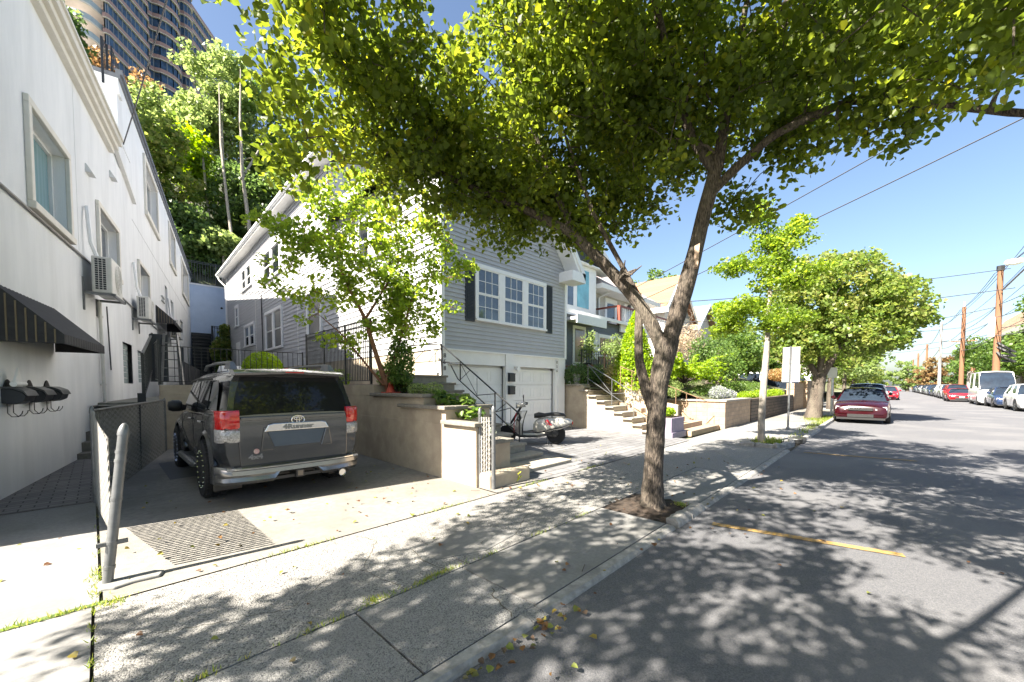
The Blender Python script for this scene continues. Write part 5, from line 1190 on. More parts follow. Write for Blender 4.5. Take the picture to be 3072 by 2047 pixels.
# --- hillside trees
HT=[('hill_tree','orange and brown autumn tree below the tower','orange',(2.4,60),[(0,0,34,3.6,3,2.6),(-2.6,1,33.4,2.6,2,2),(2.6,1,31.5,2.6,2,2.4),(3.2,0,28.5,2,2,2.4)],20.8,120,40),
('hill_tree','green tree with yellowing edges right of the orange tree','pale',(5.3,57),[(0,0,31,2.6,2.4,2.8),(1,0,27.5,2.8,2.2,2.6),(-1.5,0,28,2,2,2)],18.8,110,40),
('hill_tree','tall pale green tree with two slim bare trunks','pale',(9.6,54),[(0,0,36.0,3.2,3,2.6),(1.5,0,32.5,3.6,3,2.8),(-1.5,0,30,2.8,2.6,2.6),(2.6,.5,27.5,3,2.5,2.4),(-2.0,.5,25.5,2.0,2.0,2.0)],16.5,230,40),
('hill_tree','tall green tree right of the pale two trunked tree','green',(14.5,55),[(0,0,35,3.4,3,3.2),(0,0,29,4,3,3.4),(-2,0,25,3,2.4,3)],17,150,40),
('hill_tree','dark tree peeking over the white building cornice','dark',(-1.6,49),[(0,0,30.2,1.7,2,2.8),(0,0,26,2.4,2,3)],13.8,70,40),
('hill_tree','mid green tree above the upper roof edge of the white building','mid',(4.0,49),[(0,0,24,2.4,2.4,2.6),(0.5,0,20.3,2.8,2.4,2.6),(1.2,0,17,2.4,2.2,2)],13.8,130,42),
('hill_tree','bright green tree in the middle of the slope','lime',(7.0,52),[(0,0,25.5,2.2,2,2.2),(.6,0,22.5,2.0,2,2.0)],15.5,90,42),
('hill_tree','dark shaded tree low on the slope behind the fence','dark',(5.6,46),[(0,0,15.5,2.4,1.8,2.4),(0,0,12.6,2.4,1.8,1.6)],11.5,120,44),
('hill_tree','dark tree behind the two slim pale trunks','dark',(10.4,50),[(0,0,21,3.4,2.4,3.6),(0,0,16.5,3.6,2.4,3)],14.2,150,44),
('hill_tree','dark leafy tree just beyond the grey house roof','dark',(13.6,47.5),[(0,0,20.5,3,2.4,4),(.5,0,14.5,3.2,2,3)],12.5,130,44),
('hill_tree','small sunlit yellow green tree over the grey house gutter','pale',(8.3,44.8),[(0,0,14.9,1.5,1.2,.8),(-.8,0,14.4,1.2,1,.5),(.9,0,13.9,1.1,1,.5)],10.5,55,40),
('hill_tree','green tree behind the ridge of the grey house','green',(20,57),[(0,0,33,4,3,4),(0,0,26,4.5,3,4)],18,120,40),
('hill_tree','green tree high behind the big street tree crown','mid',(28,60),[(0,0,31,4.5,3,4),(0,0,25,4.5,3,4)],18,110,40),
('hill_tree','round green tree rising behind the orange roof','green',(62,27),[(0,0,16.4,5.5,3.4,3.2),(4,0,14,4,3,3)],6,120,40),
('hill_tree','small green tree top between the two pale roofs','lime',(78,22),[(0,0,14.5,3.2,2.5,2.2)],5,60,40),
('hill_tree','dark wooded tree low behind the blue wall fence','dark',(8.5,46.5),[(0,0,13,3,1.6,1.8)],11.4,80,44),
('hill_tree','shaded green tree in the middle of the wooded slope','green',(2.2,46.5),[(0,0,18.5,1.8,1.6,3),(0,0,14,2,1.6,2.2)],11.8,80,42)]
for i,(nm,lb,mt_,(x,y),bl,gz0,nc,nl) in enumerate(HT):
    B=[(x+b[0],y+b[1],*b[2:]) for b in bl]; top=max(b[2] for b in B)
    if 'two slim' in lb: L=[([(x-1.1,y-5.5,11.5),(x-1.5,y-4.6,18),(x-1.9,y-3,25),(x-1.2,y-.5,32)],[.15,.13,.10,.04]),([(x+.5,y-5.5,12),(x+.2,y-4.6,17),(x-.2,y-3.2,22),(x+.4,y-1,30),(x+.8,y,35)],[.20,.18,.15,.10,.04]),([(x-.1,y-3.2,22),(x+1.6,y-2,25.5),(x+2.6,y-1,28)],[.14,.1,.05])]
    else: L=[([(x,y,gz0-1),(x+.2,y,(gz0+top)/2),(x,y,top)],[.35,.25,.05])]
    make_tree(nm,lb,'tree',L,B,nc,nl,.40,LM[mt_],M['bark_pale'],60+i,crad=.95,group='trees on the wooded hillside',sides=6,big=False,droop=.1,r0=.05,shell=.5,flat=.75)
# --- right side street trees
make_tree('street_tree','slim young street tree in the stone ringed pit with sparse bright leaves','tree',
 [([(12.27,2.4,-.02),(12.27,2.42,.6),(12.28,2.40,1.4),(12.27,2.36,2.1),(12.29,2.33,2.8),(12.3,2.3,4.2),(12.3,2.4,6.2)],[.095,.08,.085,.08,.065,.045,.012])],
 [(12.2,2.5,6.0,.4,.4,.5),(12.3,2.1,5.3,.7,.7,.45),(12.3,1.7,5.6,.35,.35,.3),(12.1,3.1,4.8,.6,.7,.3),(12.3,1.9,4.4,.8,.9,.4),(12.2,2.8,3.7,.7,.8,.45),(12.3,2.0,3.3,.6,.6,.4),(12.2,3.3,3.2,.5,.5,.25),(12.3,2.3,4.8,.6,.6,.5)],
 300,42,.075,LM['red'],M['bark_pale'],71,crad=.28,droop=.2,r0=.012,shell=.2,flat=.5)
make_tree('street_tree','round dense street tree left of the maroon car','tree',
 [([(23.3,2.5,-.02),(23.4,2.4,1.0),(23.4,2.3,2.0)],[.36,.27,.26]),([(23.4,2.3,1.9),(23.4,1.6,3.4),(23.4,.6,5)],[.17,.12,.05]),([(23.4,2.3,1.9),(23.3,3.2,3.6),(23.2,3.8,5)],[.15,.1,.04]),([(23.4,2.3,2.0),(23.4,2.2,4),(23.4,2,6.5)],[.15,.1,.04])],
 [(23.4,1.5,5.6,2.5,2.2,1.9),(23.4,-.1,5.0,2,1.3,1.3),(23.3,3.1,5.2,2,1.4,1.6),(23.4,1.2,3.8,2.4,2.2,.9),(23.4,2.4,6.8,1.4,1.2,1.0),(23.4,3.2,3.3,1.8,1.0,.6),(23.4,-.6,4.3,1.3,.7,.6),(23.2,3.6,4.0,1.4,.8,.7)],
 620,46,.15,LM['mid'],M['bark'],72,crad=.42,droop=.3,r0=.03,shell=.75,big=False)
def rowtree(x,y,h,r,mat,lab,seed,nc=130,lx=.32,sp=1.0):
    B=[(x,y,h-r*.8,r,r,r*.75),(x,y+r*.5,h-r*1.3,r*.8,r*.7,r*.6),(x,y-r*.5,h-r*1.2,r*.8,r*.7,r*.6)]
    return make_tree('street_tree',lab,'tree',[([(x,y,-.02),(x,y,h*.35),(x,y,h*.8)],[.3*r/3,.22*r/3,.08])],B,nc,36,lx,LM[mat],M['bark'],seed,crad=.75,sides=6,big=False,r0=.04,shell=.65)
rowtree(33.5,2.7,6.2,2.2,'mid','street tree directly behind the maroon car',81,150,.2)
rowtree(50,3.0,5.6,2.0,'pale','smaller pale street tree farther down the left kerb',82,90,.22)
rowtree(72,3.4,6.0,2.4,'mid','distant left kerb tree near where the street vanishes',83,80,.3)
rowtree(74,-11.5,8.2,3.6,'green','dark green tree between the two utility poles',84,190,.3)
rowtree(84,-10.6,9.0,3.8,'green','wide green tree just left of the nearer short pole',85,190,.3)
rowtree(98,-10.5,8.2,3.4,'dark','dark green tree above the line of parked cars',86,130,.32)
rowtree(125,-8.5,8.0,4.2,'orange','distant yellow orange tree over the parked cars',88,110,.45)
rowtree(150,-4,8.5,4.5,'pale','far pale tree closing the street on the right',89,100,.5)
rowtree(165,5,9.0,4.8,'mid','far tree closing the street on the left',90,100,.5)
rowtree(118,4.6,7.5,3.2,'pale','distant pale tree above the left sidewalk',91,90,.4)
make_tree('street_tree','leafy branch end of a tree at the right picture edge','tree',[([(40.5,-8.6,-.02),(40.5,-8.5,4),(40.6,-8,7)],[.25,.2,.06]),([(40.5,-8.5,4),(40.8,-6.8,5.4),(41,-6.2,6)],[.1,.07,.03])],
 [(40.5,-8.2,7.2,2,1.4,1.4),(40.9,-6.7,6.6,1.1,.75,.9),(40.9,-6.5,5.4,.8,.4,.4)],110,36,.16,LM['green'],M['bark'],92,crad=.4,sides=6,big=False,droop=.3,shell=.4)
# --- garden plants on the right
def cone_bush(name,lab,x,y,z0,z1,r,mat,seed):
    rs=np.random.RandomState(seed); t=thing(name,lab,'shrub'); n=9000; f=rs.uniform(0,1,n)**.75; a=rs.uniform(0,6.28,n)
    rr=r*(1-f)**.75*(.8+.3*rs.uniform(0,1,n))*(1+.12*np.sin(a*5+f*13)); P=np.stack([x+rr*np.cos(a),y+rr*np.sin(a),z0+(z1-z0)*f],1)
    V,F,q=leaf_arrays(P,.085,rs,1.4,big=False,droop=-1.2); mesh_np('foliage',V,F,[mat],t,q); m=MB(); m.tube([(x,y,z0-.5),(x,y,z1-.3)],[.08,.01],6); m.build('trunk',M['bark'],t)
cone_bush('arborvitae','tall lime green conical evergreen in front of the charcoal house',13.44,6.65,1.4,4.28,.80,LM['lime'],101)
bush('garden_bush','dark green rounded bush at the top of the cream stairs','shrub',[(12.3,8.3,1.95,.65,.5,.5),(12.9,7.9,2.0,.5,.4,.4)],3600,.06,LM['dark'],102)
bush('garden_bush','golden cream leaved bush left of the conical evergreen','shrub',[(13.3,7.3,1.95,.6,.45,.5),(13.9,7.0,1.7,.4,.4,.35)],3200,.06,LM['gold'],103)
bush('garden_bush','small round light green bush behind the cream stair wall','shrub',[(13.9,6.3,1.38,.42,.35,.34)],2200,.045,LM['lime'],104)
# juniper built from arching sprays
def juniper(name,lab,x,y,z,rx,ry,rzz,n,seed,mat):
    rs=np.random.RandomState(seed); t=thing(name,lab,'shrub'); P=[];m=MB()
    for k in range(n):
        a=rs.uniform(0,6.28); e=rs.uniform(.05,1.0); L=rs.uniform(.6,1.0); d=np.array([math.cos(a)*rx,math.sin(a)*ry,e*rzz*1.4])*L
        q=[]
        for j in range(9):
            f=j/8; p=np.array([x,y,z])+d*f+np.array([0,0,.35*math.sin(f*2.2)-.3*f*f]); q.append(p)
            if f>.25:
                c=26; P.append(p+rs.normal(0,1,(c,3))*np.array([.10,.10,.055])*(1.25-f))
        m.tube([tuple(v) for v in q],[.02*(1-j/9)+.003 for j in range(9)],4,cap=False)
    P=np.vstack(P); V,F,r=leaf_arrays(P,.075,rs,1.0,big=False,droop=-.1,svar=.4); mesh_np('foliage',V,F,[mat],t,r); m.build('stems',M['bark'],t)
juniper('juniper','wide bright green spreading juniper above the block wall',17.6,6.4,1.7,3.3,1.7,1.0,110,105,LM['lime'])
juniper('juniper','smaller green juniper spray left of the block steps',15.2,7.3,1.7,1.2,.9,.9,34,106,LM['lime'])
bush('lavender','silvery lavender clump behind the block wall','plant',[(17.4,4.95,1.28,.9,.3,.33),(18.6,4.9,1.2,.6,.28,.25)],3000,.05,LM['silver'],107,tilt=2,droop=-2.5)
bush('garden_bush','mixed low greenery covering the bank behind the lavender','shrub',[(17.5,5.6,1.3,1.8,.6,.2),(20.5,6.0,1.45,1.8,.9,.25),(23.5,5.9,1.4,1.6,.8,.3),(19.5,7.4,1.9,2.5,.8,.3),(27,6.3,1.5,2.5,1.2,.4)],9000,.07,LM['green'],121)
bush('ground_cover','low green ground cover hanging over the dark stone wall','plant',[(21,4.75,1.15,1.4,.35,.2),(24,4.75,1.15,1.8,.4,.25),(27.5,4.8,1.15,1.8,.4,.25)],4200,.07,LM['lime'],108)
bush('rust_bush','rust coloured clipped bush behind the traffic sign','shrub',[(31.5,5.2,2.3,2.2,.7,.45),(34.5,5.2,2.4,1.6,.7,.45)],4200,.10,LM['rust'],109)
bush('dry_shrub','pale brown dried shrub above the juniper','shrub',[(23,8.5,3.9,1.8,1.1,.9),(25,9,4.6,1.3,1,.8)],3000,.09,LM['straw'],110)
bush('garden_bush','flower bed bushes below the lavender','shrub',[(15.3,6.0,1.55,.5,.4,.25),(14.4,5.6,1.35,.3,.25,.2)],1500,.05,LM['pale'],111)
bush('planter_flowers','leafy flowers filling the mauve planter box','plant',[(12.2,4.9,.78,.4,.2,.15)],900,.05,LM['lime'],112)
t=make_tree('garden_tree','bare twiggy tree against the sky behind the gardens','tree',[([(33,12.5,2.5),(33,12.4,5),(33,12.3,7.5)],[.12,.08,.03])],[(33,12.3,7.4,1.6,1.2,1.8)],120,3,.05,LM['straw'],M['bark_pale'],113,crad=.4,sides=5,r0=.02,big=False)
def gtree(x,y,z0,h,r,mat,lab,seed,n=110,ls=.16):
    make_tree('garden_tree',lab,'tree',[([(x,y,z0-.3),(x+.1,y,z0+h*.5),(x,y,z0+h*.9)],[.14,.1,.03])],[(x,y,z0+h-r*.7,r,r*.8,r*.7),(x+.3,y-.2,z0+h*.45,r*1.1,r*.8,h*.35)],n,40,ls,LM[mat],M['bark'],seed,crad=.5,sides=6,big=False,shell=.6)
gtree(20.6,5.9,1.4,2.1,.8,'green','small ivy clad tree at the end of the juniper',114,60,.09)
gtree(27,7.8,1.9,2.6,1.2,'green','green garden tree behind the slim street tree',115,120)
gtree(31,7.8,1.9,4.0,1.8,'green','taller garden tree behind the traffic sign',116,140)
gtree(34,8.5,2.0,4.4,2.0,'mid','garden tree behind the rust coloured bush',117,120,.2)
gtree(22.3,6.9,1.6,2.6,1.0,'dark','dark leafy garden tree behind the lavender',118,90,.12)
gtree(41,7.6,1.4,4.6,2.1,'green','garden tree above the weathered wooden fence',119,110,.22)
gtree(17.0,9.2,2.2,1.6,.8,'pale','bushy shrub under the beige house balcony',120,60,.10)
# grass round the second tree and in the ringed pit
P=np.vstack([rs.normal((23.6,2.3,.03),(.9,.25,0),(900,3)),rs.normal((12.6,2.35,.06),(.35,.16,0),(500,3)),rs.normal((20,2.0,.03),(2.5,.12,0),(500,3))])
blades('grass',P,.10,M['grassleaf'],9,'tufts of green grass round the kerb trees',w=.012)
# stone ring
for i,(a,b,lab) in enumerate([((11.62,2.75),(11.62,2.42),'upright end stone of the ringed tree pit nearest the house'),((11.60,2.40),(11.64,2.02),'long grey stone on the near side of the ringed tree pit'),((11.66,2.0),(12.05,1.86),'low grey stone beside the notch of the ringed tree pit'),((12.1,1.86),(12.75,1.80),'long grey stone on the road side of the ringed tree pit'),((12.8,1.82),(13.2,1.9),'last pale stone of the ringed tree pit toward the sign')]):
    r=random.Random(60+i); A_=Vector((*a,0));B_=Vector((*b,0)); d=(B_-A_); n_=Vector((-d.y,d.x,0)).normalized(); rings=[]
    for k in range(6):
        p=A_+d*(k/5); h=.13+r.uniform(-.015,.03); q=.06+r.uniform(-.01,.01)
        rings.append([tuple(p-n_*q+Vector((0,0,-.03))),tuple(p-n_*q+Vector((0,0,h*.8))),tuple(p-n_*q*.4+Vector((0,0,h))),tuple(p+n_*q*.5+Vector((0,0,h*.97))),tuple(p+n_*q+Vector((0,0,h*.7))),tuple(p+n_*q+Vector((0,0,-.03)))])
    tag(MB().loft(rings).build('edging_stone',M['kerb'],smooth=True),lab,'edging stone','grey stones ringing the young tree pit')
# ================================================================ scooter
def rotm(loc,d):
    x=Vector((d[0],d[1],0)).normalized(); y=Vector((-x.y,x.x,0))
    return Matrix(((x.x,y.x,0,loc[0]),(x.y,y.y,0,loc[1]),(0,0,1,loc[2]),(0,0,0,1)))
SM=rotm((8.28,6.28,.06),(-.65,.76))
sw=pm('scooter_white',(.52,.50,.45),(.47,.45,.41),4,.22,coat=1); sr=pm('scooter_red',(.5,.02,.03),None,4,.3)
sc_=thing('scooter','white motor scooter with red stripes parked before the garage doors','scooter')
def swheel(x,steer=0):
    m=MB(SM); r=.245
    m.lathe([(r*.70,-.04),(r*.9,-.055),(r*.99,-.03),(r,.0),(r*.99,.03),(r*.9,.055),(r*.70,.04)],(x,0,r),'Y',28); o=m.build('wheel',M['rubber'],sc_,smooth=True)
    m=MB(SM); m.lathe([(r*.72,-.03),(r*.70,.03),(r*.60,.02),(r*.60,-.02),(r*.72,-.03)],(x,0,r),'Y',24)
    for k in range(5):
        a=k*1.2566; m.bar((x+.03*math.cos(a),0,r+.03*math.sin(a)),(x+r*.62*math.cos(a),0,r+r*.62*math.sin(a)),.03,.03)
    m.build('rim',M['gold'] if False else pm('brass_rim',(.45,.38,.22),None,5,.3,.7),o)
swheel(0); swheel(1.30)
def shell(secs,name,mat,par=sc_,n=14,**k):
    """secs: (x, zc, halfw, halfh [,pow])"""
    rings=[]
    for x,zc,w_,h_ in secs:
        rings.append([(x,w_*math.copysign(abs(math.cos(a))**.8,math.cos(a)),zc+h_*math.copysign(abs(math.sin(a))**.8,math.sin(a))) for a in [2*math.pi*j/n for j in range(n)]])
    m=MB(SM); m.loft(rings); return m.build(name,mat,par,smooth=True,**k)
shell([(-.42,.60,.05,.03),(-.34,.58,.12,.09),(-.15,.55,.20,.155),(.06,.52,.235,.19),(.28,.50,.22,.21),(.46,.48,.17,.20),(.56,.45,.11,.16),(.60,.42,.06,.10)],'rear_body',sw)
m=MB(SM); m.tube([(-.40,.14,.56),(-.15,.225,.47),(.1,.25,.42),(.35,.235,.36),(.55,.16,.30)],.016,6); m.build('body_trim',M['black'],sc_,smooth=True)
shell([(-.26,.735,.05,.02),(-.2,.77,.10,.04),(-.02,.79,.13,.05),(.16,.785,.13,.045),(.30,.76,.11,.05),(.46,.76,.13,.08),(.58,.74,.08,.06)],'seat',M['black'])
shell([(.30,.30,.17,.05),(.5,.26,.20,.06),(.85,.26,.20,.06),(1.02,.30,.19,.06)],'footboard',sw)
m=MB(SM); m.box(.38,-.13,.30,.5,.13,.5); m.build('under_seat_panel',sw,sc_,bevel=.03)
# leg shield
rings=[]
for k in range(9):
    f=k/8; x=.98+.05*f-.16*f*f+.02; z=.27+.60*f; w_=.20+.05*math.sin(f*2.6)-.12*f*f
    w_*=1.25; rings.append([(x-.12,-w_,z),(x-.02,-w_*.9,z),(x+.065,-w_*.35,z),(x+.085,0,z),(x+.065,w_*.35,z),(x-.02,w_*.9,z),(x-.12,w_,z),(x-.03,w_*.6,z),(x+.02,0,z),(x-.03,-w_*.6,z)])
MB(SM).loft(rings).build('leg_shield',sw,sc_,smooth=True)
for q in (0,6):
    m=MB(SM); m.tube([r_[q] for r_ in rings],.012,6); m.build('shield_trim',M['black'],sc_,smooth=True)
m=MB(SM); m.box(.52,-.15,.318,.95,.15,.328); m.build('floor_mat',M['black'],sc_)
for q in (-1,1):
    m=MB(SM); m.tube([(1.08,q*.16,.27),(.95,q*.205,.22),(.5,q*.205,.22),(.25,q*.15,.26)],.028,6); m.build('floor_trim',M['black'],sc_,smooth=True)
for o in (-.05,.05):
    m=MB(SM); m.tube([(1.07+.03,o+.10,.32),(1.075+.03,o+.10,.55),(1.02+.03,o+.08,.82)],.010,5); m.build('stripe',sr,sc_)
m=MB(SM); m.slab([(.12,.232,.52),(.20,.228,.52),(.28,.205,.66),(.22,.21,.66)],(0,.012,0)); m.slab([(.22,.224,.52),(.25,.222,.52),(.32,.195,.66),(.30,.20,.66)],(0,.012,0)); m.build('stripe',sr,sc_)
m=MB(SM)
rings=[]
for k in range(11):
    a=math.pi*(-.02+.9*k/10); c_,s_=math.cos(a),math.sin(a); r=.275
    rings.append([(1.30+r*c_,-.075,.245+r*s_-.02),(1.30+(r+.03)*c_,-.05,.245+(r+.03)*s_),(1.30+(r+.045)*c_,0,.245+(r+.045)*s_),(1.30+(r+.03)*c_,.05,.245+(r+.03)*s_),(1.30+r*c_,.075,.245+r*s_-.02)])
m.loft(rings,closed=False,caps=False); m.build('front_fender',sw,sc_,smooth=True)
m=MB(SM); m.rod((1.28,0,.40),(.92,0,.98),.03,8); m.build('steering_column',M['black'],sc_)
shell([(.80,1.02,.06,.05),(.88,1.04,.10,.07),(.97,1.03,.09,.075),(1.03,1.01,.06,.06)],'headset',sw)
m=MB(SM); m.lathe([(0,0),(.075,0),(.08,-.03),(.05,-.06)],(0,0,0),'X',18); 
for i,v in enumerate(m.v): pass
o=m.build('headlight',M['clear_lens'],sc_,smooth=True); 
o.matrix_local=Matrix.Identity(4); 
for v in o.data.vertices:
    p=SM.inverted()@v.co; q=Vector((p.x+1.06,p.y,p.z+1.01)); v.co=SM@q
for sx in (-1,1):
    m=MB(SM); m.tube([(.90,sx*.05,1.05),(.84,sx*.20,1.09),(.78,sx*.34,1.07)],[.022,.018,.018],8); m.build('handlebar',M['white'] if sx>0 else M['black'],sc_,smooth=True)
    m=MB(SM); m.rod((.80,sx*.30,1.07),(.76,sx*.36,1.065),.022,8); m.rod((.84,sx*.22,1.05),(.82,sx*.35,1.03),.007,5); m.build('grip',M['black'],sc_)
    m=MB(SM); m.rod((.86,sx*.2,1.1),(.86,sx*.27,1.22),.005,4); m.lathe([(.0,-.01),(.05,-.006),(.05,.006),(0,.012)],(.86,sx*.28,1.25),'X',14); m.build('mirror',M['black'],sc_)
m=MB(SM); m.box(-.44,-.06,.52,-.34,.06,.60); m.build('tail_light',M['red_light'],sc_,bevel=.015)
m=MB(SM); m.slab([(-.44,-.08,.40),(-.44,.08,.40),(-.39,.08,.54),(-.39,-.08,.54)],(.02,0,0)); m.build('plate_holder',M['black'],sc_)
m=MB(SM); m.lathe([(0,-.08),(.09,-.07),(.11,0),(.09,.08),(0,.09)],(.05,.10,.30),'Y',14); m.bar((.0,.13,.26),(.4,.1,.30),.10,.11); m.build('engine',M['black'],sc_,smooth=True)
m=MB(SM); m.tube([(.2,-.14,.25),(-.05,-.17,.27),(-.25,-.17,.31)],[.03,.05,.045],10); m.build('exhaust_pipe',M['galv'],sc_,smooth=True)
m=MB(SM); m.tube([(.25,.10,.28),(.22,.16,.03)],.012,6); m.tube([(.25,-.10,.28),(.22,-.16,.03)],.012,6); m.rod((.22,-.16,.02),(.22,.16,.02),.01,5); m.build('kickstand',M['black_iron'],sc_)
m=MB(SM); m.tube([(.35,-.10,.26),(.40,0,.25),(.35,.10,.26)],.01,5); m.build('foot_peg',M['black'],sc_)

# ================================================================ neighbouring houses
def hbox(poly,z0,z1,mat,parent,name='wall'): m=MB(); m.prism(poly,z0,z1); return m.build(name,mat,parent)
# charcoal house
ch=thing('charcoal_house','charcoal clapboard house with white trim and glass storm door','house')
FC=frame((14.4,11.0),(1,0))
hbox([(14.4,11.02),(23.0,11.02),(23.0,20),(14.4,20)],1.2,5.0,M['siding_dark'],ch); clap(FC,0,8.55,1.9,4.95,.16,'clapboards',M['siding_dark'],ch)
m=MB(FC); m.slab([(-.9,-.02,5.15),(8.7,-.02,5.05),(8.7,.30,4.95),(-.9,.30,5.05)],(0,0,.10)); m.box(-.9,.30,4.97,8.75,.36,5.14); m.build('porch_roof',M['white'],ch)
m=MB(FC); m.box(.6,.02,4.62,3.2,.75,4.75); m.box(.6,.73,4.45,3.2,.78,4.86); m.build('door_canopy',M['white'],ch)
hbox([(15.1,12.5),(20.1,12.5),(20.1,20),(15.1,20)],5.0,8.6,M['siding_dark'],ch)
FU=frame((15.1,12.5),(1,0)); clap(FU,0,5.0,5.1,8.5,.16,'clapboards',M['siding_dark'],ch)
m=MB(FC); m.box(1.35,0,2.55,2.45,.05,4.5); d=m.build('door',M['white'],ch); m=MB(FC); m.box(1.5,.05,2.75,2.3,.07,4.35); m.build('pane',M['glass_warm'],d)
w_=window(FC,ch,3.75,6.05,3.2,4.15,units=1,sash=False,glass='glass',fm='white',frame_w=.14,muntins=False)
for a,b in ((3.1,3.55),(6.28,6.75)): m=MB(FC); m.box(a,0,2.95,b,.06,4.35); m.build('shutter',M['white'],ch)
m=MB(FC); m.box(3.75,.028,2.65,6.05,.03,3.2); m.build('window',M['glass'],ch)
m=MB(FC); m.rod((2.85,.15,3.3),(2.85,.15,3.8),.09,8); m.box(2.75,0,3.4,2.95,.15,3.7); m.build('wall_lantern',M['black_iron'],ch)
# upper bay with teal window and gable
m=MB(FU); m.box(1.3,.0,5.1,4.2,.6,8.0); bay=m.build('bay',M['white'],ch)
m=MB(FU); m.box(2.35,.6,5.75,3.45,.62,7.75); m.build('pane',M['glass_teal'],bay); m=MB(FU); m.box(1.28,.1,5.7,1.29,.5,7.6); m.box(1.5,.6,5.75,2.0,.61,7.6); m.build('pane',M['glass'],bay)
m=MB(FU); m.slab([(-.6,-.6,8.55),(2.6,-.6,10.6),(5.7,-.6,8.55)],(0,1.5*0,0)) if False else m.add([(0.0,0.0,8.55),(5.0,0,8.55),(2.5,0,10.2)],[(0,1,2)]); m.build('gable',M['siding_dark'],ch)
m=MB(FU)
m.slab([(-.7,.8,8.25),(2.5,.8,10.35),(2.5,-7,10.35),(-.7,-7,8.25)],(0,0,.14)); m.slab([(2.5,.8,10.35),(5.7,.8,8.25),(5.7,-7,8.25),(2.5,-7,10.35)],(0,0,.14)); m.build('roof',M['roof_grey'],ch)
m=MB(FU); m.slab([(-.72,.8,8.1),(2.5,.8,10.2),(5.72,.8,8.1),(5.72,.8,8.4),(2.5,.8,10.52),(-.72,.8,8.4)],(0,.08,0)); m.box(4.2,.0,8.02,5.8,.85,8.14); m.box(-.75,.0,8.02,.9,.85,8.14); m.box(.9,.0,8.02,4.2,.85,8.08)
m.build('rake_board',M['white'],ch)
text('22',(14.85,10.95,3.45),(R(90),0,0),.28,M['black'],ch,'house_number')
m=MB(); m.box(14.3,10.2,1.2,18.0,11.0,2.5); m.box(14.6,9.6,1.2,17.0,10.2,2.2); m.build('porch_steps',M['brick'],ch)
picket('porch_railing',(14.6,9.7,2.2),(16.6,9.7,2.2),.95,10,1,'black iron railing on the porch of the charcoal house',r=.01)
picket('garden_railing',(15.0,8.8,2.2),(20.5,8.6,1.95),.75,22,3,'rust coloured garden railing below the picture window',r=.012,mat='rust')
pot=thing('potted_plant','black pot with a leafy plant on the porch by the glass door','plant',(15.3,9.85,2.25))
m=MB(); m.lathe([(.0,0),(.15,0),(.2,.35),(.22,.36),(.18,.33),(0,.33)],(0,0,0),'Z',14); m.build('pot',M['black'],pot,smooth=True)
rs=np.random.RandomState(4); P=np.vstack([rs.normal((0,0,1.0),(.18,.18,.35),(260,3)),rs.normal((.3,0,1.5),(.12,.1,.15),(60,3))]); V,F,r=leaf_arrays(P,.12,rs,1,big=False); mesh_np('leaves',V,F,[LM['pale']],pot,r)
for i,(x,y,z,h,mt_,lb) in enumerate([(12.1,8.25,1.66,.34,'clear_lens','pale grey planter pot on the cream stair wall'),(12.5,8.5,1.66,.40,'trim','cream planter pot next to the grey one on the stair wall'),(14.2,9.0,2.0,.45,'roof_orange','terracotta pot beside the porch steps'),(13.7,6.7,1.4,.4,'roof_orange','large terracotta pot under the golden bush')]):
    m=MB(); m.lathe([(0,0),(.10,0),(.15,h),(.17,h+.01),(.13,h-.03),(0,h-.03)],(x,y,z),'Z',14); tag(m.build('planter_pot',M[mt_],smooth=True),lb,'pot','planter pots near the cream stairs')
# beige house with balcony
bh=thing('beige_house','beige clapboard house with a white balcony and red handrail','house')
hbox([(20.4,12.6),(26.4,12.6),(26.4,22),(20.4,22)],1.5,7.2,M['siding_beige'],bh); FB=frame((20.4,12.6),(1,0)); clap(FB,0,5.9,5.2,7.1,.16,'clapboards',M['siding_beige'],bh)
LB=mframe((20.4,12.6),(0,1),True); clap(LB,0,9,5.2,6.5,.16,'clapboards',pm('white_siding',(.7,.68,.66),None,4,.5),bh)
m=MB(); m.slab([(19.6,11.7,7.25),(27.2,11.7,7.25),(23.4,16.5,10.6)],(0,0,.1)); m.slab([(19.6,11.7,7.25),(23.4,16.5,10.6),(23.4,18,10.6),(19.6,22.5,7.25)],(0,0,.1)); m.slab([(27.2,11.7,7.25),(23.4,16.5,10.6),(23.4,18,10.6),(27.2,22.5,7.25)],(0,0,.1)); m.build('roof',M['roof_white'],bh)
m=MB(); m.box(19.5,11.6,7.06,27.3,11.75,7.32); m.box(19.5,11.75,7.06,19.65,22,7.32); m.box(19.65,11.75,7.08,27.2,12.6,7.12); m.build('soffit',M['trim'],bh)
m=MB(); m.tube([(20.8,11.9,7.05),(20.6,12.5,6.8),(20.6,12.52,4.6)],.07,6); m.build('downspout',M['white'],bh)
m=MB(); m.box(20.2,10.9,5.0,27.5,12.6,5.2); m.box(20.2,10.85,4.6,27.5,10.95,5.2); m.build('balcony_deck',M['white'],bh)
m=MB(); m.bar((20.2,10.95,6.05),(27.5,10.95,6.05),.12,.09); m.bar((20.2,10.95,6.05),(20.2,12.5,6.05),.12,.09); m.box(20.12,10.87,5.0,20.3,11.05,6.0); m.build('handrail',pm('red_brown_wood',(.20,.05,.03),None,6,.5),bh)
for i in range(30): m=MB(); m.box(20.35+i*.245,10.93,5.2,20.40+i*.245,10.97,6.0); m.build('baluster',M['white'],bh)
for s0,s1,g in ((1.2,2.2,'glass_dark'),(3.6,4.6,'glass')): window(FB,bh,s0,s1,5.25 if s0<3 else 5.6,6.7,units=1,glass=g,sash=False,frame_w=.22,muntins=False,proud=.08)
m=MB(FB); m.rod((3.9,.15,6.5),(3.9,.15,6.9),.12,6); m.build('wall_lantern',M['black_iron'],bh)
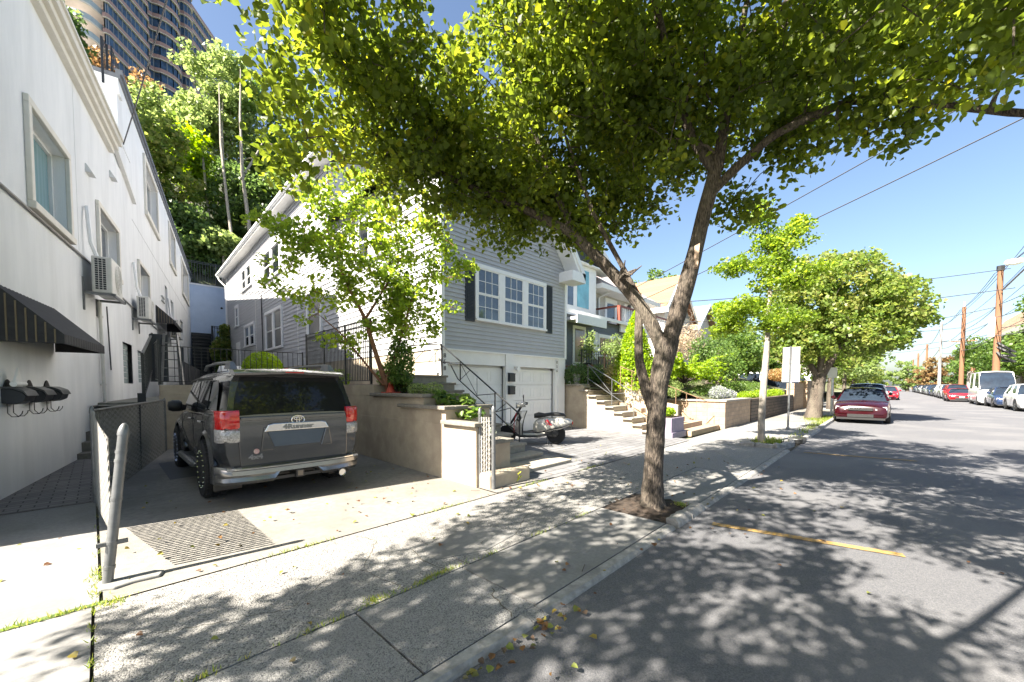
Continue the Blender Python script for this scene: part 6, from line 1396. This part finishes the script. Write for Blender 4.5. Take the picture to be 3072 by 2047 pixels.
# orange roofed house
oh=thing('orange_roof_house','house with a large orange shingle roof and white gable trim','house')
hbox([(32.3,13.4),(38.0,13.4),(38.0,24),(32.3,24)],1.0,8.0,M['siding_beige'],oh)
m=MB(); m.slab([(31.8,12.9,7.8),(34.6,12.9,10.9),(34.6,24.5,10.9),(31.8,24.5,7.8)],(0,0,.15)); m.slab([(34.6,12.9,10.9),(38.6,12.9,7.3),(38.6,24.5,7.3),(34.6,24.5,10.9)],(0,0,.15)); m.build('roof',M['roof_orange'],oh)
m=MB(); m.add([(32.3,13.38,7.9),(38.0,13.38,7.7),(34.6,13.38,10.7)],[(0,1,2)]); m.build('gable',pm('grey_gable',(.24,.24,.25),None,6,.7),oh)
m=MB(); m.box(31.7,12.85,7.55,31.85,24.5,7.95); m.slab([(31.8,12.85,7.75),(34.6,12.85,10.85),(38.6,12.85,7.25),(38.6,12.85,7.5),(34.6,12.85,11.12),(31.8,12.85,8.0)],(0,.1,0)); m.build('trim',M['white'],oh)
FO=frame((32.3,13.4),(1,0))
for a,b in ((.6,1.8),(3,4.4)): window(FO,oh,a,b,5.2,6.8,glass='glass',muntins=False,sash=False)
m=MB(); m.box(28.5,12.0,5.3,35.5,13.4,5.45); m.build('balcony_deck',M['trim'],oh)
m=MB(); m.bar((28.5,12.05,6.3),(35.5,12.05,6.3),.08,.08); m.build('handrail',M['black_iron'],oh)
for i in range(22): m=MB(); m.rod((28.6+i*.32,12.05,5.4),(28.6+i*.32,12.05,6.3),.02,4); m.build('baluster',M['black_iron'],oh)
# tan roofed house
th=thing('tan_roof_house','far pale house with tan shingle roof and small dormer','house')
hbox([(38.9,13.6),(46,13.6),(46,24),(38.9,24)],.5,6.2,pm('pale_render',(.50,.45,.40),None,3,.8),th)
m=MB(); m.slab([(38.3,13.0,6.0),(42.4,13.0,9.5),(42.4,24.5,9.5),(38.3,24.5,6.0)],(0,0,.15)); m.slab([(42.4,13.0,9.5),(46.6,13.0,6.0),(46.6,24.5,6.0),(42.4,24.5,9.5)],(0,0,.15)); m.build('roof',M['roof_tan'],th)
m=MB(); m.add([(38.9,13.58,6.1),(46,13.58,6.1),(42.4,13.58,9.3)],[(0,1,2)]); m.build('gable',M['siding_beige'],th)
m=MB(); m.box(38.2,12.95,5.75,38.35,24.5,6.15); m.slab([(38.3,12.95,5.95),(42.4,12.95,9.45),(46.6,12.95,5.95),(46.6,12.95,6.2),(42.4,12.95,9.72),(38.3,12.95,6.2)],(0,.1,0)); m.build('trim',M['white'],th)
m=MB(); m.box(39.3,15,6.5,41,16.6,8.1); d_=m.build('dormer',M['roof_grey'],th); m=MB(); m.slab([(39.1,14.8,8.1),(41.4,14.8,8.1),(41.4,15.8,8.9),(39.1,15.8,8.9)],(0,0,.1)); m.build('dormer_roof',M['roof_tan'],d_)
FT=frame((38.9,13.6),(1,0)); window(FT,th,1,2.6,3.2,5.0,glass='glass',muntins=False); window(FT,th,4.4,6,3.2,5.0,glass='glass',muntins=False)
# small distant houses along the left kerb
for i,(x,y,w_,d_,h,rh_,lab) in enumerate([(62,9,9,8,4.0,2.4,'small white distant house with a gabled roof on the left'),(80,9,10,9,4.4,2.6,'second small distant white house farther along on the left'),(100,10,12,9,5,3,'third distant pale house beyond the trees on the left')]):
    t=thing('distant_house',lab,'house',(0,0,0),0,'distant houses along the left side of the street'); hbox([(x,y),(x+w_,y),(x+w_,y+d_),(x,y+d_)],-.1,h,M['white'],t)
    m=MB(); m.slab([(x-.5,y-.5,h),(x-.5,y+d_+.5,h),(x-.5,y+d_/2,h+rh_)],(w_+1,0,0)); m.build('roof',M['roof_white'],t)
    Fh=mframe((x,y),(0,1),True)
    for s in (1.2,4.8): window(Fh,t,s,s+1.2,1.6,3.2,glass='glass_dark',muntins=False,sash=False)
# building on the right edge
rb=thing('corner_building','grey apartment building with tan mansard roof on the right edge','building')
hbox([(70,-12),(99,-12),(99,-28),(70,-28)],-.1,8.7,pm('grey_brick_render',(.36,.33,.31),None,.8,.85),rb)
m=MB(); m.loft([[(69.4,-11.4,8.7),(99.6,-11.4,8.7),(99.6,-28,8.7),(69.4,-28,8.7)],[(70.6,-13.2,11.7),(98.4,-13.2,11.7),(98.4,-27,11.7),(70.6,-27,11.7)]]); m.build('roof',M['roof_tan'],rb)
m=MB(); m.box(69.2,-12.0,8.1,99.8,-11.2,8.8); m.build('cornice',M['cream_trim'],rb)
Fr=Matrix(((0,-1,0,70),(-1,0,0,-12),(0,0,1,0),(0,0,0,1)))
for s in (1.5,5,9):
    for z in (1.4,4.8): window(Fr,rb,s,s+1.5,z,z+2.0,glass='glass_dark',muntins=False,sash=True,frame_w=.2)
Ff=Matrix(((1,0,0,70),(0,1,0,-12),(0,0,1,0),(0,0,0,1)))
for s in (2,7,12,17,21.5,25.5):
    for z in (1.4,4.8): window(Ff,rb,s,s+1.5,z,z+2.0,glass='glass_dark',muntins=False,sash=True,frame_w=.2)
for z in (4.2,7.2):
    m=MB(); m.box(80,-12,z-.1,87,-10.9,z); m.build('fire_escape_platform',M['black_iron'],rb)
    m=MB()
    for i in range(22): m.rod((80+i*.33,-10.95,z),(80+i*.33,-10.95,z+.95),.025,4)
    m.bar((80,-10.95,z+.95),(87,-10.95,z+.95),.05,.05); m.build('fire_escape_railing',M['black_iron'],rb)
m=MB(); m.bar((81,-11.3,4.2),(86,-11.3,7.1),.5,.08); m.build('fire_escape_ladder',M['black_iron'],rb)

# ================================================================ high rise on the hill
tw=thing('apartment_tower','curving pink and blue glass apartment tower above the wooded hill','tower')
def tpt(u,v):   # u along the right hand face (52.6 deg), v along the left hand face
    a=R(52.6); return (3.2+u*math.cos(a)+v*math.cos(a+R(90)), 112+u*math.sin(a)+v*math.sin(a+R(90)))
def tprofile():
    P=[]
    P+=[(0,21),(0,15.5)]
    for k in range(7): a=math.pi*k/6; P.append((-1.1*math.sin(a),10.6+1.7*math.cos(a)))      # bay on the left face
    P+=[(0,7.6),(2.4,7.2),(2.4,1.2),(0,.9),(0,.4),(.4,0)]                                  # balcony recess
    P+=[(11,0),(11.6,.3),(12.2,1.2),(12.8,1.2)]
    for k in range(9): a=math.pi*k/8; P.append((16.8-3.4*math.cos(a),.8-3.1*math.sin(a)))
    P+=[(21,1.2),(22,.8)]
    for k in range(7): a=math.pi*k/6; P.append((24.4-1.8*math.cos(a),.4-1.5*math.sin(a)))
    P+=[(27,.5),(46,.5),(46,21)]
    return P
PR=tprofile(); FLH=3.0; Z0=32; NF=23
def inset(P,d):
    out=[];n=len(P)
    for i in range(n):
        a=Vector(P[i-1]);b=Vector(P[i]);c=Vector(P[(i+1)%n]); t=((b-a).normalized()+(c-b).normalized()); t=t.normalized() if t.length>1e-6 else Vector((1,0)); nn=Vector((-t.y,t.x)); out.append(tuple(b+nn*d))
    return out
area=sum(PR[i-1][0]*PR[i][1]-PR[i][0]*PR[i-1][1] for i in range(len(PR)))
sgn=1 if area>0 else -1
IN=inset(PR,.28*sgn)
pink=pm('pink_spandrel',(.40,.25,.235),(.35,.22,.21),.5,.6); pale=pm('pale_band',(.78,.72,.68),None,.5,.6)
M['tower_glass']=pm('tower_glass',(.05,.10,.20),(.02,.04,.08),.55,.10,stretch=(1,1,1),detail=8,lo=.42,hi=.58); mul=pm('mullion',(.24,.26,.31),None,.5,.5)
g=MB(); g.prism([tpt(*p) for p in IN],Z0,Z0+NF*FLH); g.build('glass_wall',M['tower_glass'],tw)
mm=MB()
for i in range(len(IN)):
    a=Vector(tpt(*IN[i-1])); b=Vector(tpt(*IN[i])); L=(b-a).length; k=int(L/1.15)
    for j in range(k+1):
        p=a.lerp(b,j/max(1,k)); mm.box(p.x-.07,p.y-.07,Z0,p.x+.07,p.y+.07,Z0+NF*FLH)
mm.build('mullions',mul,tw)['kind']='stuff'
for f in range(NF+1):
    z=Z0+f*FLH; m=MB(); m.prism([tpt(*p) for p in PR],z-.55,z+.35); m.build('spandrel',pink,tw)
    m=MB(); m.prism([tpt(*p) for p in inset(PR,-.06*sgn)],z-.62,z-.50); m.build('band',pale,tw)
for f in range(6,NF):
    z=Z0+f*FLH; B=[(2.4,7.1)]+[(-3.0*math.sin(math.pi*min(1,max(0,k/12)))**.45 if 0<k<12 else 1.0, 7.1-6.0*k/12) for k in range(13)]+[(2.4,1.1)]
    m=MB(); m.prism([tpt(*p) for p in B],z-.28,z+.02); b_=m.build('balcony',pale,tw)
    mb2=MB(); pts=[tpt(*p) for p in B[1:-1]]
    for i in range(len(pts)-1): a=pts[i];b=pts[i+1]; mb2.slab([(a[0],a[1],z+.05),(b[0],b[1],z+.05),(b[0],b[1],z+1.05),(a[0],a[1],z+1.05)],(.04,.04,0))
    mb2.build('balcony_glass',pm('balcony_glass',(.45,.50,.56),None,1,.2) if f==6 else bpy.data.materials['balcony_glass'],b_)

# ================================================================ traffic sign, utility poles, wires
sg_=thing('parking_sign','blank backs of two stacked parking signs on a galvanised post','sign')
m=MB(); m.tube([(16.86,2.51,-.02),(16.86,2.49,2.98)],.032,8); m.build('post',M['galv'],sg_,smooth=True)
m=MB(); m.box(16.90,2.22,2.36,16.915,2.72,2.95); m.build('sign_panel',pm('grey_sign_back',(.42,.41,.41),None,9,.5),sg_,bevel=.006)
m=MB(); m.box(16.90,2.21,1.73,16.915,2.73,2.34); m.build('sign_panel',M['white'],sg_,bevel=.006)
m=MB(); m.lathe([(.07,-.03),(.06,.10),(.045,.12),(.0,.12)],(16.86,2.51,0),'Z',10); m.build('post_foot',M['galv'],sg_)
s2=thing('street_sign','small white regulation sign on a white post beside the far tree','sign')
m=MB(); m.rod((26.8,2.1,0),(26.8,2.1,2.5),.05,6); m.build('post',M['white'],s2); m=MB(); m.box(26.7,1.9,2.0,26.72,2.3,2.55); m.build('sign_panel',M['white'],s2)
for x,y,lab in ((70,-8,'small white sign among the trees left of the red car'),(61,-8,'white sign panel on a post by the nearest wooden pole')):
    t=thing('street_sign',lab,'sign'); m=MB(); m.rod((x,y,0),(x,y,2.8),.05,5); m.build('post',M['galv'],t); m=MB(); m.box(x-.1,y-.35,2.0,x-.06,y+.35,2.9); m.build('sign_panel',M['white'],t)
def pole(x,y,h,lab,r=.2,arms=(),mat='pole_wood',lean=0):
    t=thing('utility_pole',lab,'utility pole',(0,0,0),0,'wooden utility poles along the right side'); m=MB(); m.tube([(x,y,-.1),(x+lean,y,h)],[r,r*.72],10); m.build('pole',M[mat],t,smooth=True)
    for z,l in arms:
        m=MB(); m.box(x-.06,y-l/2,z,x+.06,y+l/2,z+.12); cr=m.build('cross_arm',M[mat],t)
        for k in (-.45,-.2,.2,.45): m=MB(); m.rod((x,y+l*k,z+.12),(x,y+l*k,z+.3),.04,5); m.build('insulator',M['white'],cr)
    return t
p1=pole(58.3,-7.4,12.6,'nearest thick wooden pole with a dark cap at the right edge',.27)
m=MB(); m.rod((58.3,-7.4,12.3),(58.3,-7.4,12.75),.26,8); m.build('pole_cap',M['black'],p1)
for k,(z,a) in enumerate(((4.6,.5),(4.1,-.3),(5.0,.1))): m=MB(); m.tube([(58.1,-7.4,z+.6),(57.8,-7.7-a*.3,z+.2),(57.9,-8.4,z-.3),(58.2,-7.7,z-.2)],.12,6); m.build('cable_loop',M['black'],p1)
m=MB(); m.rod((58.1,-7.0,6.2),(58.1,-7.0,8.0),.22,10); m.build('transformer',M['white'],p1)
p2=pole(81.5,-7.35,12.3,'second wooden pole with a short white cross arm',.27,arms=((7.6,2.6),))
m=MB(); m.rod((81.5,-7.35,12.3),(81.5,-7.35,13.0),.08,6); m.build('pole_top',M['white'],p2)
pole(112,-7.3,13.6,'third pole with a greenish upper half',.27,mat='weath'); pole(150,-7.4,12.4,'fourth slim red brown pole far down the street',.28); pole(190,-7.4,12.4,'fifth tiny pole near the vanishing point',.3)
pole(225,-7.4,12,'sixth tiny pole near the vanishing point',.3)
t=thing('pale_post','broken pale trunk stump between the parked cars and the trees','post'); m=MB(); m.tube([(76,-7.6,0),(76,-7.6,3.4)],[.3,.26],8); m.build('post',M['bark_pale'],t); m=MB(); m.rod((78,-8.0,0),(78,-8.0,4.0),.25,8); m.build('post',M['pole_wood'],t)
la=thing('street_lamp','white cobra head street lamp arm reaching in at the right edge','street lamp'); m=MB(); m.tube([(57.9,-7.5,10.4),(55,-8.3,11.6),(53,-8.1,11.9)],.07,6); m.build('arm',M['galv'],la); m=MB(); m.lathe([(0,0),(.2,.1),(.3,.5),(.2,1.0),(0,1.1)],(52.4,-7.9,11.8),'Y',10); m.build('lamp_head',M['white'],la,smooth=True)
def wire(a,b,sag,r,lab,group='overhead wires across the street'):
    a=Vector(a);b=Vector(b); pts=[]
    for i in range(17):
        f=i/16; p=a.lerp(b,f); p.z-=sag*4*f*(1-f); pts.append(p)
    return tag(MB().tube(pts,r,4).build('overhead_wire',M['wire']),lab,'wire',group)
T1=(58.3,-7.4,12.4);T2=(81.5,-7.35,12.2)
wire((24,12.8,7.6),(19.0,-7.4,12.6),.15,.022,'upper black wire crossing the sky from the beige house')
wire((24,13.0,6.6),(19.5,-7.4,11.2),.15,.022,'lower black wire crossing the sky from the beige house')
wire((31,14,8.2),(54,-7.4,11.6),.3,.03,'thin wire passing in front of the dense tree toward the nearest pole')
wire((30,14,6.4),(52,-7.4,9.6),.3,.03,'second thin wire passing in front of the dense tree')
for k,(dz_,dy) in enumerate(((0,0),(-.3,.35),(-3.2,0),(-4.4,.2),(-5.4,-.2),(-6.1,.1))):
    wire((T1[0],T1[1]+dy,T1[2]+dz_),(T2[0],T2[1]+dy,T2[2]+dz_*.95),.35,.03 if k<2 else .035,['top','second','third','fourth','fifth','lowest'][k]+' wire strung from the nearest pole to the second pole')
    wire((T2[0],T2[1]+dy,T2[2]+dz_*.95),(112,-7.3+dy,13.3+dz_),.6,.035,['top','second','third','fourth','fifth','lowest'][k]+' wire strung from the second pole to the third pole')
    wire((T1[0],T1[1]+dy,T1[2]+dz_),(20,-7.4+dy,12.6+dz_),.9,.03,['top','second','third','fourth','fifth','lowest'][k]+' wire running from the nearest pole out of the right edge')
for k,(a,b) in enumerate((((112,-7.3,13),(150,-7.4,12)),((112,-7.3,9),(150,-7.4,8.5)),((150,-7.4,12),(225,-7.4,11.6)))):
    wire(a,b,.8,.045,['far wire between the third and fourth poles','lower far wire between the third and fourth poles','farthest wire beyond the fourth pole'][k])
for k,(a,b,l) in enumerate((((81.5,-7.35,9.5),(60,14.5,8.5),'long cross wire from the second pole over the treetops'),((81.5,-7.35,8.0),(76,12,7.0),'lower cross wire from the second pole over the treetops'),((58.3,-7.4,9.0),(55,14,6.5),'cross wire from the nearest pole to the tan roofed house'),((112,-7.3,9.0),(95,9.5,7.5),'faint cross wire from the third pole'))):
    wire(a,b,.6,.03,l)
for k in range(5):
    wire((81.5,-7.2,11.6-k*.9),(40,-7.6-.3*k,13.5-k*1.3),.7+.1*k,.026,['uppermost','upper','middle','lower','lowermost'][k]+' slack line rising from the second pole past the nearest pole')
wire(wpt(9.2,.3,8.15),(1.6,1.2,9.6),.25,.014,'service cable running from the white cornice up over the street')
wire(tuple(SFm@Vector((8.0,.6,10.6))),tuple(SFm@Vector((8.3,.4,7.9))),.0,.015,'black cable hanging from the grey house eave')
# ================================================================ cars parked along the street (fronts face the viewer)
def carpaint(name,c,metal=.2): return pm(name,c,tuple(x*.93 for x in c),3,.16,metal,spec=.3,coat=.25)
CG=pm('car_glass',(.02,.03,.045),(.015,.02,.03),2,.04,spec=.2)
# profile kinds: L length, W width, hood line, belt line, roof, cabin stations (front base, front top, rear top, rear base)
KINDS={'sedan':dict(L=4.9,W=1.84,H=1.47,hood=(.68,.92),belt=.98,cab=(1.25,2.0,3.55,4.35),trunk=1.05,wr=.33,ax=(.95,3.75),tw=.60),
 'sports':dict(L=4.5,W=1.86,H=1.28,hood=(.62,.82),belt=.88,cab=(1.5,2.2,3.2,3.9),trunk=.92,wr=.33,ax=(.95,3.55),tw=.60),
 'suv':dict(L=4.6,W=1.86,H=1.68,hood=(.80,1.02),belt=1.06,cab=(1.15,1.85,4.15,4.5),trunk=1.06,wr=.36,ax=(.9,3.6),tw=.64),
 'van':dict(L=6.0,W=2.03,H=2.72,hood=(1.0,1.25),belt=1.35,cab=(.75,1.65,5.85,5.97),trunk=1.35,wr=.36,ax=(1.0,4.6),tw=.84)}
def make_car(name,lab,cat,kind,paint,loc,rz=0,group='cars parked along the kerbs',detail=True,plate=None,lamp='clear_lens',low=None):
    K=KINDS[kind]; t=thing(name,lab,cat,loc,rz,group); W=K['W']/2; L=K['L']; z0=.20
    # body: x 0 front .. L rear, y across
    st=[(0.02,.78,K['hood'][0]-.16,.86),(.10,.90,K['hood'][0],.93),(.35,.97,K['hood'][0]+.10,.97),(K['cab'][0]*.7,1.0,K['hood'][1]-.03,1.0),(K['cab'][0],1.0,K['hood'][1],1.0),(K['cab'][0]+.8,1.0,K['belt'],1.0),(K['cab'][2],1.0,K['belt']+.02,1.0),(K['cab'][3],1.0,K['trunk'],1.0),(L-.12,.96,K['trunk']-.06,.95),(L,.86,K['trunk']-.22,.85)]
    rings=[]
    for x,wf,zt,wl in st:
        w_=W*wf; zb=z0+(.08 if x<.05 or x>L-.05 else 0); half=[(0,zb),(w_*.88,zb),(w_*.98,zb+.10),(w_,(zb+zt)/2),(w_*.985,zt-.14),(w_*.93,zt-.04),(w_*.80,zt),(w_*.4,zt+.035),(0,zt+.045)]
        rings.append([(x,y,z) for y,z in half]+[(x,-y,z) for y,z in half[-2:0:-1]])
    MB().loft(rings).build('body',paint,t,smooth=True,fix=True)
    a,b,c,d=K['cab']; zb=K['belt']-.06; H=K['H']; wb=W*.93; wt=W*(.70 if kind!='van' else .86); 
    def cr(x,f,zbase): 
        w0=wb; zt=zbase+(H-zbase)*f; w1=wb+(wt-wb)*f
        return [(x,0,zbase-.1),(x,w0,zbase-.1),(x,w0*.99,zbase),(x,w1,zt-.05*f),(x,w1-.10*f,zt),(x,0,zt+.02*f),(x,-(w1-.10*f),zt),(x,-w1,zt-.05*f),(x,-w0*.99,zbase),(x,-w0,zbase-.1)]
    gl=MB(); gl.loft([cr(a,.03,zb),cr((a+b)/2,.55,zb),cr(b,.97,zb),cr(b+.35,1,zb),cr((b+c)/2,1,zb),cr(c-.2,.99,zb),cr(c,.95,zb),cr((c+d)/2,.5,zb),cr(d,.03,zb)]); gl.build('windows',CG,t,smooth=True,fix=True)
    # roof skin and pillars
    m=MB(); rr=[]
    for x,f in ((b-.08,.95),(b+.1,1),((b+c)/2,1.0),(c-.1,.985),(c+.03,.94)):
        zt=zb+(H-zb)*f; w1=wb+(wt-wb)*f; rr.append([(x,-w1-.012,zt-.09),(x,-w1+.0,zt-.03),(x,-w1*.75,zt+.022),(x,0,zt+.05),(x,w1*.75,zt+.022),(x,w1,zt-.03),(x,w1+.012,zt-.09)])
    m.loft(rr,closed=False,caps=False); m.build('roof',paint,t,smooth=True)
    for s in (-1,1):
        for (x0,x1,f1) in ((a,b,.97),(d,c,.95)):
            m=MB(); m.bar((x0,s*wb*.97,zb+.02),(x1,s*(wb+(wt-wb)*f1-.02),zb+(H-zb)*f1-.04),.07,.05); m.build('pillar',paint,t)
        m=MB(); xm=(b+c)/2; m.bar((xm,s*(wb+.004),zb),(xm,s*(wt+.012),H-.08),.07,.06); m.build('pillar',paint if kind!='sedan' else M['black'],t)
        m=MB(); m.lathe([(0,-.07),(.07,-.06),(.09,0),(.06,.07),(0,.08)],(a+.35,s*(W+.09),zb+.14),'X',10); m.bar((a+.38,s*W*.9,zb+.06),(a+.38,s*(W+.06),zb+.10),.04,.04); m.build('mirror',paint,t,smooth=True)
        for x in K['ax']:
            r=K['wr']; m=MB(); y=s*(W-.10); m.lathe([(r*.62,-.11),(r*.95,-.11),(r,-.07),(r,.07),(r*.95,.11),(r*.62,.11)],(x,y,r),'Y',20); w_=m.build('wheel',M['rubber'],t,smooth=True)
            m=MB(); q=y+s*.10; m.lathe([(0,s*.0),(r*.2,s*.02),(r*.6,-.01*s),(r*.66,.012*s),(r*.66,-.05*s),(0,-.05*s)],(x,q,r),'Y',16); m.build('rim',M['galv'],w_,smooth=True)
            m=MB(); m.tube([(x+ (r+.05)*math.cos(k*.314),s*(W-.006),r+(r+.05)*math.sin(k*.314)) for k in range(11)],.022,5); m.build('wheel_arch',low or M['black'],t)
    hz_=K['hood'][0]
    for s in (-1,1):
        m=MB(); m.loft([[(.10,s*W*.50,hz_-.11),(.20,s*W*.86,hz_-.09),(.24,s*W*.86,hz_+.03),(.17,s*W*.50,hz_-.01)],[(.02,s*W*.50,hz_-.11),(.13,s*W*.90,hz_-.09),(.20,s*W*.88,hz_+.045),(.10,s*W*.50,hz_+.005)]]); m.build('headlight',M[lamp],t,bevel=.01)
    m=MB(); m.box(-.01,-W*.42,hz_-.13,.06,W*.42,hz_-.01); g=m.build('grille',M['black'],t,bevel=.01)
    m=MB()
    for k in range(3): m.box(-.02,-W*.42,hz_-.12+.045*k,-.008,W*.42,hz_-.105+.045*k)
    m.build('chrome_bars',M['chrome'],g)
    m=MB(); m.box(-.012,-W*.45,.27,.05,W*.45,.40); m.build('lower_grille',M['black'],t)
    m=MB(); m.box(.0,-W*.84,.17,L,W*.84,.25); m.build('underbody',M['black'],t)
    if plate: m=MB(); m.box(-.035,-.17,.42,-.02,.17,.54); m.build('plate',M['white'],t)
    return t
mar=carpaint('maroon_paint',(.022,.0015,.004),.0)
acc=make_car('parked_car','dark maroon sedan parked at the left kerb facing the camera','car','sedan',mar,(22.0,.78,0),0)
m=MB(); m.lathe([(0,0),(.055,0),(.055,.01)],(-.02,0,.64),'X',4); m.box(-.03,-.045,.60,-.02,-.03,.68); m.box(-.03,.03,.60,-.02,.045,.68); m.box(-.03,-.03,.635,-.02,.03,.65); m.build('emblem',M['chrome'],acc)
white=carpaint('white_car_paint',(.6,.6,.6),0); silver=carpaint('silver_car_paint',(.42,.43,.45),.5); red=carpaint('red_car_paint',(.38,.01,.015),.1); blue=carpaint('blue_car_paint',(.03,.05,.11),.4); dark=carpaint('dark_car_paint',(.03,.035,.045),.4)
make_car('parked_car','black suv parked directly behind the maroon sedan','car','suv',dark,(28.4,.85,0))
make_car('parked_car','white hatchback third in line behind the maroon sedan','car','suv',white,(34.5,.8,0))
make_car('parked_car','red car poking out far down the left kerb','car','sedan',red,(60,-.1,0))
make_car('parked_car','silver car farther along the left kerb','car','suv',silver,(75,.8,0))
make_car('parked_car','white car far along the left kerb','car','sedan',white,(95,.6,0))
make_car('side_parked_van','white van parked across the sidewalk drive behind the second tree','van','van',white,(37.5,4.0,0),R(62),lamp='clear_lens')
make_car('parked_suv','white suv with a dark rear window at the right picture edge','suv','suv',white,(38.6,-6.75,0),plate=True)
make_car('parked_car','dark blue car between the white suv and the white van','car','sedan',blue,(43.9,-6.5,0))
van=make_car('parked_van','tall white and silver passenger van with a wide windshield','van','van',white,(48.3,-6.35,0),plate=True,low=silver)
red2=make_car('parked_car','bright red sports car parked behind the white van','car','sports',red,(57.6,-5.3,0),plate=True)
make_car('parked_car','dark red suv right behind the red sports car','car','suv',carpaint('dark_red_paint',(.22,.01,.03),.3),(63.3,-5.6,0))
make_car('parked_car','silver suv with a chrome grille behind the dark red suv','car','suv',silver,(69.5,-5.6,0))
cols=[(white,'pale'),(dark,'dark'),(blue,'blue'),(silver,'silver'),(dark,'black'),(white,'white'),(dark,'charcoal'),(silver,'light grey'),(blue,'navy'),(dark,'graphite')]
ords=['first','second','third','fourth','fifth','sixth','seventh','eighth','ninth','tenth']
for i,(c,nm) in enumerate(cols):
    make_car('parked_car',f'{nm} car, {ords[i]} beyond the silver suv in the far right kerb line','car','sedan' if i%2 else 'suv',c,(76+i*6.6,-5.7+.02*i,0),plate=(i%3==0))
# manhole and small fittings
m=MB(); m.lathe([(0,.0),(.10,.0),(.10,.006),(0,.006)],(3.2,-.1,.0),'Z',16); (lambda *a:None)(0) if True else tag(m.build('valve_cover',M['black_iron']),'small round iron valve cover in the shaded road','valve cover')
m=MB(); m.box(13.2,1.62,-.01,13.9,1.95,.13); tag(m.build('drain_casting',M['black_iron'],bevel=.02),'dark iron storm drain casting at the kerb past the ringed pit','drain')
